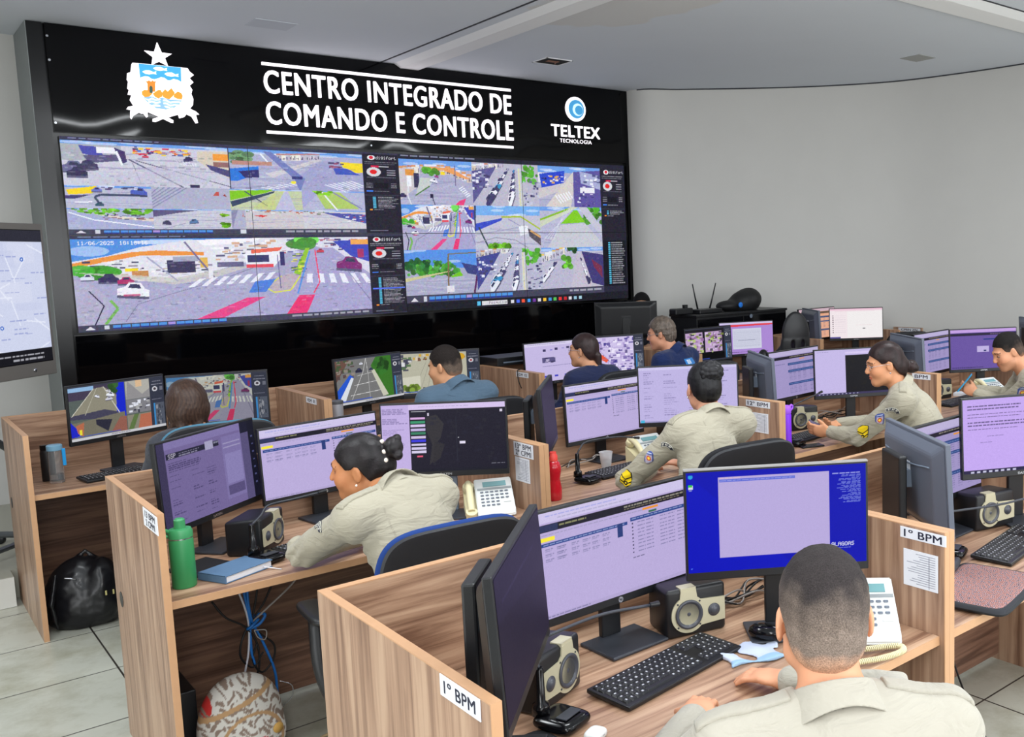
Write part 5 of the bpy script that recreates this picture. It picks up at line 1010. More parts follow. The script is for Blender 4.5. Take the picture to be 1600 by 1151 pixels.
def circ(r, n=36, cx=0, cz=0): return [(cx+r*math.cos(2*PI*i/n), cz+r*math.sin(2*PI*i/n)) for i in range(n)]
def speaker(x, y, yaw, label, flip=False, w=.2, h=.145, d=.14):
    """lying speaker: woofer left, tweeter right (flip: mirrored); front is local -Y"""
    t = thing('desk_speaker', label, 'speaker', (x, y, ON), R(yaw), 'desk speakers'); s = -1 if flip else 1; wx = -s*(w*.5-.068)
    tb = bmesh.new(); bmesh.ops.create_cube(tb, size=1.)
    for v in tb.verts: v.co = Vector((v.co.x*w, (v.co.y+.5)*d*(1.), (v.co.z+.5)*h*(1 if v.co.y < 0 else .93)))
    bmesh.ops.bevel(tb, geom=list(tb.edges), offset=.012, segments=3, profile=.5, affect='EDGES'); obj('cabinet', tb, BLK, t, smooth=True)
    f = -.001; bm = B(); zc = h*.47
    ang = [2*PI*i/48 for i in range(48)]; r = .055; out = []
    tx = s*(w*.5-.006); bh = .034; x0 = wx
    for a in ang:
        px, pz = wx+r*math.cos(a)*s, zc+r*math.sin(a)
        if abs(r*math.sin(a)) < bh and math.cos(a) > 0: continue
        out.append((px, pz))
    st = [i for i, a in enumerate(ang) if not (abs(r*math.sin(a)) < bh and math.cos(a) > 0)]
    up = [(wx+r*math.cos(a)*s, zc+r*math.sin(a)) for a in ang if math.sin(a)*r >= bh or math.cos(a) <= 0 and math.sin(a) >= 0]
    dn = [(wx+r*math.cos(a)*s, zc+r*math.sin(a)) for a in ang if math.sin(a)*r <= -bh or math.cos(a) <= 0 and math.sin(a) < 0]
    # tab on top of the woofer ring
    tabz = h-.006; poly = []
    for p in up:
        dx = (p[0]-wx)
        if abs(dx) < .024 and p[1] > zc:
            if not any(q[1] == tabz for q in poly): poly += [(wx+s*.024, tabz), (wx-s*.024, tabz)]
            continue
        poly.append(p)
    poly += dn; poly += [(tx, zc-bh), (tx, zc+bh)]
    add_prism(bm, poly, f-.004, f); 
    add_box(bm, (min(wx-.024, wx+.024), -.004, h-.008), (max(wx-.024, wx+.024), .03, h+.0015)); pl = obj('front_plate', bm, GOLD, t)
    RM = Matrix.Rotation(R(90), 4, 'X')
    bm = B(); add_lathe(bm, [(.043, .0), (.043, .004), (.037, .006), (.034, .001), (.018, -.006), (.014, -.003), (.006, .0), (0, .001)], n=32, M=Matrix.Translation((wx, -.005, zc)) @ RM); obj('woofer', bm, CONE, t)
    bm = B(); add_lathe(bm, [(.019, 0), (.019, .002), (.015, .002), (.012, .006), (.006, .009), (0, .0095)], n=24, M=Matrix.Translation((s*(w*.5-.042), -.005, zc)) @ RM); obj('tweeter', bm, CONE, t)
    for a in range(4):
        bm = B(); cx, cz = wx+.049*math.cos(PI/4+a*PI/2), zc+.049*math.sin(PI/4+a*PI/2); add_cyl(bm, (cx, -.0065, cz), (cx, -.005, cz), .0028, n=8); obj('screw', bm, DGR, t)
    return t
speaker(.045, -5.99, 24, 'black and champagne speaker behind the foreground desk microphone, woofer on its right', True, w=.19)
speaker(.555, -5.925, -16, 'black and champagne speaker between table-filled and blue foreground monitors', w=.19)
speaker(-.035, -4.09, 49, 'black and champagne speaker on the workstation with green bottle', True)
speaker(1.20, -4.11, 24, 'black and champagne speaker hidden behind the red bottle', True)
speaker(2.27, -3.86, -12, 'black speaker in the back right corner behind the pale lilac document monitor')
speaker(3.13, -4.02, -14, 'black and champagne speaker in front of the hands of the woman with glasses')
speaker(4.66, -3.98, -14, 'black and champagne speaker beside the man holding a phone')
speaker(2.06, -5.99, -14, 'black and champagne speaker under the foreground monitors near the right edge')

def microphone(x, y, yaw, label, pts, headlen=.05):
    t = thing('desk_microphone', label, 'microphone', (x, y, ON), R(yaw), 'gooseneck desk microphones')
    bm = B(); pillow(bm, .105, .115, .03, TR((.0, -.01, .017), rx=R(92)), nn=5, rings=5, n=32); obj('base', bm, BLKG, t, smooth=True)
    bm = B(); add_box(bm, (-.03, -.045, .0325), (.03, -.015, .036), bev=.001); obj('button_bar', bm, DGR, t)
    bm = B(); add_lathe(bm, [(.022, .03), (.02, .055), (.012, .06), (.0105, .14), (.008, .145)], (-.02, .035, 0), n=20); obj('stem', bm, BLKG, t)
    bm = B(); add_tube(bm, [(-.02, .035, .14)]+pts, .0042, 8); obj('gooseneck', bm, DGR, t)
    bm = B(); a, b = Vector(pts[-2]), Vector(pts[-1]); d = (b-a).normalized(); add_cyl(bm, b, b+d*headlen, .0065, .008, 14); obj('capsule', bm, BLK, t)
    return t
mi = TR((-.03, -6.09, ON), rz=R(20)).inverted()
microphone(-.03, -6.09, 20, 'foreground desk microphone with long gooseneck reaching right across the speaker', [tuple(mi @ Vector(p)) for p in ((-.045, -6.02, .93), (.03, -5.99, .925), (.2, -5.955, .915), (.36, -5.955, .896))], .03)
def mic_at(x, y, yaw, label, W, hl=.03):
    mi = TR((x, y, ON), rz=R(yaw)).inverted(); microphone(x, y, yaw, label, [tuple(mi @ Vector(p)) for p in W], hl)
mic_at(-.115, -4.235, 20, 'desk microphone beside the blue notebook', ((-.10, -4.17, .905), (-.06, -4.14, .932), (.03, -4.14, .938), (.13, -4.14, .945)))
mic_at(1.42, -4.12, 15, 'desk microphone right of the red bottle', ((1.41, -4.09, .91), (1.47, -4.07, .935), (1.66, -4.06, .928), (1.78, -4.05, .905)))
mic_at(2.74, -4.28, 10, 'desk microphone right behind the purple bottle', ((2.75, -4.2, .90), (2.86, -4.15, .935), (3.02, -4.14, .965), (3.14, -4.13, .985)))
mi = TR((1.655, -6.04, ON), rz=R(20)).inverted()
microphone(1.655, -6.04, 20, 'desk microphone whose gooseneck crosses the speaker at the right edge', [tuple(mi @ Vector(p)) for p in ((1.64, -6.02, .90), (1.70, -6.06, .905), (1.88, -6.14, .91), (2.14, -6.22, .93))], .03)

# bottles and cups
def bottle(name, label, x, y, prof, m, parts, n=28, cat='bottle'):
    t = thing(name, label, cat, (x, y, ON)); bm = B(); add_lathe(bm, prof, n=n); obj('body', bm, m, t, smooth=True)
    for nm, pr, mm in parts: bm = B(); add_lathe(bm, pr, n=n); obj(nm, bm, mm, t, smooth=True)
    return t
GRN = mat('green_enamel', rgb(52, 140, 84), .42, noise=.05, bump=.05, bscale=900); GRNL = mat('green_lid', rgb(60, 146, 92), .4)
t = bottle('water_bottle', 'green metal water bottle with a loop lid at the left end of the middle row', -.405, -4.315, [(0, 0), (.036, 0), (.0385, .004), (.0385, .165), (.036, .172)], GRN, [('collar', [(.0365, .172), (.0365, .176)], SILV), ('lid', [(.0385, .176), (.0385, .196), (.034, .206), (.018, .208), (.0175, .236), (.012, .242), (0, .242)], GRNL)])
bm = B(); add_tube(bm, [(-.035, 0, .2), (-.05, -.006, .21), (-.058, -.02, .205), (-.05, -.034, .19)], .007, 8); obj('carry_loop', bm, GRNL, t)
REDT = mat('red_plastic', rgb(190, 22, 38), .22, coat=.4); REDC = mat('red_cap', rgb(226, 70, 60), .4)
bottle('squeeze_bottle', 'red waisted plastic bottle with orange-red cap beside the two-line sign', 1.128, -4.285, [(0, 0), (.032, 0), (.036, .006), (.037, .05), (.031, .085), (.030, .10), (.036, .13), (.037, .15), (.03, .172), (.020, .182)], REDT, [('cap', [(.0205, .180), (.023, .182), (.023, .205), (.018, .212), (.018, .222), (0, .224)], REDC)])
PUR = mat('purple_coat', rgb(128, 44, 226), .45); PURL = mat('lilac_rubber', rgb(166, 92, 240), .5)
t = bottle('flask', 'tall bright purple flask with lilac lid and base, beside the sign 12º BPM', 2.605, -4.35, [(.034, .04), (.034, .20), (.031, .21)], PUR, [('rubber_base', [(0, 0), (.034, 0), (.0355, .003), (.0355, .04), (.034, .041)], PURL), ('lid', [(.0315, .209), (.034, .212), (.034, .24), (.03, .252), (0, .254)], PURL)], cat='bottle')
bm = B(); add_tube(bm, [(.03, 0, .235), (.05, 0, .25), (.06, 0, .235), (.036, 0, .215)], .006, 8); obj('carry_loop', bm, PURL, t)
CLR = mat('clear_plastic', (.92, .95, .97), .06, trans=.92, ior=1.2)
t = bottle('clear_bottle', 'clear drinking bottle with pale blue lid and bright blue strap on the far-left workstation', -.452, -1.985, [(0, 0), (.033, 0), (.034, .004), (.034, .172), (.033, .176), (.031, .172), (.031, .012), (0, .012)], CLR, [('lid', [(.034, .170), (.036, .172), (.036, .196), (.032, .2), (0, .2)], mat('lid_paleblue', rgb(130, 178, 206), .3, trans=.2)), ('water', [(0, .013), (.030, .013), (.030, .045), (0, .045)], mat('water', (.9, .95, 1), .05, trans=.95, ior=1.33))])
bm = B(); add_box(bm, (.026, -.042, .09), (.042, -.034, .18), bev=.003); obj('strap', bm, mat('strap_blue', rgb(20, 150, 220), .5), t)
bottle('thermos', 'matt black thermos bottle behind the clear bottle', -.475, -1.895, [(0, 0), (.031, 0), (.032, .003), (.032, .15), (.028, .165)], BLK, [('cap', [(.028, .165), (.03, .166), (.03, .192), (0, .194)], BLKG)], cat='bottle')
bottle('tumbler', 'brushed steel tumbler just right of the sign VDM 01', .975, -2.12, [(0, 0), (.03, 0), (.036, .20), (.0365, .250)], mat('brushed_steel', rgb(206, 206, 214), .32, metal=.5), [('lid', [(.0368, .248), (.038, .251), (.038, .267), (.03, .271), (0, .271)], mat('lid_grey', rgb(120, 122, 128), .3, metal=.5))], cat='tumbler')
t = thing('plastic_cup', 'translucent disposable cup with brown drink beside the keyboard', 'cup', (1.668, -3.945, ON))
CUPM = mat('cup_plastic', (.93, .93, .95), .25, trans=.55, ior=1.15)
bm = B(); add_lathe(bm, [(0, 0), (.024, 0), (.0345, .085), (.036, .0855), (.036, .088), (.0335, .087), (.0235, .003), (0, .003)], n=28); obj('cup_wall', bm, CUPM, t, smooth=True)
bm = B(); add_lathe(bm, [(0, .004), (.0228, .004), (.029, .056), (0, .056)], n=28); obj('drink', bm, mat('milky_brown', rgb(176, 130, 118), .4), t)

# blue notebook, earbud case, folded paper, mouse, mats
t = thing('notebook', 'blue cloth notebook with pages facing the desk edge, beside the green bottle', 'notebook', (-.235, -4.30, ON), R(24))
bm = B(); add_box(bm, (-.1, -.07, .0), (.1, .07, .003), bev=.001); add_box(bm, (-.1, -.07, .024), (.1, .07, .027), bev=.001); add_box(bm, (-.1, -.071, 0), (-.096, .07, .027), bev=.001); obj('cover', bm, mat('denim_blue', rgb(84, 114, 146), .7, noise=.08, nscale=60), t)
bm = B(); add_box(bm, (-.095, -.066, .003), (.096, .066, .024)); obj('pages', bm, PAPER, t)
bm = B(); add_tube(bm, [(.06, -.066, .012), (.075, -.1, .006), (.085, -.13, .002)], .0018, 5); obj('ribbon', bm, PAPER, t)
t = thing('earbud_case', 'small white rounded earbud case at the front edge of the foreground desk', 'earbud case', (-.005, -6.205, ON), R(25))
bm = B(); pillow(bm, .054, .046, .021, TR((0, 0, .0108), rx=R(90)), nn=3.2, rings=5, n=28); obj('case', bm, WHT, t, smooth=True)
bm = B(); add_tube(bm, [(-.026, -.003, .0135), (0, -.0232, .0135), (.026, -.003, .0135)], .0005, 5); obj('lid_seam', bm, GRY, t)
t = thing('folded_cloth', 'crumpled pale blue and white cloth under the mouse in the foreground', 'cloth', (.565, -6.135, ON), R(-20))
F = Field((-.11, -.09, -.006), (.11, .09, .05), .0035)
P = F.pts((0, 0, 0), F.n); hgt = .008+.004*wob(P, 40)+.003*np.sin(P[..., 0]*60+P[..., 1]*30); ed = np.maximum(np.abs(P[..., 0])-.085-.01*np.sin(P[..., 1]*50), np.abs(P[..., 1])-.06-.008*np.sin(P[..., 0]*45))
F.v = np.maximum(np.maximum(P[..., 2]-hgt, -P[..., 2]+.001), ed).astype(np.float32)
sdf_obj('cloth', F, attr_mat('cloth_blue', .8), t, colfn=lambda p: np.where((p[:, 1:2] < -.038), np.array([rgb(150, 184, 214)]), np.array([rgb(196, 206, 226)])))
def mouse(x, y, yaw, label, z=ON):
    t = thing('computer_mouse', label, 'mouse', (x, y, z), R(yaw), 'computer mice')
    bm = B(); add_lathe(bm, [(0, 0), (.9, 0), (1., .25), (.93, .6), (.7, .88), (.35, 1.), (0, 1.02)], n=28, M=Matrix.Diagonal((.031, .053, .034, 1))); obj('shell', bm, BLKG, t, smooth=True)
    bm = B(); add_cyl(bm, (-.004, .028, .0275), (.004, .028, .0275), .008, n=14); obj('wheel', bm, DGR, t)
mouse(.66, -6.10, 20, 'black mouse lying on the pale blue cloth', ON+.015)
mouse(2.235, -6.20, -10, 'black mouse at the right edge of the foreground')
t = thing('mouse_pad', 'black mouse pad at the front left of the foreground desk', 'mouse pad', (-.165, -6.20, ON), R(2))
bm = B(); pillow(bm, .2, .24, .006, TR((0, 0, .004), rx=R(90)), nn=7, rings=4, n=32, edge=.06); obj('pad', bm, mat('pad_black', rgb(20, 20, 24), .7, bump=.1), t)
t = thing('desk_pad', 'flat black pad beneath the notebook and the microphone', 'desk pad', (-.30, -4.15, ON), R(22))
bm = B(); add_box(bm, (-.085, -.11, 0), (.085, .11, .004)); obj('pad', bm, mat('pad_black', rgb(20, 20, 24), .7, bump=.1), t)
t = thing('orange_note', 'orange sticky note pad near the right edge of the foreground', 'note pad', (2.30, -6.13, ON), R(-10))
bm = B(); add_box(bm, (-.04, -.04, 0), (.04, .04, .012)); obj('sheets', bm, mat('orange_paper', rgb(244, 150, 30), .7), t)

# telephones
def telephone(x, y, yaw, label, handset=True, cord=False):
    t = thing('telephone', label, 'telephone', (x, y, ON), R(yaw), 'desk telephones')
    T = Matrix.Translation((0, 0, .0)); w, d = .16, .20
    bm = B(); add_prism(bm, [(-.1, .012), (-.098, .004), (.09, .0), (.1, .01), (.1, .128), (.092, .133), (-.09, .034)], -w/2, w/2, M=Matrix(((0, 1, 0, 0), (1, 0, 0, 0), (0, 0, 1, 0), (0, 0, 0, 1)))); bmesh.ops.bevel(bm, geom=list(bm.edges), offset=.004, segments=2, affect='EDGES'); obj('body', bm, WHT, t)
    sl = math.atan2(.099, .182); M = Matrix.Translation((0, 0, .083)) @ Matrix.Rotation(sl, 4, 'X')
    bm = B(); add_box(bm, (-.045, .048, .001), (.055, .078, .0035), M); obj('display', bm, mat('lcd', rgb(120, 168, 172), .25), t)
    bm = B(); add_box(bm, (-.07, .028, .001), (.076, .04, .0022), M); obj('label_strip', bm, mat('strip_grey', rgb(150, 156, 158), .5), t)
    kb = mat('phone_key', rgb(110, 118, 130), .5)
    for r in range(5):
        for q in range(6):
            if r > 2 and q > 3: continue
            bm = B(); add_box(bm, (-.06+.021*q, .008-.021*r, .001), (-.046+.021*q, .017-.021*r, .005), M, bev=.002, seg=1); obj('key', bm, kb, t)
    bm = B(); add_box(bm, (.035, -.06, .001), (.065, -.052, .004), M); obj('bar_key', bm, WHT, t)
    if handset:
        h = bmesh.new()
        add_tube(h, [(-.105, .085, .118), (-.105, .05, .122), (-.105, 0, .10), (-.105, -.05, .06), (-.105, -.085, .036)], .015, 12, 6)
        for yy, zz in ((.075, .100), (-.075, .022)): add_lathe(h, [(0, -.012), (.022, -.012), (.027, 0), (.024, .016), (0, .02)], n=18, M=Matrix.Translation((-.105, yy, zz)) @ Matrix.Rotation(sl, 4, 'X'))
        obj('handset', h, CREAM, t, smooth=True)
        bm = B(); add_prism(bm, [(-.09, .0), (.09, .0), (.09, .085), (-.09, .012)], -.128, -.08, M=Matrix(((0, 1, 0, 0), (1, 0, 0, 0), (0, 0, 1, 0), (0, 0, 0, 1)))); obj('cradle', bm, CREAM, t)
    return t
telephone(.83, -4.275, -24, 'white desk telephone with pale blue display and cream handset, below the dark map monitor')
t2 = telephone(.905, -6.275, -44, 'white desk telephone with coiled cream cord on the foreground desk', True)
telephone(4.98, -4.22, -14, 'white desk telephone beside the man holding a phone')
t = telephone(1.95, -4.0, -6, 'white desk telephone half hidden by the arm of the woman with braided bun')
# coiled cord of the foreground telephone
mi = TR((.925, -6.275, ON), rz=R(-44)).inverted()
path = smooth_path([tuple(mi @ Vector(p)) for p in ((.76, -6.28, ON+.012), (.79, -6.34, ON+.012), (.86, -6.385, ON+.012), (.892, -6.412, ON+.012), (.87, -6.435, ON+.012), (.80, -6.425, ON+.012), (.70, -6.38, ON+.012), (.66, -6.36, ON+.012))], 14)
pts = []; acc = 0
for i in range(len(path)-1):
    a, b = path[i], path[i+1]; d = (b-a); L = d.length; d.normalize(); u = d.orthogonal().normalized(); v = d.cross(u)
    for k in range(10):
        s_ = acc+L*k/10; ph = s_/.0055*2*PI; u0 = Vector((0, 0, 1)); v0 = d.cross(u0).normalized(); pts.append(a+d*L*k/10+(u0*math.cos(ph)+v0*math.sin(ph))*.0065)
    acc += L
bm = B(); add_tube(bm, pts, .0022, 5, 0); obj('coiled_cord', bm, CREAM, t2)

# leopard print laptop sleeve
t = thing('laptop_sleeve', 'pink and brown leopard print laptop sleeve with black border, overhanging the desk edge', 'laptop sleeve', (1.415, -6.33, ON), R(12))
LEO = bpy.data.materials.new('leopard_print'); LEO.use_nodes = True; nt = LEO.node_tree; b = nt.nodes['Principled BSDF']; tc = nt.nodes.new('ShaderNodeTexCoord')
nz = nt.nodes.new('ShaderNodeTexNoise'); nz.inputs['Scale'].default_value = 30; nt.links.new(tc.outputs['Object'], nz.inputs['Vector'])
va = nt.nodes.new('ShaderNodeVectorMath'); va.operation = 'MULTIPLY_ADD'; va.inputs[1].default_value = (.004, .004, 0); nt.links.new(nz.outputs['Color'], va.inputs[0]); nt.links.new(tc.outputs['Object'], va.inputs[2])
vo = nt.nodes.new('ShaderNodeTexVoronoi'); vo.inputs['Scale'].default_value = 82; vo.voronoi_dimensions = '2D'; nt.links.new(va.outputs[0], vo.inputs['Vector'])
cr = nt.nodes.new('ShaderNodeValToRGB'); cr.color_ramp.interpolation = 'CONSTANT'; e = cr.color_ramp.elements; e[0].position = 0; e[0].color = (*rgb(206, 186, 196), 1); e[1].position = .13; e[1].color = (*rgb(50, 38, 52), 1)
k = e.new(.32); k.color = (*rgb(158, 116, 110), 1); k = e.new(.48); k.color = (*rgb(168, 124, 118), 1); k = e.new(.60); k.color = (*rgb(140, 96, 92), 1)
nt.links.new(vo.outputs['Distance'], cr.inputs['Fac']); nt.links.new(cr.outputs['Color'], b.inputs['Base Color']); b.inputs['Roughness'].default_value = .85
bm = B(); pillow(bm, .40, .285, .022, TR((0, 0, .014), rx=R(90)), nn=9, rings=5, n=48, edge=.08); obj('border', bm, mat('neoprene', rgb(34, 36, 42), .7, bump=.1), t, smooth=True)
bm = B(); pillow(bm, .372, .257, .012, TR((0, 0, .0205), rx=R(90)), nn=9, rings=5, n=48, edge=.08); obj('printed_face', bm, LEO, t, smooth=True)
bm = B(); add_tube(bm, [(-.17, .13, .034), (-.05, .118, .036), (.08, .128, .036), (.17, .15, .03)], .014, 10); obj('flap', bm, DGR, t)

# black recorder on the panel tops, hanging cable
t = thing('recorder_box', 'flat black recorder box lying on the partition right of the blue-grey shirted man', 'recorder', (2.56, -1.50, PZ+.001), R(0))
bm = B(); add_box(bm, (-.20, -.14, 0), (.20, .14, .062), bev=.004); obj('case', bm, BLK, t)
bm = B(); add_box(bm, (-.15, -.1415, .02), (.15, -.1395, .03)); obj('slot', bm, GRY, t)
t = thing('dangling_cable', 'short black cable dangling over the partition with sign VDM 02', 'cable', (2.33, -2.0, 1.0))
bm = B(); add_tube(bm, [(.02, .02, .056), (-.0, .01, .056), (-.018, .0, .045), (-.02, -.015, -.02), (-.02, -.05, -.07)], .0035, 6); obj('wire', bm, CABLE, t)

# black cabinet with router, bag at the curved wall
t = thing('low_cabinet', 'long black cabinet standing in front of the curved wall', 'cabinet', (5.20, -1.17, 0))
bm = B(); add_box(bm, (-.60, -.19, .171), (.60, .19, 1.262), bev=.004); add_box(bm, (-.61, -.2, 1.262), (.61, .2, 1.285), bev=.003); obj('body', bm, BLK, t)
for s in (-1, 1):
    bm = B(); add_box(bm, (s*.3-.29, -.196, .22), (s*.3+.29, -.191, 1.24)); dd = obj('cabinet_door', bm, BLKG, t); bm = B(); add_box(bm, (s*.03-.006, -.206, .7), (s*.03+.006, -.196, .82)); obj('handle', bm, DGR, dd)
bm = B(); add_cyl(bm, (.1, -.1975, 1.235), (.1, -.1965, 1.235), .02, n=16); obj('round_badge', bm, GRY, t)
t = thing('wireless_router', 'black router with two raised antennas on the black cabinet', 'router', (4.86, -1.18, 1.2856))
bm = B(); add_box(bm, (-.13, -.08, 0), (.16, .08, .04), bev=.008); obj('case', bm, BLK, t)
for x0, x1 in ((-.05, -.11), (.1, .19)):
    bm = B(); add_tube(bm, [(x0, .04, .03), ((x0+x1)/2, .04, .15), (x1, .04, .28)], .007, 8, 0, rs=(.009, .005)); obj('antenna', bm, BLK, t)
t = thing('conference_bar', 'narrow black sound bar lying at the left of the black cabinet top', 'sound bar', (4.60, -1.14, 1.2856))
bm = B(); add_box(bm, (-.11, -.05, 0), (.11, .05, .06), bev=.012); obj('case', bm, BLK, t)
bm = B(); add_box(bm, (.03, -.02, .06), (.07, .02, .09), bev=.004); obj('lens_block', bm, BLK, t)
t = thing('soft_case', 'black soft bag with a blue tag slumped on the black cabinet', 'bag', (5.33, -1.17, 1.2856))
F = Field((-.32, -.17, -.02), (.3, .17, .25), .007); F.ell((.08, 0, .085), (.19, .13, .12), TR(ry=R(-12)).to_3x3(), .03); F.ell((-.13, 0, .05), (.16, .10, .055), k=.05); F.ell((.14, 0, .1), (.1, .13, .1), k=.04)
P = F.pts((0, 0, 0), F.n); F.v += .004*wob(P, 22).astype(np.float32); F.v = np.maximum(F.v, (-P[..., 2]+.0).astype(np.float32)); sdf_obj('bag_body', F, mat('bag_black', rgb(22, 22, 24), .6, bump=.2, bscale=120), t)
bm = B(); add_lathe(bm, [(0, -.006), (.024, -.006), (.028, 0), (.024, .006), (0, .007)], n=14, M=Matrix.Translation((-.1, -.125, .06)) @ Matrix.Rotation(R(90), 4, 'X')); obj('blue_tag', bm, mat('tag_blue', rgb(30, 120, 220), .6), t)

# backpacks and cables under the desks
t = thing('backpack', 'shiny black backpack on the floor under the far-left workstation', 'backpack', (-.405, -2.12, .001), R(-16))
F = Field((-.22, -.17, -.02), (.22, .18, .45), .006); F.ell((0, 0, .17), (.17, .11, .19), k=.03); F.ell((0, .0, .07), (.175, .115, .10), k=.05); F.ell((.05, -.07, .13), (.12, .065, .12), k=.02); F.ell((.09, -.04, .2), (.085, .09, .15), k=.02); F.cap((-.04, .02, .33), (.02, .02, .385), .013, k=.01); F.cap((.02, .02, .385), (.07, .02, .33), .013, k=.01)
F.cap((-.10, -.09, .3), (-.125, -.125, .16), .014, k=.008); F.cap((-.125, -.125, .16), (-.11, -.11, .03), .012, k=.008)
P = F.pts((0, 0, 0), F.n); F.v += (.006*wob(P, 26)+.002*wob(P, 70, 2)).astype(np.float32); F.v = np.maximum(F.v, -P[..., 2].astype(np.float32)); sdf_obj('bag_body', F, mat('backpack_black', rgb(20, 20, 24), .33, bump=.1, bscale=60, coat=.1), t)
for x, z, y in ((.115, .185, -.128), (.145, .18, -.106)): bm = B(); add_box(bm, (x-.004, y-.008, z-.012), (x+.004, y, z+.012), bev=.001); obj('zip_pull', bm, mat('brass', rgb(200, 190, 130), .35, metal=.6), t)
bm = B(); add_tube(bm, [(-.06, -.118, .29), (-.03, -.125, .285), (-.01, -.12, .275)], .004, 6); obj('clip', bm, SILV, t)
t = thing('printed_backpack', 'beige backpack printed with white and red letters under the middle-row workstation', 'backpack', (-.245, -4.23, .001), R(14))
F = Field((-.2, -.16, -.02), (.22, .17, .42), .005); F.ell((0, 0, .16), (.155, .105, .185), k=.03); F.ell((0, 0, .07), (.155, .11, .09), k=.05); F.ell((.02, -.07, .11), (.11, .06, .10), k=.012)
P = F.pts((0, 0, 0), F.n); F.v += (.003*wob(P, 20)).astype(np.float32); F.v = np.maximum(F.v, -P[..., 2].astype(np.float32))
def leto(p):
    x, z = p[:, 0]*.94-p[:, 1]*.3, p[:, 2]; u = x*105+1.6*np.sin(z*80)+.9*np.sin(x*150+z*50); v = z*84+1.4*np.sin(x*100)
    k = (np.sin(u)*np.sin(v*1.7+np.sin(u*.7)) > -.16)
    c = np.where(k[:, None], np.array([rgb(226, 222, 214)]), np.array([rgb(150, 130, 116)]))
    red = (np.sin(x*17+1.)*np.sin(z*15+.5) > .62) & k; c = np.where(red[:, None], np.array([rgb(206, 52, 48)]), c)
    band = (np.abs(z-.26-.25*x) < .009) | (np.abs(np.hypot(x-.02, z-.11)-.105) < .006); c = np.where(band[:, None], np.array([rgb(196, 156, 112)]), c); return c
sdf_obj('bag_body', F, attr_mat('printed_canvas', .8), t, colfn=leto)
bm = B(); add_lathe(bm, [(0, 0), (.02, 0), (.02, .003), (0, .004)], n=12, M=Matrix.Translation((.07, -.128, .14)) @ Matrix.Rotation(R(90), 4, 'X')); obj('round_patch', bm, mat('tan_leather', rgb(206, 160, 84), .6), t)
bm = B(); add_tube(bm, [(.13, -.06, .28), (.17, -.07, .25), (.175, -.06, .2), (.15, -.03, .16)], .002, 5); obj('ring', bm, SILV, t)
bm = B(); add_tube(bm, [(.12, -.08, .03), (.2, -.12, .012), (.27, -.1, .006), (.36, -.11, .006)], .006, 6); obj('loose_strap', bm, mat('tan_strap', rgb(186, 160, 120), .7), t)
BLU = mat('cable_blue', rgb(30, 110, 190), .45)
t = thing('cable_bundle', 'knotted bundle of blue, white and black cables hanging under the middle-row worktop', 'cables', (-.15, -4.10, .47))
def wire(pts, m, r=.004, nm='wire'): bm = B(); add_tube(bm, pts, r, 6); obj(nm, bm, m, t)
wire([(-.06, .02, .24), (-.03, 0, .14), (-.005, 0, .02), (-.012, 0, -.1), (-.035, 0, -.2), (-.04, .02, -.3)], mat('cable_white', rgb(206, 206, 214), .5))
wire([(-.02, .02, .24), (-.01, 0, .12), (0, 0, .02), (-.002, 0, -.1), (.006, 0, -.16)], BLU, .005); wire([(.012, .02, .24), (.0, .0, .1), (.012, 0, .0), (.035, 0, -.06), (.075, 0, -.2), (.08, 0, -.3)], BLU, .005)
wire([(.03, -.012, .02), (.0, -.02, .0), (-.01, -.01, -.01), (.03, -.015, .0), (.055, -.01, .03), (.03, .01, .03), (0, 0, .02)], BLU, .006, 'knot')
wire([(.06, .02, .22), (.03, 0, .1), (.01, 0, .01), (.03, 0, -.04), (.08, 0, -.1), (.075, 0, -.16), (.03, 0, -.2), (0, 0, -.14), (.02, 0, -.08)], CABLE)
wire([(.14, .02, .22), (.06, 0, .08), (.0, .01, .0), (-.035, 0, -.06), (-.04, 0, -.12), (.0, 0, -.17), (.04, 0, -.12)], CABLE); wire([(-.12, .02, .12), (-.08, .01, .05), (-.02, 0, 0), (.02, 0, -.08), (.02, 0, -.18), (-.02, 0, -.25), (-.03, .02, -.3)], CABLE)
wire([(.26, -.0, .235), (.16, -.04, .14), (.06, -.01, .05), (.01, 0, .01)], mat('cable_grey', rgb(150, 144, 140), .5)); wire([(.01, -.015, -.02), (.05, -.02, -.03), (.045, -.02, -.065), (.02, -.02, -.05), (.01, -.015, -.02)], mat('cable_grey', rgb(150, 144, 140), .5), .0022)
def tangle(x, y, label, n=6, w=.25, sd=1):
    t = thing('cable_tangle', label, 'cables', (x, y, ON)); rr = random.Random(sd)
    for i in range(n):
        pts = [(rr.uniform(-w, -w*.5), rr.uniform(-.02, .05), .006)]
        for k in range(4): pts.append((pts[-1][0]+w*.42, rr.uniform(-.04, .05), rr.uniform(.006, .05)))
        bm = B(); add_tube(bm, pts, .0032, 6); obj('wire', bm, CABLE if i % 3 else mat('cable_grey', rgb(150, 144, 140), .5), t)
tangle(.76, -5.84, 'tangle of black cables on the foreground desk behind the blue monitor', 8, .2, 3)
tangle(.50, -3.80, 'tangle of cables between the two monitors of the woman with pearls', 5, .16, 4)
tangle(3.50, -3.86, 'tangle of cables beneath the half black monitor', 6, .2, 5)
tangle(1.62, -3.80, 'tangle of cables behind the plastic cup', 4, .14, 6)
t = thing('trailing_cable', 'thin black cable trailing on the floor tiles at the right edge', 'cable', (1.84, -6.25, .0045))
bm = B(); add_tube(bm, [(.12, .42, .28), (.08, .32, .12), (-.03, .15, .02), (-.15, .0, 0), (-.28, -.1, 0)], .004, 6); obj('wire', bm, CABLE, t)
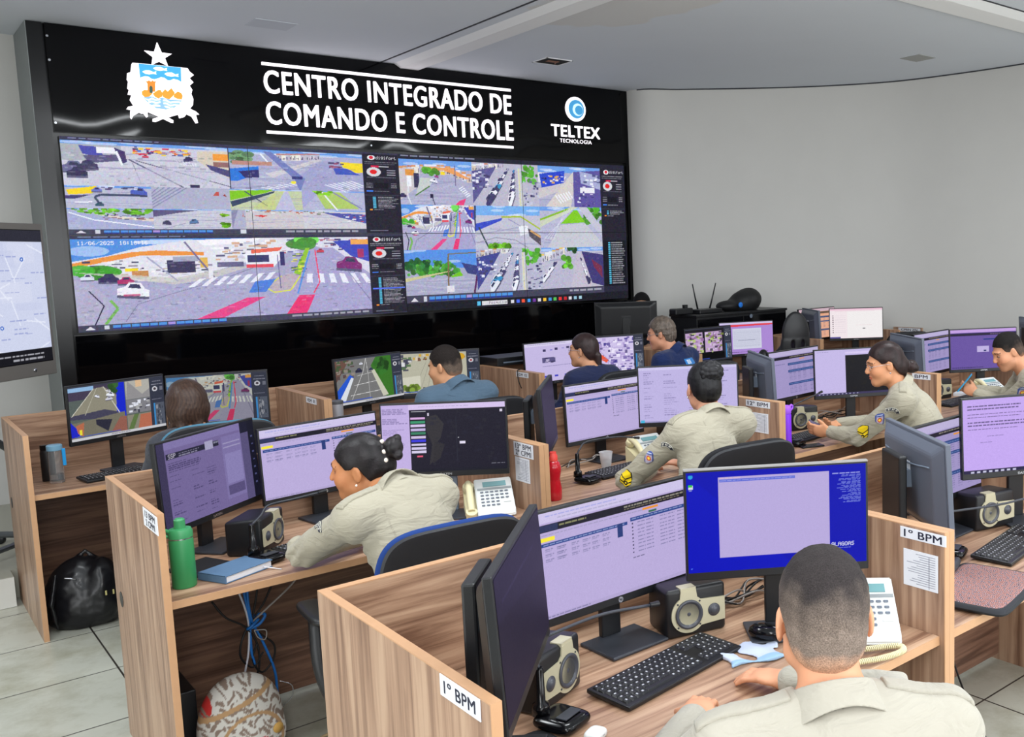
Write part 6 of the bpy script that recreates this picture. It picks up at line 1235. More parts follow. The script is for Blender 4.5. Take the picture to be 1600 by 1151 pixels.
# desk of the person behind the black monitor
t = thing('side_table', 'dark table on the platform under the black monitor seen from behind', 'table', (3.86, -1.13, .1705))
bm = B(); add_box(bm, (-.45, -.2, .715), (.45, .2, .745), bev=.003); obj('tabletop', bm, W_DK, t)
for sx in (-1, 1):
    for sy in (-1, 1): bm = B(); add_box(bm, (sx*.42-.02, sy*.17-.02, .0006), (sx*.42+.02, sy*.17+.02, .714)); obj('leg', bm, BLK, t)
t = thing('paper_stack', 'loose white papers beside the seat of the man holding a phone', 'papers', (4.93, -4.02, ON), R(20))
bm = B(); add_box(bm, (-.06, -.09, 0), (.06, .09, .02)); obj('sheets', bm, PAPER, t)
t = thing('small_box', 'small white adapter box behind the purple bottle', 'adapter', (2.82, -4.05, ON), R(10))
bm = B(); add_box(bm, (-.03, -.02, 0), (.03, .02, .075), bev=.004); obj('case', bm, WHT, t)
t = thing('flat_phone', 'dark phone lying flat beside the purple bottle', 'phone', (2.775, -4.385, ON), R(70))
bm = B(); add_box(bm, (-.036, -.07, 0), (.036, .07, .009), bev=.003); obj('body', bm, BLKG, t)
t = thing('foot_box', 'black computer case on the floor under the left end of the middle row', 'computer', (-.42, -3.99, .0006))
bm = B(); add_box(bm, (-.055, -.16, 0), (.055, .12, .3), bev=.004); obj('case', bm, BLK, t)
bm = B(); add_box(bm, (-.055, -.163, .1), (.055, -.16, .115)); obj('front_strip', bm, GRY, t)

# ---------------------------------------------------------------- chairs
SHELL = mat('chair_shell', rgb(40, 41, 45), .5, bump=.12, bscale=500, noise=.08)
def chair(x, y, yaw, label, cloth, ztop=.98, w=.47, group='office chairs', arms=True, bh=.46):
    t = thing('office_chair', label, 'chair', (x, y, .001), R(yaw), group)      # occupant faces local +Y
    zc = ztop-bh/2
    bm = B(); pillow(bm, w, bh, .022, TR((0, -.235, zc), rx=R(8)), nn=5., wtop=.92, bend=-0.0, belly=-.02, rings=7, n=48, edge=.07); obj('backrest_shell', bm, SHELL, t, smooth=True)
    bm = B(); pillow(bm, w*1.02, bh*1.02, .045, TR((0, -.205, zc+.0), rx=R(8)), nn=4.6, wtop=.92, belly=-.02, rings=7, n=48, edge=.2); obj('backrest_cushion', bm, cloth, t, smooth=True)
    bm = B(); pillow(bm, .48, .46, .07, TR((0, .03, .408), rx=R(90)), nn=4.5, rings=6, n=40, edge=.3); obj('seat', bm, cloth, t, smooth=True)
    bm = B(); add_tube(bm, [(0, -.245, zc-.05), (0, -.26, zc-.18), (0, -.2, .42), (0, -.02, .375)], .028, 10); obj('back_support', bm, BLK, t)
    if arms:
        for s in (-1, 1):
            bm = B(); add_tube(bm, [(s*.2, .10, .385), (s*.29, .12, .405), (s*.325, .15, .52), (s*.32, .19, .67)], .028, 10); a = obj('armrest', bm, BLK, t)
            bm = B(); pillow(bm, .085, .25, .032, TR((s*.315, .21, .69), rx=R(90)), nn=4, rings=5, n=28, edge=.35); obj('arm_pad', bm, BLK, a, smooth=True)
    bm = B(); add_cyl(bm, (0, 0, .07), (0, 0, .385), .028, n=16); add_box(bm, (-.1, -.1, .37), (.1, .1, .39)); obj('gas_column', bm, BLK, t)
    for k in range(5):
        a = 2*PI*k/5+.3; bm = B(); add_tube(bm, [(0, 0, .095), (math.cos(a)*.15, math.sin(a)*.15, .088), (math.cos(a)*.29, math.sin(a)*.29, .07)], .02, 8); obj('base_arm', bm, BLK, t)
        bm = B(); add_lathe(bm, [(0, -.02), (.027, -.02), (.03, -.012), (.03, .012), (.027, .02), (0, .02)], n=16, M=TR((math.cos(a)*.29, math.sin(a)*.29, .0305), rx=R(90), rz=a)); obj('castor', bm, BLK, t)
    return t
BLUC = mat('blue_fabric', rgb(24, 60, 130), .85, bump=.2, bscale=800); BLKC = mat('black_fabric', rgb(30, 30, 34), .9, bump=.2, bscale=800); TEAL = mat('teal_fabric', rgb(70, 116, 140), .85, bump=.2, bscale=800)

# ---------------------------------------------------------------- people
SKINM = attr_mat('skin', .5, bump=.03, bscale=300, spec=.35); HAIRM = attr_mat('hair', .40, bump=.35, bscale=130, spec=.3); FADEM = attr_mat('short_hair', .8, bump=.9, bscale=260, spec=.2)
nt = FADEM.node_tree; b = nt.nodes['Principled BSDF']; src = b.inputs['Base Color'].links[0].from_socket; tc = nt.nodes.new('ShaderNodeTexCoord'); n2 = nt.nodes.new('ShaderNodeTexNoise'); n2.inputs['Scale'].default_value = 420; n2.inputs['Detail'].default_value = 2
nt.links.new(tc.outputs['Object'], n2.inputs['Vector']); mr = nt.nodes.new('ShaderNodeMapRange'); mr.inputs['From Min'].default_value = .3; mr.inputs['From Max'].default_value = .7; mr.inputs['To Min'].default_value = .62; mr.inputs['To Max'].default_value = 1.4; nt.links.new(n2.outputs['Fac'], mr.inputs['Value'])
vm = nt.nodes.new('ShaderNodeVectorMath'); vm.operation = 'SCALE'; nt.links.new(src, vm.inputs[0]); nt.links.new(mr.outputs['Result'], vm.inputs['Scale']); nt.links.new(vm.outputs[0], b.inputs['Base Color'])
CLOTH = attr_mat('shirt_cloth', .85, bump=.12, bscale=500, spec=.2, sheen=.15)
_nt = CLOTH.node_tree; _b = _nt.nodes['Principled BSDF']; _bp = [n for n in _nt.nodes if n.type == 'BUMP'][0]; _tc = [n for n in _nt.nodes if n.type == 'TEX_COORD'][0]
_mp = _nt.nodes.new('ShaderNodeMapping'); _mp.inputs['Scale'].default_value = (9, 9, 22); _nt.links.new(_tc.outputs['Object'], _mp.inputs['Vector'])
_n = _nt.nodes.new('ShaderNodeTexNoise'); _n.inputs['Scale'].default_value = 1.; _n.inputs['Detail'].default_value = 3; _n.inputs['Distortion'].default_value = 1.4; _nt.links.new(_mp.outputs['Vector'], _n.inputs['Vector'])
_b2 = _nt.nodes.new('ShaderNodeBump'); _b2.inputs['Strength'].default_value = .55; _b2.inputs['Distance'].default_value = .022; _nt.links.new(_n.outputs['Fac'], _b2.inputs['Height']); _nt.links.new(_bp.outputs['Normal'], _b2.inputs['Normal']); _nt.links.new(_b2.outputs['Normal'], _b.inputs['Normal'])
V = lambda *a: np.array(a, float)
def nz(v): return v/np.linalg.norm(v)
def face_rot(fd, pitch=0, roll=0):
    th = math.atan2(fd[0], -fd[1]); return np.array((Matrix.Rotation(th, 3, 'Z') @ Matrix.Rotation(R(roll), 3, 'Y') @ Matrix.Rotation(R(pitch), 3, 'X')))
def head_prims(F, c, Q, fem=False, s=1.):
    T = lambda *p: c+Q@(V(*p)*s)
    E = lambda p, r, k=.02, mode='u', M=None: F.ell(T(*p), V(*r)*s, Q if M is None else Q@M, k, mode)
    C_ = lambda a, b, ra, rb, k=.01, mode='u': F.cap(T(*a), T(*b), ra*s, rb*s, k, mode)
    E((0, .014, .03), (.075, .094, .090), .03); E((0, -.03, -.042), (.057 if not fem else .054, .062, .072), .04); E((0, -.066, -.096), (.024, .022, .018), .03)
    for x in (-1, 1):
        E((x*.042, -.052, -.03), (.026, .03, .03), .03); C_((x*.012, -.086, .026), (x*.045, -.074, .024), .011, .008, .015)
        C_((x*.05, -.01, -.07), (x*.024, -.06, -.092), .017, .014, .03)
        E((x*.031, -.083, .004), (.015, .011, .010), .012, 's'); E((x*.031, -.070, .003), (.0135, .0135, .0125), .003)
        E((x*.0785, .012, -.008), (.007, .019, .032), .006, 'u', np.array(Matrix.Rotation(R(x*-16), 3, 'Z'))); E((x*.086, .007, -.004), (.005, .009, .017), .004, 's', np.array(Matrix.Rotation(R(x*-16), 3, 'Z')))
        E((x*.011, -.104, -.030), (.008, .009, .007), .006)
    C_((0, -.086, .014), (0, -.105, -.022), .0078, .0102, .014)
    E((0, -.0905, -.054), (.021, .009, .0055), .006); E((0, -.0885, -.065), (.019, .010, .0065), .006); E((0, -.097, -.0595), (.021, .006, .0015), .002, 's')
def skin_col(c, Q, skin, s=1., stub=0.):
    sk = np.array(lin(np.array(skin)/255.)); lip = sk*np.array([.85, .5, .52]); brow = sk*.16
    def fn(p):
        L = (p-c)@Q/s; col = np.tile(sk, (len(p), 1)); x, y, z = L.T; f = y < -.05
        m = f & (np.hypot(x/.023, (z+.0595)/.0125) < 1) & (y < -.082); col[m] = lip
        m = f & (np.abs(z-.026-.006*np.cos(x*40)+.05*np.abs(np.abs(x)-.03)) < .0042) & (np.abs(x) > .012) & (np.abs(x) < .052); col[m] = brow
        e = f & (np.hypot((np.abs(x)-.031)/.0125, (z-.001)/.0046) < 1); col[e] = lin((.74, .70, .68)); col[e & (np.hypot(np.abs(x)-.031, z-.001) < .0058)] = lin((.08, .05, .04))
        m = f & (np.abs(np.hypot((np.abs(x)-.031)/.0138, (z-.002)/.0068)-1) < .13); col[m] = brow
        ck = np.exp(-((np.abs(x)-.045)**2+(z+.03)**2)/.0006)*(y < -.03); col *= 1+ck[:, None]*np.array([.06, -.05, -.05])
        if stub: m = (z < -.045) & (y < .0) & (z > -.13); col[m] *= 1-stub
        return col
    return fn
def hand(F, w, d, n, side, curl=35, s=1., spread=.0, thumb=40):
    """w wrist, d pointing direction, n palm normal, side +1: thumb towards cross(n,d)"""
    d = nz(d); n = nz(n-d*(n@d)); a = np.cross(n, d)*side; Q = np.stack([a, d, n], 1)
    F.cap(w-d*.02, w+d*.012, .025*s, .024*s, .01); F.ell(w+d*.047*s, V(.039, .05, .0145)*s, Q, .015)
    for i, (o, L, r) in enumerate(((.027, .068, .0088), (.010, .076, .009), (-.008, .070, .0086), (-.025, .056, .0078))):
        p = w+d*.084*s+a*o*s; c1, c2 = R(curl*(.8+.1*i)), R(curl*1.9)
        q = nz(d*math.cos(c1)+n*math.sin(c1)+a*o*spread*8); q2 = nz(d*math.cos(c2)+n*math.sin(c2)); m = p+q*L*.5*s
        F.cap(p-d*.02*s, m, r*s*1.05, r*s, .004); F.cap(m, m+q2*L*.5*s, r*s, r*s*.82, .003)
    b = w+d*.022*s+a*.026*s; t = R(thumb); q = nz(d*math.cos(t)+a*math.sin(t)+n*.35); m = b+q*.034*s; F.cap(b, m, .0125*s, .0105*s, .01); q3 = nz(q+d*.5+n*.2); F.cap(m, m+q3*.03*s, .0105*s, .0085*s, .003)
def person(label, hc, fd, N, bd, shw=.185, pitch=0, roll=0, skin=(205, 150, 118), shirt=(176, 170, 150), fem=False, hair=None, arms=None, hr=.0065, hips=None, cat='person', uniform=True, hs=1., base=0., lean=.1, patches=(), stub=0., pants=(64, 66, 72), shdrop=.045, extras=None, fat=1., epau=True, collar=True, legs=True):
    hc, N = V(*hc), V(*N); f = nz(V(bd[0], bd[1], 0)); lat = V(f[1], -f[0], 0)      # lat points to the person's right
    H = V(*hips) if hips is not None else V(N[0], N[1], base+.575)-f*lean
    root = thing('person', label, cat, (float(H[0]), float(H[1]), base)); O = V(H[0], H[1], base)
    up = nz(N-H); fw = nz(f-up*(f@up)); B3 = np.stack([lat, fw, up], 1)
    S = {+1: N+lat*shw-V(0, 0, shdrop), -1: N-lat*shw-V(0, 0, shdrop)}
    Q = face_rot(fd, pitch, roll); arms = arms or {}
    A = {}
    for s in (1, -1):
        if s in arms: A[s] = [V(*q) for q in arms[s]]
        else:
            el = S[s]-V(0, 0, .25)+f*.10+lat*s*.05; el[2] = max(el[2], base+.812); A[s] = [el, el+f*.2-lat*s*.08+V(0, 0, .0)]
    K = {s: H+f*.41+lat*s*.12+V(0, 0, -.035) for s in (1, -1)}; An = {s: V(K[s][0], K[s][1], base+.1)+f*.02 for s in (1, -1)}
    allp = [hc+V(0, 0, .14), hc-V(.14, .14, 0), hc+V(.14, .14, 0), H-V(.2, .2, .16), H+V(.2, .2, 0), S[1], S[-1]]+[q for s in A for q in A[s]]+[A[s][1]+nz(A[s][1]-A[s][0])*.2 for s in A]
    lo = np.min(allp, 0)-.1; hi = np.max(allp, 0)+.06
    g = lambda F, o, k: (F.ell(H, V(.165, .12, .11)*fat+o, B3, k), F.ell(H+(N-H)*.36+fw*.01, V(.145, .112, .16)*fat+o, B3, k), F.ell(H+(N-H)*.68+fw*.012, V(.158, .108, .17)*fat+o, B3, k),
                          F.cap(S[-1]+lat*.02, S[1]-lat*.02, .056+o, .056+o, k), [F.cap(N+lat*s*.03-V(0, 0, .01), S[s], .048+o, .05+o, k) for s in (1, -1)])
    # body: one continuous surface from head to hips and hands
    F = Field(lo, hi, hr); g(F, 0, .05); nr = .05 if fem else .058
    F.cap(N-V(0, 0, .02), hc+Q@V(0, .02, -.05), nr*1.08, nr, .03); head_prims(F, hc, Q, fem, hs)
    for s in (1, -1):
        F.cap(S[s], A[s][0], .046, .037, .02); F.cap(A[s][0], A[s][1], .037, .026, .015)
        hd = arms.get(('hand', s)) if isinstance(arms, dict) else None
        if hd: hand(F, A[s][1], V(*hd[0]), V(*hd[1]), hd[2], hd[3] if len(hd) > 3 else 35)
        else: hand(F, A[s][1], A[s][1]-A[s][0]+f*.05, V(0, 0, -1), s, 18)
    sdf_obj('body', F, SKINM, root, O, skin_col(hc, Q, skin, hs, stub))
    # shirt
    sc = np.array(lin(np.array(shirt)/255.)); F = Field(lo-.02, hi, hr); g(F, .013, .05)
    for s in (1, -1):
        F.cap(S[s], A[s][0], .060, .052, .03); F.cap(A[s][0], A[s][1]-nz(A[s][1]-A[s][0])*.012, .053, .038, .02)
    P = F.pts((0, 0, 0), F.n); F.v += (.0035*wob(P, 16, 1.3)+.0022*wob(P, 38, .4)).astype(np.float32)
    for s in (1, -1):      # folds round the elbow and the armpit
        for q, am in ((A[s][0], .006), (S[s]-V(0, 0, .09)-lat*s*.04, .005)):
            d = np.linalg.norm(P-q, axis=-1); F.v += (am*np.sin(P@nz(up+f*.3)*150+2*np.sin(P@lat*22))*np.exp(-(d/.085)**2)).astype(np.float32)
    na = nz(hc+Q@V(0, .02, -.06)-N); rc = nr+.012
    F.cap(N+na*.02, N+na*.3, rc, rc+.01, .004, 's')
    base_v = F.v.copy() if (patches or (uniform and epau)) else None
    if collar:
        ch = .040 if fem else .054
        def col_d(X):
            L = X-N; t = L@na; rad = np.linalg.norm(L-t[..., None]*na, axis=-1); fr = (L@f)/np.maximum(rad, 1e-4)
            t2 = t+.012*fr; sd = np.abs(L@lat)/np.maximum(rad, 1e-4); inner = np.maximum(np.abs(rad-rc-.001-.05*t2)-.0028, np.maximum(t2-ch, -t2-.03)); o = rc+.006+.42*(ch+.002-t2); outer = np.maximum(np.abs(rad-o)-.003, np.maximum(t2-ch-.002, .002-.03*sd**2-t2))
            gap = (fr-.93)*.1; return np.maximum(np.minimum(inner, outer), gap)
        G3 = Field(N-.125, N+.125, .0028); X3 = G3.pts((0, 0, 0), G3.n); G3.v = col_d(X3).astype(np.float32)
        sdf_obj('collar', G3, CLOTH, root, O, lambda p: np.tile(sc, (len(p), 1)))
    seam = None
    def shirt_col(p):
        c = np.tile(sc, (len(p), 1)); L = p-N; x = L@lat; y = L@fw
        if uniform: m = (y < 0) & (np.abs(np.abs(x)-.115) < .0016) & (L@up < -.05); c[m] *= .8
        return c
    sdf_obj('shirt', F, CLOTH, root, O, shirt_col)
    if uniform and epau:
        for s in (1, -1):
            G2 = Field(np.minimum(N, S[s])-.12, np.maximum(N, S[s])+.12, .004); a, b = N+lat*s*.075, S[s]+lat*s*.035
            def strap(X):
                ab = b-a; t = ((X-a)@ab)/(ab@ab); q = X-a-t[..., None]*ab; w_ = np.abs(q@f)-.021; e_ = np.maximum(-t, t-1)*.14; return np.maximum(np.maximum(w_, e_), -(X-a)[..., 2]-.06)
            X = G2.pts((0, 0, 0), G2.n); I = np.clip(((X-F.lo)/F.h), 0, F.n-1.001); i0 = I.astype(int); fr = I-i0; d = 0
            for dx in (0, 1):
                for dy in (0, 1):
                    for dz in (0, 1): d = d+base_v[i0[..., 0]+dx, i0[..., 1]+dy, i0[..., 2]+dz]*np.abs(1-dx-fr[..., 0])*np.abs(1-dy-fr[..., 1])*np.abs(1-dz-fr[..., 2])
            G2.v = np.maximum(np.maximum(d-.0065, -(d+.004)), strap(X)).astype(np.float32); sdf_obj('epaulette', G2, CLOTH, root, O, lambda p: np.tile(sc*.92, (len(p), 1)))
    for pt in patches:
        pc = V(*pt['c']); G2 = Field(pc-.07, pc+.07, .0018 if pt.get('fine', 1) else .003); X = G2.pts((0, 0, 0), G2.n); I = np.clip(((X-F.lo)/F.h), 0, F.n-1.001); i0 = I.astype(int); fr = I-i0; d = 0
        for dx in (0, 1):
            for dy in (0, 1):
                for dz in (0, 1): d = d+base_v[i0[..., 0]+dx, i0[..., 1]+dy, i0[..., 2]+dz]*np.abs(1-dx-fr[..., 0])*np.abs(1-dy-fr[..., 1])*np.abs(1-dz-fr[..., 2])
        ux, uy = nz(V(*pt['x'])), nz(V(*pt['y'])); un = np.cross(ux, uy)
        sh = pt['shape'](((X-pc)@ux), ((X-pc)@uy)); sh = np.maximum(sh, -((X-pc)@un)*pt.get('s', 1)-.012)
        G2.v = np.maximum(np.maximum(d-.0035, -(d+.002)), sh).astype(np.float32)
        sdf_obj(pt['name'], G2, CLOTH, root, O, lambda p: pt['col']((p-pc)@ux, (p-pc)@uy), rel=0, label=pt.get('label'))
    # trousers and shoes
    if legs:
        F = Field(np.min([H-.22, K[1]-.12, K[-1]-.12, An[1]-.08, An[-1]-.08], 0), np.max([H+.22, K[1]+.12, K[-1]+.12, H+V(0, 0, .02)], 0), .012)
        F.ell(H-V(0, 0, .01), V(.178, .132, .10)*fat, B3, .04)
        for s in (1, -1): F.cap(H+lat*s*.09, K[s], .085, .065, .04); F.cap(K[s], An[s], .062, .05, .03)
        pc_ = np.array(lin(np.array(pants)/255.)); sdf_obj('trousers', F, CLOTH, root, O, lambda p: np.tile(pc_, (len(p), 1)))
        for s in (1, -1):
            F = Field(An[s]-V(.2, .2, .12), An[s]+V(.2, .2, .06), .009); F.ell(An[s]+f*.05+V(0, 0, -.06), V(.045, .13, .038), np.stack([lat, f, V(0, 0, 1)], 1)); F.cap(An[s], An[s]-V(0, 0, .05), .045, .045, .02)
            X = F.pts((0, 0, 0), F.n); F.v = np.maximum(F.v, (base+.002-X[..., 2]).astype(np.float32)); sdf_obj('shoe', F, BLK, root, O)
    if hair: hair(root, O, hc, Q, hs)
    if extras: extras(root, O, hc, Q, hs)
    return root
def hair_shell(root, O, c, Q, s, col, th=.010, top=.014, line=None, h=.004, bulk=(), noise=.0015, m=None, nf=120, iso=0., subs=()):
    """line: list of (y, z) of the lower edge, from the forehead backwards"""
    F = Field(c-.19, c+.19, h); T = lambda *p: c+Q@(V(*p)*s)
    F.ell(T(0, .014, .03+top-th), V(.075+th, .094+th, .090+th)*s, Q, .03); F.ell(T(0, .045, -.03), V(.058+th*.8, .052+th, .055)*s, Q, .04)
    P = F.pts((0, 0, 0), F.n); L = (P-c)@Q/s; ys = [q[0] for q in line]; zs = [q[1] for q in line]
    cut = (np.interp(L[..., 1], ys, zs)-L[..., 2])*.75*s; F.v = np.maximum(F.v, cut).astype(np.float32)
    for b in bulk:
        if b[0] == 'e': F.ell(T(*b[1]), V(*b[2])*s, Q, b[3] if len(b) > 3 else .01)
        else: F.cap(T(*b[1]), T(*b[2]), b[3]*s, b[4]*s, b[5] if len(b) > 5 else .01)
    if noise: F.v += (noise*wob(L, nf, 1.7)+noise*.6*wob(L, nf*2.3, .3)).astype(np.float32)
    return sdf_obj('hair', F, m or HAIRM, root, O, (lambda p: col((p-c)@Q/s)) if callable(col) else (lambda p: np.tile(np.array(col), (len(p), 1))))
MANLINE = [(-.10, .085), (-.075, .066), (-.045, .050), (-.032, .01), (-.022, -.022), (-.01, -.018), (.0, .012), (.02, .018), (.034, -.01), (.045, -.05), (.07, -.078), (.12, -.086)]
WOMLINE = [(-.10, .082), (-.07, .058), (-.045, .035), (-.03, .012), (-.01, .012), (.008, .022), (.028, .0), (.045, -.035), (.07, -.07), (.12, -.072)]
def strand(L, n=46): a = np.arctan2(L[:, 0], L[:, 1]+.02); return np.sin(a*n+5*np.sin(L[:, 2]*38))*.5+.5*np.sin(a*n*2.3+L[:, 2]*60)
def fade(dark, mid, skin, cut=.0, soft=.05, top=.012, th=.003, line=MANLINE, noise=.0006, lo=-.07):
    d, md, sk = [np.array(lin(np.array(q)/255.)) for q in (dark, mid, skin)]
    def f(root, O, c, Q, s):
        def col(L):
            z = L[:, 2]-.25*np.maximum(L[:, 1], 0)*0; n = .016*wob(L, 42)+.010*wob(L, 110, .7); t = np.clip((z+n-cut)/soft, 0, 1)[:, None]; u = np.clip((z+n*.5-lo)/.03, 0, 1)[:, None]
            spk = (1+.10*wob(L, 130, 2.))[:, None]; return np.clip((sk*(1-u)+md*u)*(1-t)+d*t, 0, 1)*spk
        hair_shell(root, O, c, Q, s, col, th, top, line, .0035, noise=noise, m=FADEM, nf=90)
    return f

def armpt(S, E, t, un, r=.062): S, E = V(*S), V(*E); return S+(E-S)*t+nz(V(*un))*r
def big(d, k):
    f, g = d['shape'], d['col']; d['shape'] = lambda a, b: f(a/k, b/k)*k; d['col'] = lambda a, b: g(a/k, b/k); return d
def arc_patch(c, x, y, nm='unit_arc_patch', w=.034):
    shape = lambda a, b: np.maximum(np.abs(np.hypot(a, b+.022)-.028)-.0085, -b-.012)
    def col(a, b):
        r = np.hypot(a, b+.022); th = np.arctan2(a, b+.022); c_ = np.tile(np.array(rgb(44, 46, 60)), (len(a), 1)); e = np.abs(np.abs(r-.028)-.0072) < .0012; c_[e] = rgb(206, 204, 190)
        for k, t0 in enumerate((-.72, -.24, .24, .72)):
            u = (th-t0)/.16; v = (r-.028)/.0042; m = (np.abs(u) < 1) & (np.abs(v) < 1)
            if k == 0: m &= ~((np.abs(v) < .45) & (u > -.35))
            if k == 1: m &= ~((v < -.1) & (u > -.3)) & ~((np.abs(u) < .4) & (np.abs(v-.45) < .25))
            if k == 2: m &= ~((v < -.4) & (np.abs(u) < .35)) & ~((np.abs(u) < .4) & (np.abs(v-.45) < .25))
            if k == 3: m &= ~((np.abs(u-.0) < .7) & (np.abs(u) > .2) & (v < .1))
            c_[m] = rgb(214, 212, 200)
        return c_
    return big(dict(name=nm, c=c, x=x, y=y, shape=shape, col=col), 1.25)
def shield_patch(c, x, y):
    shape = lambda a, b: np.maximum(np.maximum(np.abs(a)-.018, b-.022), np.hypot(a, (b+.002)*.9)-.0235+0*(a))
    def col(a, b):
        r = np.hypot(a, b+.005); c_ = np.tile(np.array(rgb(60, 76, 146)), (len(a), 1)); c_[(b < .008)] = rgb(176, 168, 186); c_[(b < .008) & (np.abs(a) > .013)] = rgb(70, 80, 140); c_[r < .009] = rgb(196, 76, 50); c_[r < .005] = rgb(246, 206, 70)
        c_[(np.abs(b-.014) < .0022) & (np.abs(a) < .012)] = rgb(180, 190, 220); return c_
    return big(dict(name='unit_shield_patch', c=c, x=x, y=y, shape=shape, col=col), 1.25)
def chevron_patch(c, x, y):
    shape = lambda a, b: np.maximum(np.maximum(np.abs(a)-.023, b-.030+.35*np.abs(a)), -b-.034+.6*np.abs(a))
    def col(a, b):
        c_ = np.tile(np.array(rgb(238, 204, 20)), (len(a), 1)); k = b-.6*np.abs(a)
        e = shape(a, b) > -.003; c_[e] = rgb(30, 26, 24)
        for z in (-.006, -.022, -.036): c_[np.abs(k-z) < .0022] = rgb(36, 30, 20)
        c_[(np.hypot(a, b+.018) < .008)] = rgb(30, 26, 22); c_[(np.hypot(a, b+.018) < .003)] = rgb(238, 204, 20); return c_
    return big(dict(name='rank_patch', c=c, x=x, y=y, shape=shape, col=col, label='yellow chevron rank patch'), 1.3)
CX, CU = V(.737, -.675, 0), V(0, 0, 1)
UNI = (168, 162, 144)
def solid(*c): return lambda L: np.tile(np.array(rgb(*c)), (len(L), 1))*(1+.15*wob(L, 150))[:, None]
def ell_obj(nm, root, O, c, r, m, Q=None, n=20):
    bm = B(); bmesh.ops.create_uvsphere(bm, u_segments=n, v_segments=12, radius=1.)
    for v in bm.verts: q = V(*v.co)*V(*r); q = (Q@q if Q is not None else q)+c-O; v.co = Vector(q)
    return obj(nm, bm, m, root, smooth=True)
WIRE = mat('glasses_frame', rgb(196, 190, 196), .3, metal=.6)
def glasses(root, O, c, Q, s):
    bm = B(); T = lambda *p: Vector(c+Q@(V(*p)*s)-O)
    for x in (-1, 1):
        add_tube(bm, [T(x*.032+.021*math.cos(t)*x, -.096+.006*abs(math.cos(t)), .0+.016*math.sin(t)) for t in [2*PI*i/16 for i in range(17)]], .0011, 5, 0)
        add_tube(bm, [T(x*.053, -.09, .004), T(x*.074, -.05, .006), T(x*.082, .0, .006), T(x*.083, .02, -.004)], .0013, 5, 2)
    add_tube(bm, [T(-.011, -.099, .003), T(0, -.102, .005), T(.011, -.099, .003)], .0011, 5, 2); g = obj('glasses_frame', bm, WIRE, root)
    return g
def studs(root, O, c, Q, s, m):
    for x in (-1, 1): ell_obj('earring', root, O, c+Q@(V(x*.086, .006, -.043)*s), (.0045,)*3, m, n=10)

# 1 brown bob haired person, far left
def hair1(root, O, c, Q, s):
    d, l = V(*rgb(48, 34, 30)), V(*rgb(84, 62, 50))
    def col(L): k = np.clip(.35+.45*strand(L), 0, 1)[:, None]; return d*(1-k)+l*k
    hair_shell(root, O, c, Q, s, col, .016, .010, [(-.1, .06), (-.05, .0), (-.02, -.10), (.12, -.125)], .005, [('e', (0, .04, -.035), (.088, .062, .072), .04), ('c', (.06, .04, -.09), (.112, .03, -.128), .024, .006, .02), ('c', (.04, .08, -.09), (.07, .10, -.135), .02, .006, .02), ('c', (-.06, .03, -.09), (-.10, .03, -.13), .022, .007, .02), ('c', (-.03, .09, -.09), (-.04, .115, -.135), .02, .006, .02)], noise=.0018, nf=50)
person('person with brown bob hair in a dark top at the far-left workstation', (.01, -2.74, 1.175), (.05, 1), (.03, -2.80, 1.03), (0, 1), shw=.15, fem=True, skin=(196, 142, 112), shirt=(60, 62, 70), hair=hair1, hr=.009, uniform=False, hips=(.0, -2.86, .588), collar=False)
chair(.08, -2.86, -4, 'teal edged chair with dark back behind the brown bob head', TEAL, 1.12, .55)
# 2 man in blue-grey shirt
person('man with short dark hair in a blue-grey collared shirt, seen from behind left', (1.45, -2.62, 1.212), (-.55, .83), (1.49, -2.69, 1.075), (-.05, 1), skin=(206, 150, 112), shirt=(84, 106, 126), hair=fade((38, 32, 30), (98, 84, 74), (190, 140, 108), -.005, .035, .012, .004), hr=.0075, uniform=False, pitch=10, hips=(1.52, -2.84, .588), shw=.2)
chair(1.54, -2.84, -6, 'dark chair behind the man in the blue-grey shirt', BLKC, 1.055, .47)
# 3 woman in navy
def hair3(root, O, c, Q, s):
    def col(L): return np.tile(np.array(rgb(48, 34, 34)), (len(L), 1))*(1+.3*wob(L, 80))[:, None]
    hair_shell(root, O, c, Q, s, col, .007, .004, WOMLINE, .0045, [('e', (0, .10, -.035), (.022, .022, .024), .02), ('c', (0, .11, -.04), (.0, .115, -.13), .026, .02, .01), ('c', (0, .115, -.13), (.02, .10, -.2), .02, .01, .01)], noise=.0006, nf=60)
def ex3(root, O, c, Q, s): glasses(root, O, c, Q, s); studs(root, O, c, Q, s, SILV); ell_obj('hair_tie', root, O, c+Q@V(0, .105, -.04), (.02, .012, .02), BLK, Q)
person('woman in navy top with a low dark ponytail and glasses', (2.60, -2.42, 1.198), (-.5, .87), (2.62, -2.50, 1.05), (-.1, 1), fem=True, skin=(206, 150, 116), shirt=(34, 42, 76), hair=hair3, extras=ex3, hr=.008, uniform=False, hips=(2.64, -2.62, .588), shw=.17, collar=False)
chair(2.62, -2.63, -2, 'black chair behind the woman in navy', BLKC, 1.085, .46)
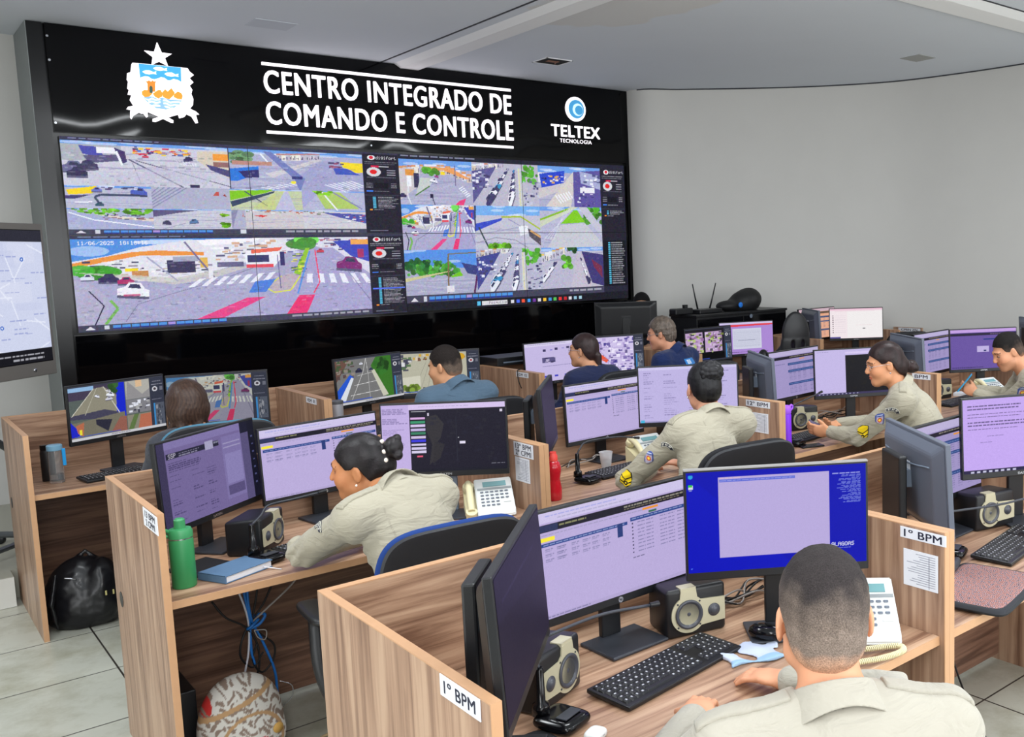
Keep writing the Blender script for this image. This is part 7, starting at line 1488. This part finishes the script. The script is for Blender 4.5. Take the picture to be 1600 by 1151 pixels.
# 4 grey haired man in navy with light blue print
def hair4(root, O, c, Q, s):
    a, b = V(*rgb(56, 48, 44)), V(*rgb(132, 118, 106))
    def col(L): k = np.clip(.42+.36*strand(L, 60)+.2*wob(L, 90), 0, 1)[:, None]; return a*(1-k)+b*k
    hair_shell(root, O, c, Q, s, col, .010, .014, MANLINE, .0045, noise=.003, nf=70)
def shp(a, b): return np.maximum(np.abs(a+.2*b)-.075, np.abs(b)-.022)
def colp(a, b):
    c_ = np.tile(np.array(rgb(50, 130, 206)), (len(a), 1)); aa = a+.03
    m = ((np.abs(np.abs(aa)-.012) < .010) & (np.abs(b) < .014)) & ~((np.abs(np.abs(aa)-.012) < .004) & (np.abs(np.abs(b)-.005) < .003)); c_[m] = rgb(226, 236, 244); return c_
person('grey-haired man in navy shirt with a light blue printed back, wearing glasses', (3.29, -2.44, 1.262), (-.62, .78), (3.36, -2.52, 1.11), (-.3, .95), skin=(206, 146, 116), shirt=(26, 42, 86), hair=hair4, extras=lambda *a: glasses(*a), hr=.008, uniform=False, pitch=8, hips=(3.42, -2.66, .588), shw=.2,
       patches=[dict(name='back_print', c=V(3.42, -2.60, 1.055), x=(.95, .1, 0), y=(0, 0, 1), shape=shp, col=colp, label='light blue printed panel')])
chair(3.43, -2.68, -10, 'black chair behind the grey-haired man', BLKC, 1.075, .47)
# 5 person behind the black monitor, only hair and forehead show
person('dark-haired person facing this way behind the big black monitor, only hair and forehead visible', (4.46, -.72, 1.365), (-.67, -.73), (4.49, -.70, 1.225), (-.6, -.8), skin=(206, 158, 126), shirt=(50, 52, 60), hair=fade((18, 16, 18), (30, 26, 28), (150, 110, 90), -.03, .02, .014, .008), hr=.01, uniform=False, base=.17, hips=(4.50, -.60, .765), pitch=5, arms={-1: [(4.56, -.82, .99), (4.42, -.87, .99)], 1: [(4.24, -.74, .99), (4.28, -.86, .99)]})
chair(4.53, -.55, 140, 'dark chair of the person behind the big black monitor', BLKC, 1.1, .46, arms=False).location.z = .171

# 6 woman officer with pearls
def hair6(root, O, c, Q, s):
    def col(L): return np.tile(np.array(rgb(26, 22, 24)), (len(L), 1))*(1+.35*np.sin(L[:, 0]*300+L[:, 2]*90))[:, None]
    hair_shell(root, O, c, Q, s, col, .006, .006, WOMLINE, .0035, [('e', (0, .088, .0), (.045, .04, .05), .03), ('e', (.0, .132, .055), (.042, .034, .040), .006), ('e', (.02, .150, .03), (.02, .018, .02), .004), ('e', (-.02, .145, .08), (.018, .016, .018), .004), ('c', (0, .11, .03), (0, .13, .05), .024, .026, .01)], noise=.0006, nf=60)
def ex6(root, O, c, Q, s):
    pm = mat('pearl', rgb(240, 228, 216), .2, coat=.5)
    for p in ((.03, .108, .052), (.038, .110, .022), (-.03, .108, .052), (.005, .098, .083), (-.036, .110, .02)): ell_obj('pearl', root, O, c+Q@(V(*p)*s), (.0085,)*3, pm, n=14)
    studs(root, O, c, Q, s, pm)
a6 = {-1: [(-.045, -4.44, .812), (.20, -4.36, .80)], 1: [(.43, -4.52, .81), (.36, -4.34, .80)]}
N6 = (.185, -4.76, 1.04)
person('woman in beige uniform with pearl-pinned bun leaning on the desk, face turned left', (.115, -4.62, 1.125), (-.76, .65), N6, (-.22, 1), fem=True, skin=(186, 124, 82), shirt=UNI, hair=hair6, extras=ex6, hr=.0055, arms=a6, shw=.175, hips=(.24, -4.97, .588), roll=6, pitch=6, hs=.98, shdrop=.055,
       patches=[arc_patch(armpt((.02, -4.76, .98), (-.045, -4.44, .80), .3, (-.9, .1, .4)), (.3, .9, 0), (.2, 0, 1))])
chair(.18, -4.99, -4, 'blue chair with black shell behind the woman with pearls', BLUC, 1.03, .52)
# 7 woman officer from behind, braided bun
def hair7(root, O, c, Q, s):
    def col(L): return np.tile(np.array(rgb(20, 19, 22)), (len(L), 1))*(1+.25*np.sin(L[:, 0]*280))[:, None]
    hair_shell(root, O, c, Q, s, col, .006, .005, WOMLINE, .0035, [('e', (0, .08, .0), (.05, .04, .06), .03)], noise=.0008)
    F = Field(c-.2, c+.2, .0035); bc = V(-.012, .098, .072)
    for k in range(3):
        rr = (.046, .030, .013)[k]; n = (13, 9, 4)[k]
        for i in range(n):
            a = 2*PI*i/n+k*.4; p = bc+V(rr*math.cos(a), .010*k, rr*math.sin(a)*.95); F.ell(c+Q@(p*s), V(.0155, .0155, .0155), Q, .003)
    F.ell(c+Q@(bc*s), V(.044, .022, .042), Q, .004); sdf_obj('braided_bun', F, HAIRM, root, O, lambda p: np.tile(np.array(rgb(24, 23, 27)), (len(p), 1)))
a7 = {-1: [(1.42, -4.46, .812), (1.66, -4.33, .80)], 1: [(1.93, -4.52, .81), (1.86, -4.33, .80)]}
S7, E7 = (1.535, -4.70, 1.03), (1.42, -4.46, .80)
person('woman in beige uniform seen from behind with a braided bun, arm on the desk', (1.765, -4.62, 1.222), (.38, .92), (1.735, -4.70, 1.085), (.05, 1), fem=True, skin=(206, 150, 122), shirt=UNI, hair=hair7, extras=lambda root, O, c, Q, s: studs(root, O, c, Q, s, SILV), hr=.0055, arms=a7, shw=.188, hips=(1.56, -4.89, .588), shdrop=.05, pitch=6, hs=.97,
       patches=[arc_patch(armpt(S7, E7, .22, (-.75, -.6, .25)), (.55, -.8, 0), (.2, 0, 1)), shield_patch(armpt(S7, E7, .5, (-.8, -.45, .4)), (.5, -.8, 0), (.2, -.1, 1)), chevron_patch(armpt(S7, E7, .93, (-.85, -.4, .35)), (.4, -.9, 0), (.3, -.1, 1))])
chair(1.46, -5.02, -6, 'black-shelled chair behind the woman with braided bun', BLKC, 1.09, .52, arms=False)
# 8 woman officer with glasses holding a phone
def hair8(root, O, c, Q, s):
    def col(L): return np.tile(np.array(rgb(40, 26, 26)), (len(L), 1))*(1+.3*np.sin(L[:, 0]*280+L[:, 2]*60))[:, None]
    hair_shell(root, O, c, Q, s, col, .009, .008, WOMLINE, .0035, [('e', (0, .095, -.03), (.045, .04, .05), .03), ('e', (0, .145, -.045), (.038, .036, .038), .006), ('e', (.012, .165, -.055), (.02, .018, .024), .004), ('c', (0, .11, -.04), (0, .14, -.045), .026, .024, .01)], noise=.0006, nf=60)
def ex8(root, O, c, Q, s): glasses(root, O, c, Q, s); studs(root, O, c, Q, s, SILV)
E8, W8 = (2.93, -4.60, .81), (2.90, -4.415, .815)
N8 = (3.115, -4.77, 1.075); S8 = (N8[0]-.8*.185, N8[1]-.6*.185, N8[2]-.045)
a8 = {-1: [E8, W8], 1: [(3.30, -4.45, .815), (3.08, -4.33, .825)], ('hand', -1): ((-.75, .62, .12), (.5, .75, .3), 1, 42), ('hand', 1): ((-.95, -.05, .05), (-.1, -.3, 1.), 1, 30)}
u8 = (-.75, -.62, .2)
person('woman in beige uniform with glasses and low bun, looking at a phone in her hands', (3.045, -4.70, 1.212), (-.76, .65), N8, (-.6, .8), fem=True, skin=(214, 152, 112), shirt=UNI, hair=hair8, extras=ex8, hr=.0055, arms=a8, shw=.185, hips=(3.30, -4.98, .588), pitch=10, shdrop=.045, hs=1.0,
       patches=[arc_patch(armpt(S8, E8, .28, u8), CX, (.1, .1, 1)), shield_patch(armpt(S8, E8, .52, u8), CX, (.25, .3, 1)), chevron_patch(armpt(S8, E8, .90, u8), CX, (.25, .3, 1))])
t = thing('phone', 'smartphone held in both hands by the woman with glasses', 'phone', (2.90, -4.30, .845), R(40))
bm = B(); add_box(bm, (-.07, -.036, -.004), (.07, .036, .004), TR(rx=R(25)), bev=.003); obj('body', bm, BLKG, t)
chair(3.36, -4.98, 30, 'black chair under the woman with glasses', BLKC, .93, .46, arms=False)
# 9 man officer looking down at a blue phone
N9 = (4.54, -4.74, 1.02); S9 = (N9[0]-.8*.2, N9[1]-.6*.2, N9[2]-.045); E9, W9 = (4.46, -4.60, .80), (4.42, -4.42, .86)
a9 = {-1: [E9, W9], 1: [(4.72, -4.47, .82), (4.52, -4.36, .86)], ('hand', -1): ((-.55, .6, .35), (.6, .7, .2), 1, 50), ('hand', 1): ((-.9, .1, .1), (-.1, -.3, 1), 1, 35)}
person('man in beige uniform with short black hair looking down at a blue phone', (4.42, -4.65, 1.157), (-.80, .60), N9, (-.6, .8), skin=(210, 150, 116), shirt=UNI, hair=fade((26, 23, 22), (84, 70, 62), (190, 136, 106), .0, .05, .008, .003), hr=.006, arms=a9, shw=.20, hips=(4.72, -4.98, .588), pitch=24, stub=.12,
       patches=[arc_patch(armpt(S9, E9, .2, u8), CX, (.1, .1, 1)), shield_patch(armpt(S9, E9, .48, u8), CX, (.1, .2, 1))])
t = thing('phone', 'bright blue phone held up by the man in beige uniform', 'phone', (4.37, -4.36, .93), R(120))
bm = B(); add_box(bm, (-.004, -.037, -.075), (.004, .037, .075), TR(ry=R(-38)), bev=.003); obj('case', bm, mat('phone_blue', rgb(30, 150, 200), .35), t)
chair(4.78, -5.0, 30, 'black chair under the man holding a blue phone', BLKC, .93, .46, arms=False)
# 10 foreground man from behind
def hair10(root, O, c, Q, s):
    fade((50, 45, 45), (128, 114, 104), (206, 158, 128), .0, .085, .010, .0035, [(-.10, .085), (-.06, .06), (-.03, .03), (-.02, .0), (.0, .02), (.02, .02), (.034, -.01), (.045, -.05), (.07, -.080), (.12, -.088)], noise=.0012, lo=-.058)(root, O, c, Q, s)
a10 = {-1: [(-.10, -6.52, .80), (.16, -6.36, .79)], 1: [(.55, -6.62, .80), (.45, -6.38, .79)]}
person('man in beige uniform with close-cropped greying hair, nearest the camera, seen from behind', (.145, -6.77, 1.150), (.62, .78), (.105, -6.835, .985), (.55, .83), skin=(222, 160, 124), shirt=(172, 167, 154), hair=hair10, hr=.0055, arms=a10, shw=.215, hips=(.05, -6.96, .588), shdrop=.05, hs=1.09, fat=1.08)
chair(-.08, -7.13, -34, 'dark chair under the man in the foreground', BLKC, .86, .46, arms=False)

# empty chairs at the back
t = thing('gaming_chair', 'tall black gaming chair with holes in its headrest, at the far workstations', 'chair', (4.62, -2.40, .001), R(-22))
F = Field((-.34, -.3, .36), (.34, .36, 1.42), .009)
F.ell((0, .05, .46), (.27, .27, .06), k=.03); F.ell((0, -.17, .78), (.25, .06, .28), k=.04); F.ell((.05, -.2, 1.15), (.125, .05, .205), k=.10)
for s_ in (-1, 1): F.ell((s_*.21, -.12, .85), (.07, .08, .2), k=.04); F.ell((s_*.2, .05, .5), (.06, .22, .06), k=.03); F.ell((.05+s_*.045, -.2, 1.08), (.015, .1, .045), k=.008, mode='s')
sdf_obj('seat_and_back', F, mat('black_leather', rgb(26, 26, 29), .4, bump=.1, bscale=200), t)
bm = B(); add_cyl(bm, (0, 0, .07), (0, 0, .42), .03, n=16); obj('gas_column', bm, BLK, t)
for k in range(5):
    a = 2*PI*k/5; bm = B(); add_tube(bm, [(0, 0, .1), (math.cos(a)*.3, math.sin(a)*.3, .065)], .022, 8, 0); obj('base_arm', bm, BLK, t)
    bm = B(); add_lathe(bm, [(0, -.02), (.028, -.02), (.028, .02), (0, .02)], n=16, M=TR((math.cos(a)*.3, math.sin(a)*.3, .0285), rx=R(90), rz=a)); obj('castor', bm, BLK, t)
chair(5.98, -2.62, -30, 'dark chair in front of the pinkish lit screen near the curved wall', BLKC, 1.10, .47)

# ---------------------------------------------------------------- camera and lights
cd = bpy.data.cameras.new('camera'); cam = bpy.data.objects.new('camera', cd); COL.objects.link(cam)
RX = (0.7371, -0.6753, -0.0267); RY = (-0.0930, -0.0623, -0.9937); RZ = (0.6694, 0.7349, -0.1088)
M = Matrix(((RX[0], -RY[0], -RZ[0]), (RX[1], -RY[1], -RZ[1]), (RX[2], -RY[2], -RZ[2]))).to_4x4(); M.translation = (-1.1813, -7.9374, 1.8457)
cam.matrix_world = M; cd.sensor_width = 36; cd.lens = 1481.153*36/1600; cd.shift_x = -(1116.5-800)/1600; cd.shift_y = -(575.5-558.56)/1600; cd.clip_start = .05
bpy.context.scene.camera = cam
def area(name, loc, sx, sy, e, col=(1, 1, 1), rot=(0, 0, 0), spread=180):
    l = bpy.data.lights.new(name, 'AREA'); l.shape = 'RECTANGLE'; l.size = sx; l.size_y = sy; l.energy = e; l.color = col; l.spread = R(spread)
    o = bpy.data.objects.new(name, l); COL.objects.link(o); o.location = loc; o.rotation_euler = rot; return o
COOL = (.93, .97, 1.0)
for i, (x, y) in enumerate([(-1.2, -4.6), (1.0, -5.4), (3.6, -5.0), (5.6, -6.2), (-1.6, -8.0), (1.0, -8.4), (3.8, -8.2), (-2.6, -2.4)]):
    area('ceiling_lamp', (x, y, 3.46), 1.2, .35, 38, COOL)
area('ceiling_lamp', (.95, -3.95, 3.47), 1.15, .09, 16, COOL)
area('fill_panel', (2.0, -10.8, 1.9), 10, 2.2, 300, (.95, .97, 1), (R(98), 0, 0))  # added soft fill behind the camera, no window known there
area('fill_panel', (-4.2, -6.0, 1.9), 8, 2.2, 190, (.95, .97, 1), (0, R(-98), 0))  # second added fill, unseen at the left wall, brightens the curved wall
area('camera_flash', (-1.45, -8.05, 2.35), .5, .35, 16, (1, .985, .96), (R(72), 0, R(-40)))
w = bpy.data.worlds.new('world'); bpy.context.scene.world = w; w.use_nodes = True
w.node_tree.nodes['Background'].inputs['Color'].default_value = (.8, .87, 1, 1); w.node_tree.nodes['Background'].inputs['Strength'].default_value = .35
sc = bpy.context.scene
sc.view_settings.view_transform = 'Standard'; sc.view_settings.look = 'None'; sc.view_settings.gamma = 1; sc.view_settings.exposure = 0; sc.view_settings.use_curve_mapping = False
sc.cycles.max_bounces = 6; sc.cycles.diffuse_bounces = 3; sc.cycles.glossy_bounces = 3; sc.cycles.transmission_bounces = 6; sc.cycles.use_denoising = True
sc.cycles.sample_clamp_indirect = 4

# unseen frames made up to dress the two fill lights as windows
bm = B()
for z in (.8, 3.0): add_box(bm, (-3.1, -10.95, z-.04), (7.1, -10.88, z+.04))
for i in range(7): add_box(bm, (-3.1+1.7*i-.03, -10.95, .8), (-3.1+1.7*i+.03, -10.88, 3.0))
struct(obj('fill_frame_1', bm, CEILT))
bm = B()
for z in (.8, 3.0): add_box(bm, (-4.35, -10.1, z-.04), (-4.28, -1.9, z+.04))
for i in range(6): add_box(bm, (-4.35, -10.1+1.64*i-.03, .8), (-4.28, -10.1+1.64*i+.03, 3.0))
struct(obj('fill_frame_2', bm, CEILT))
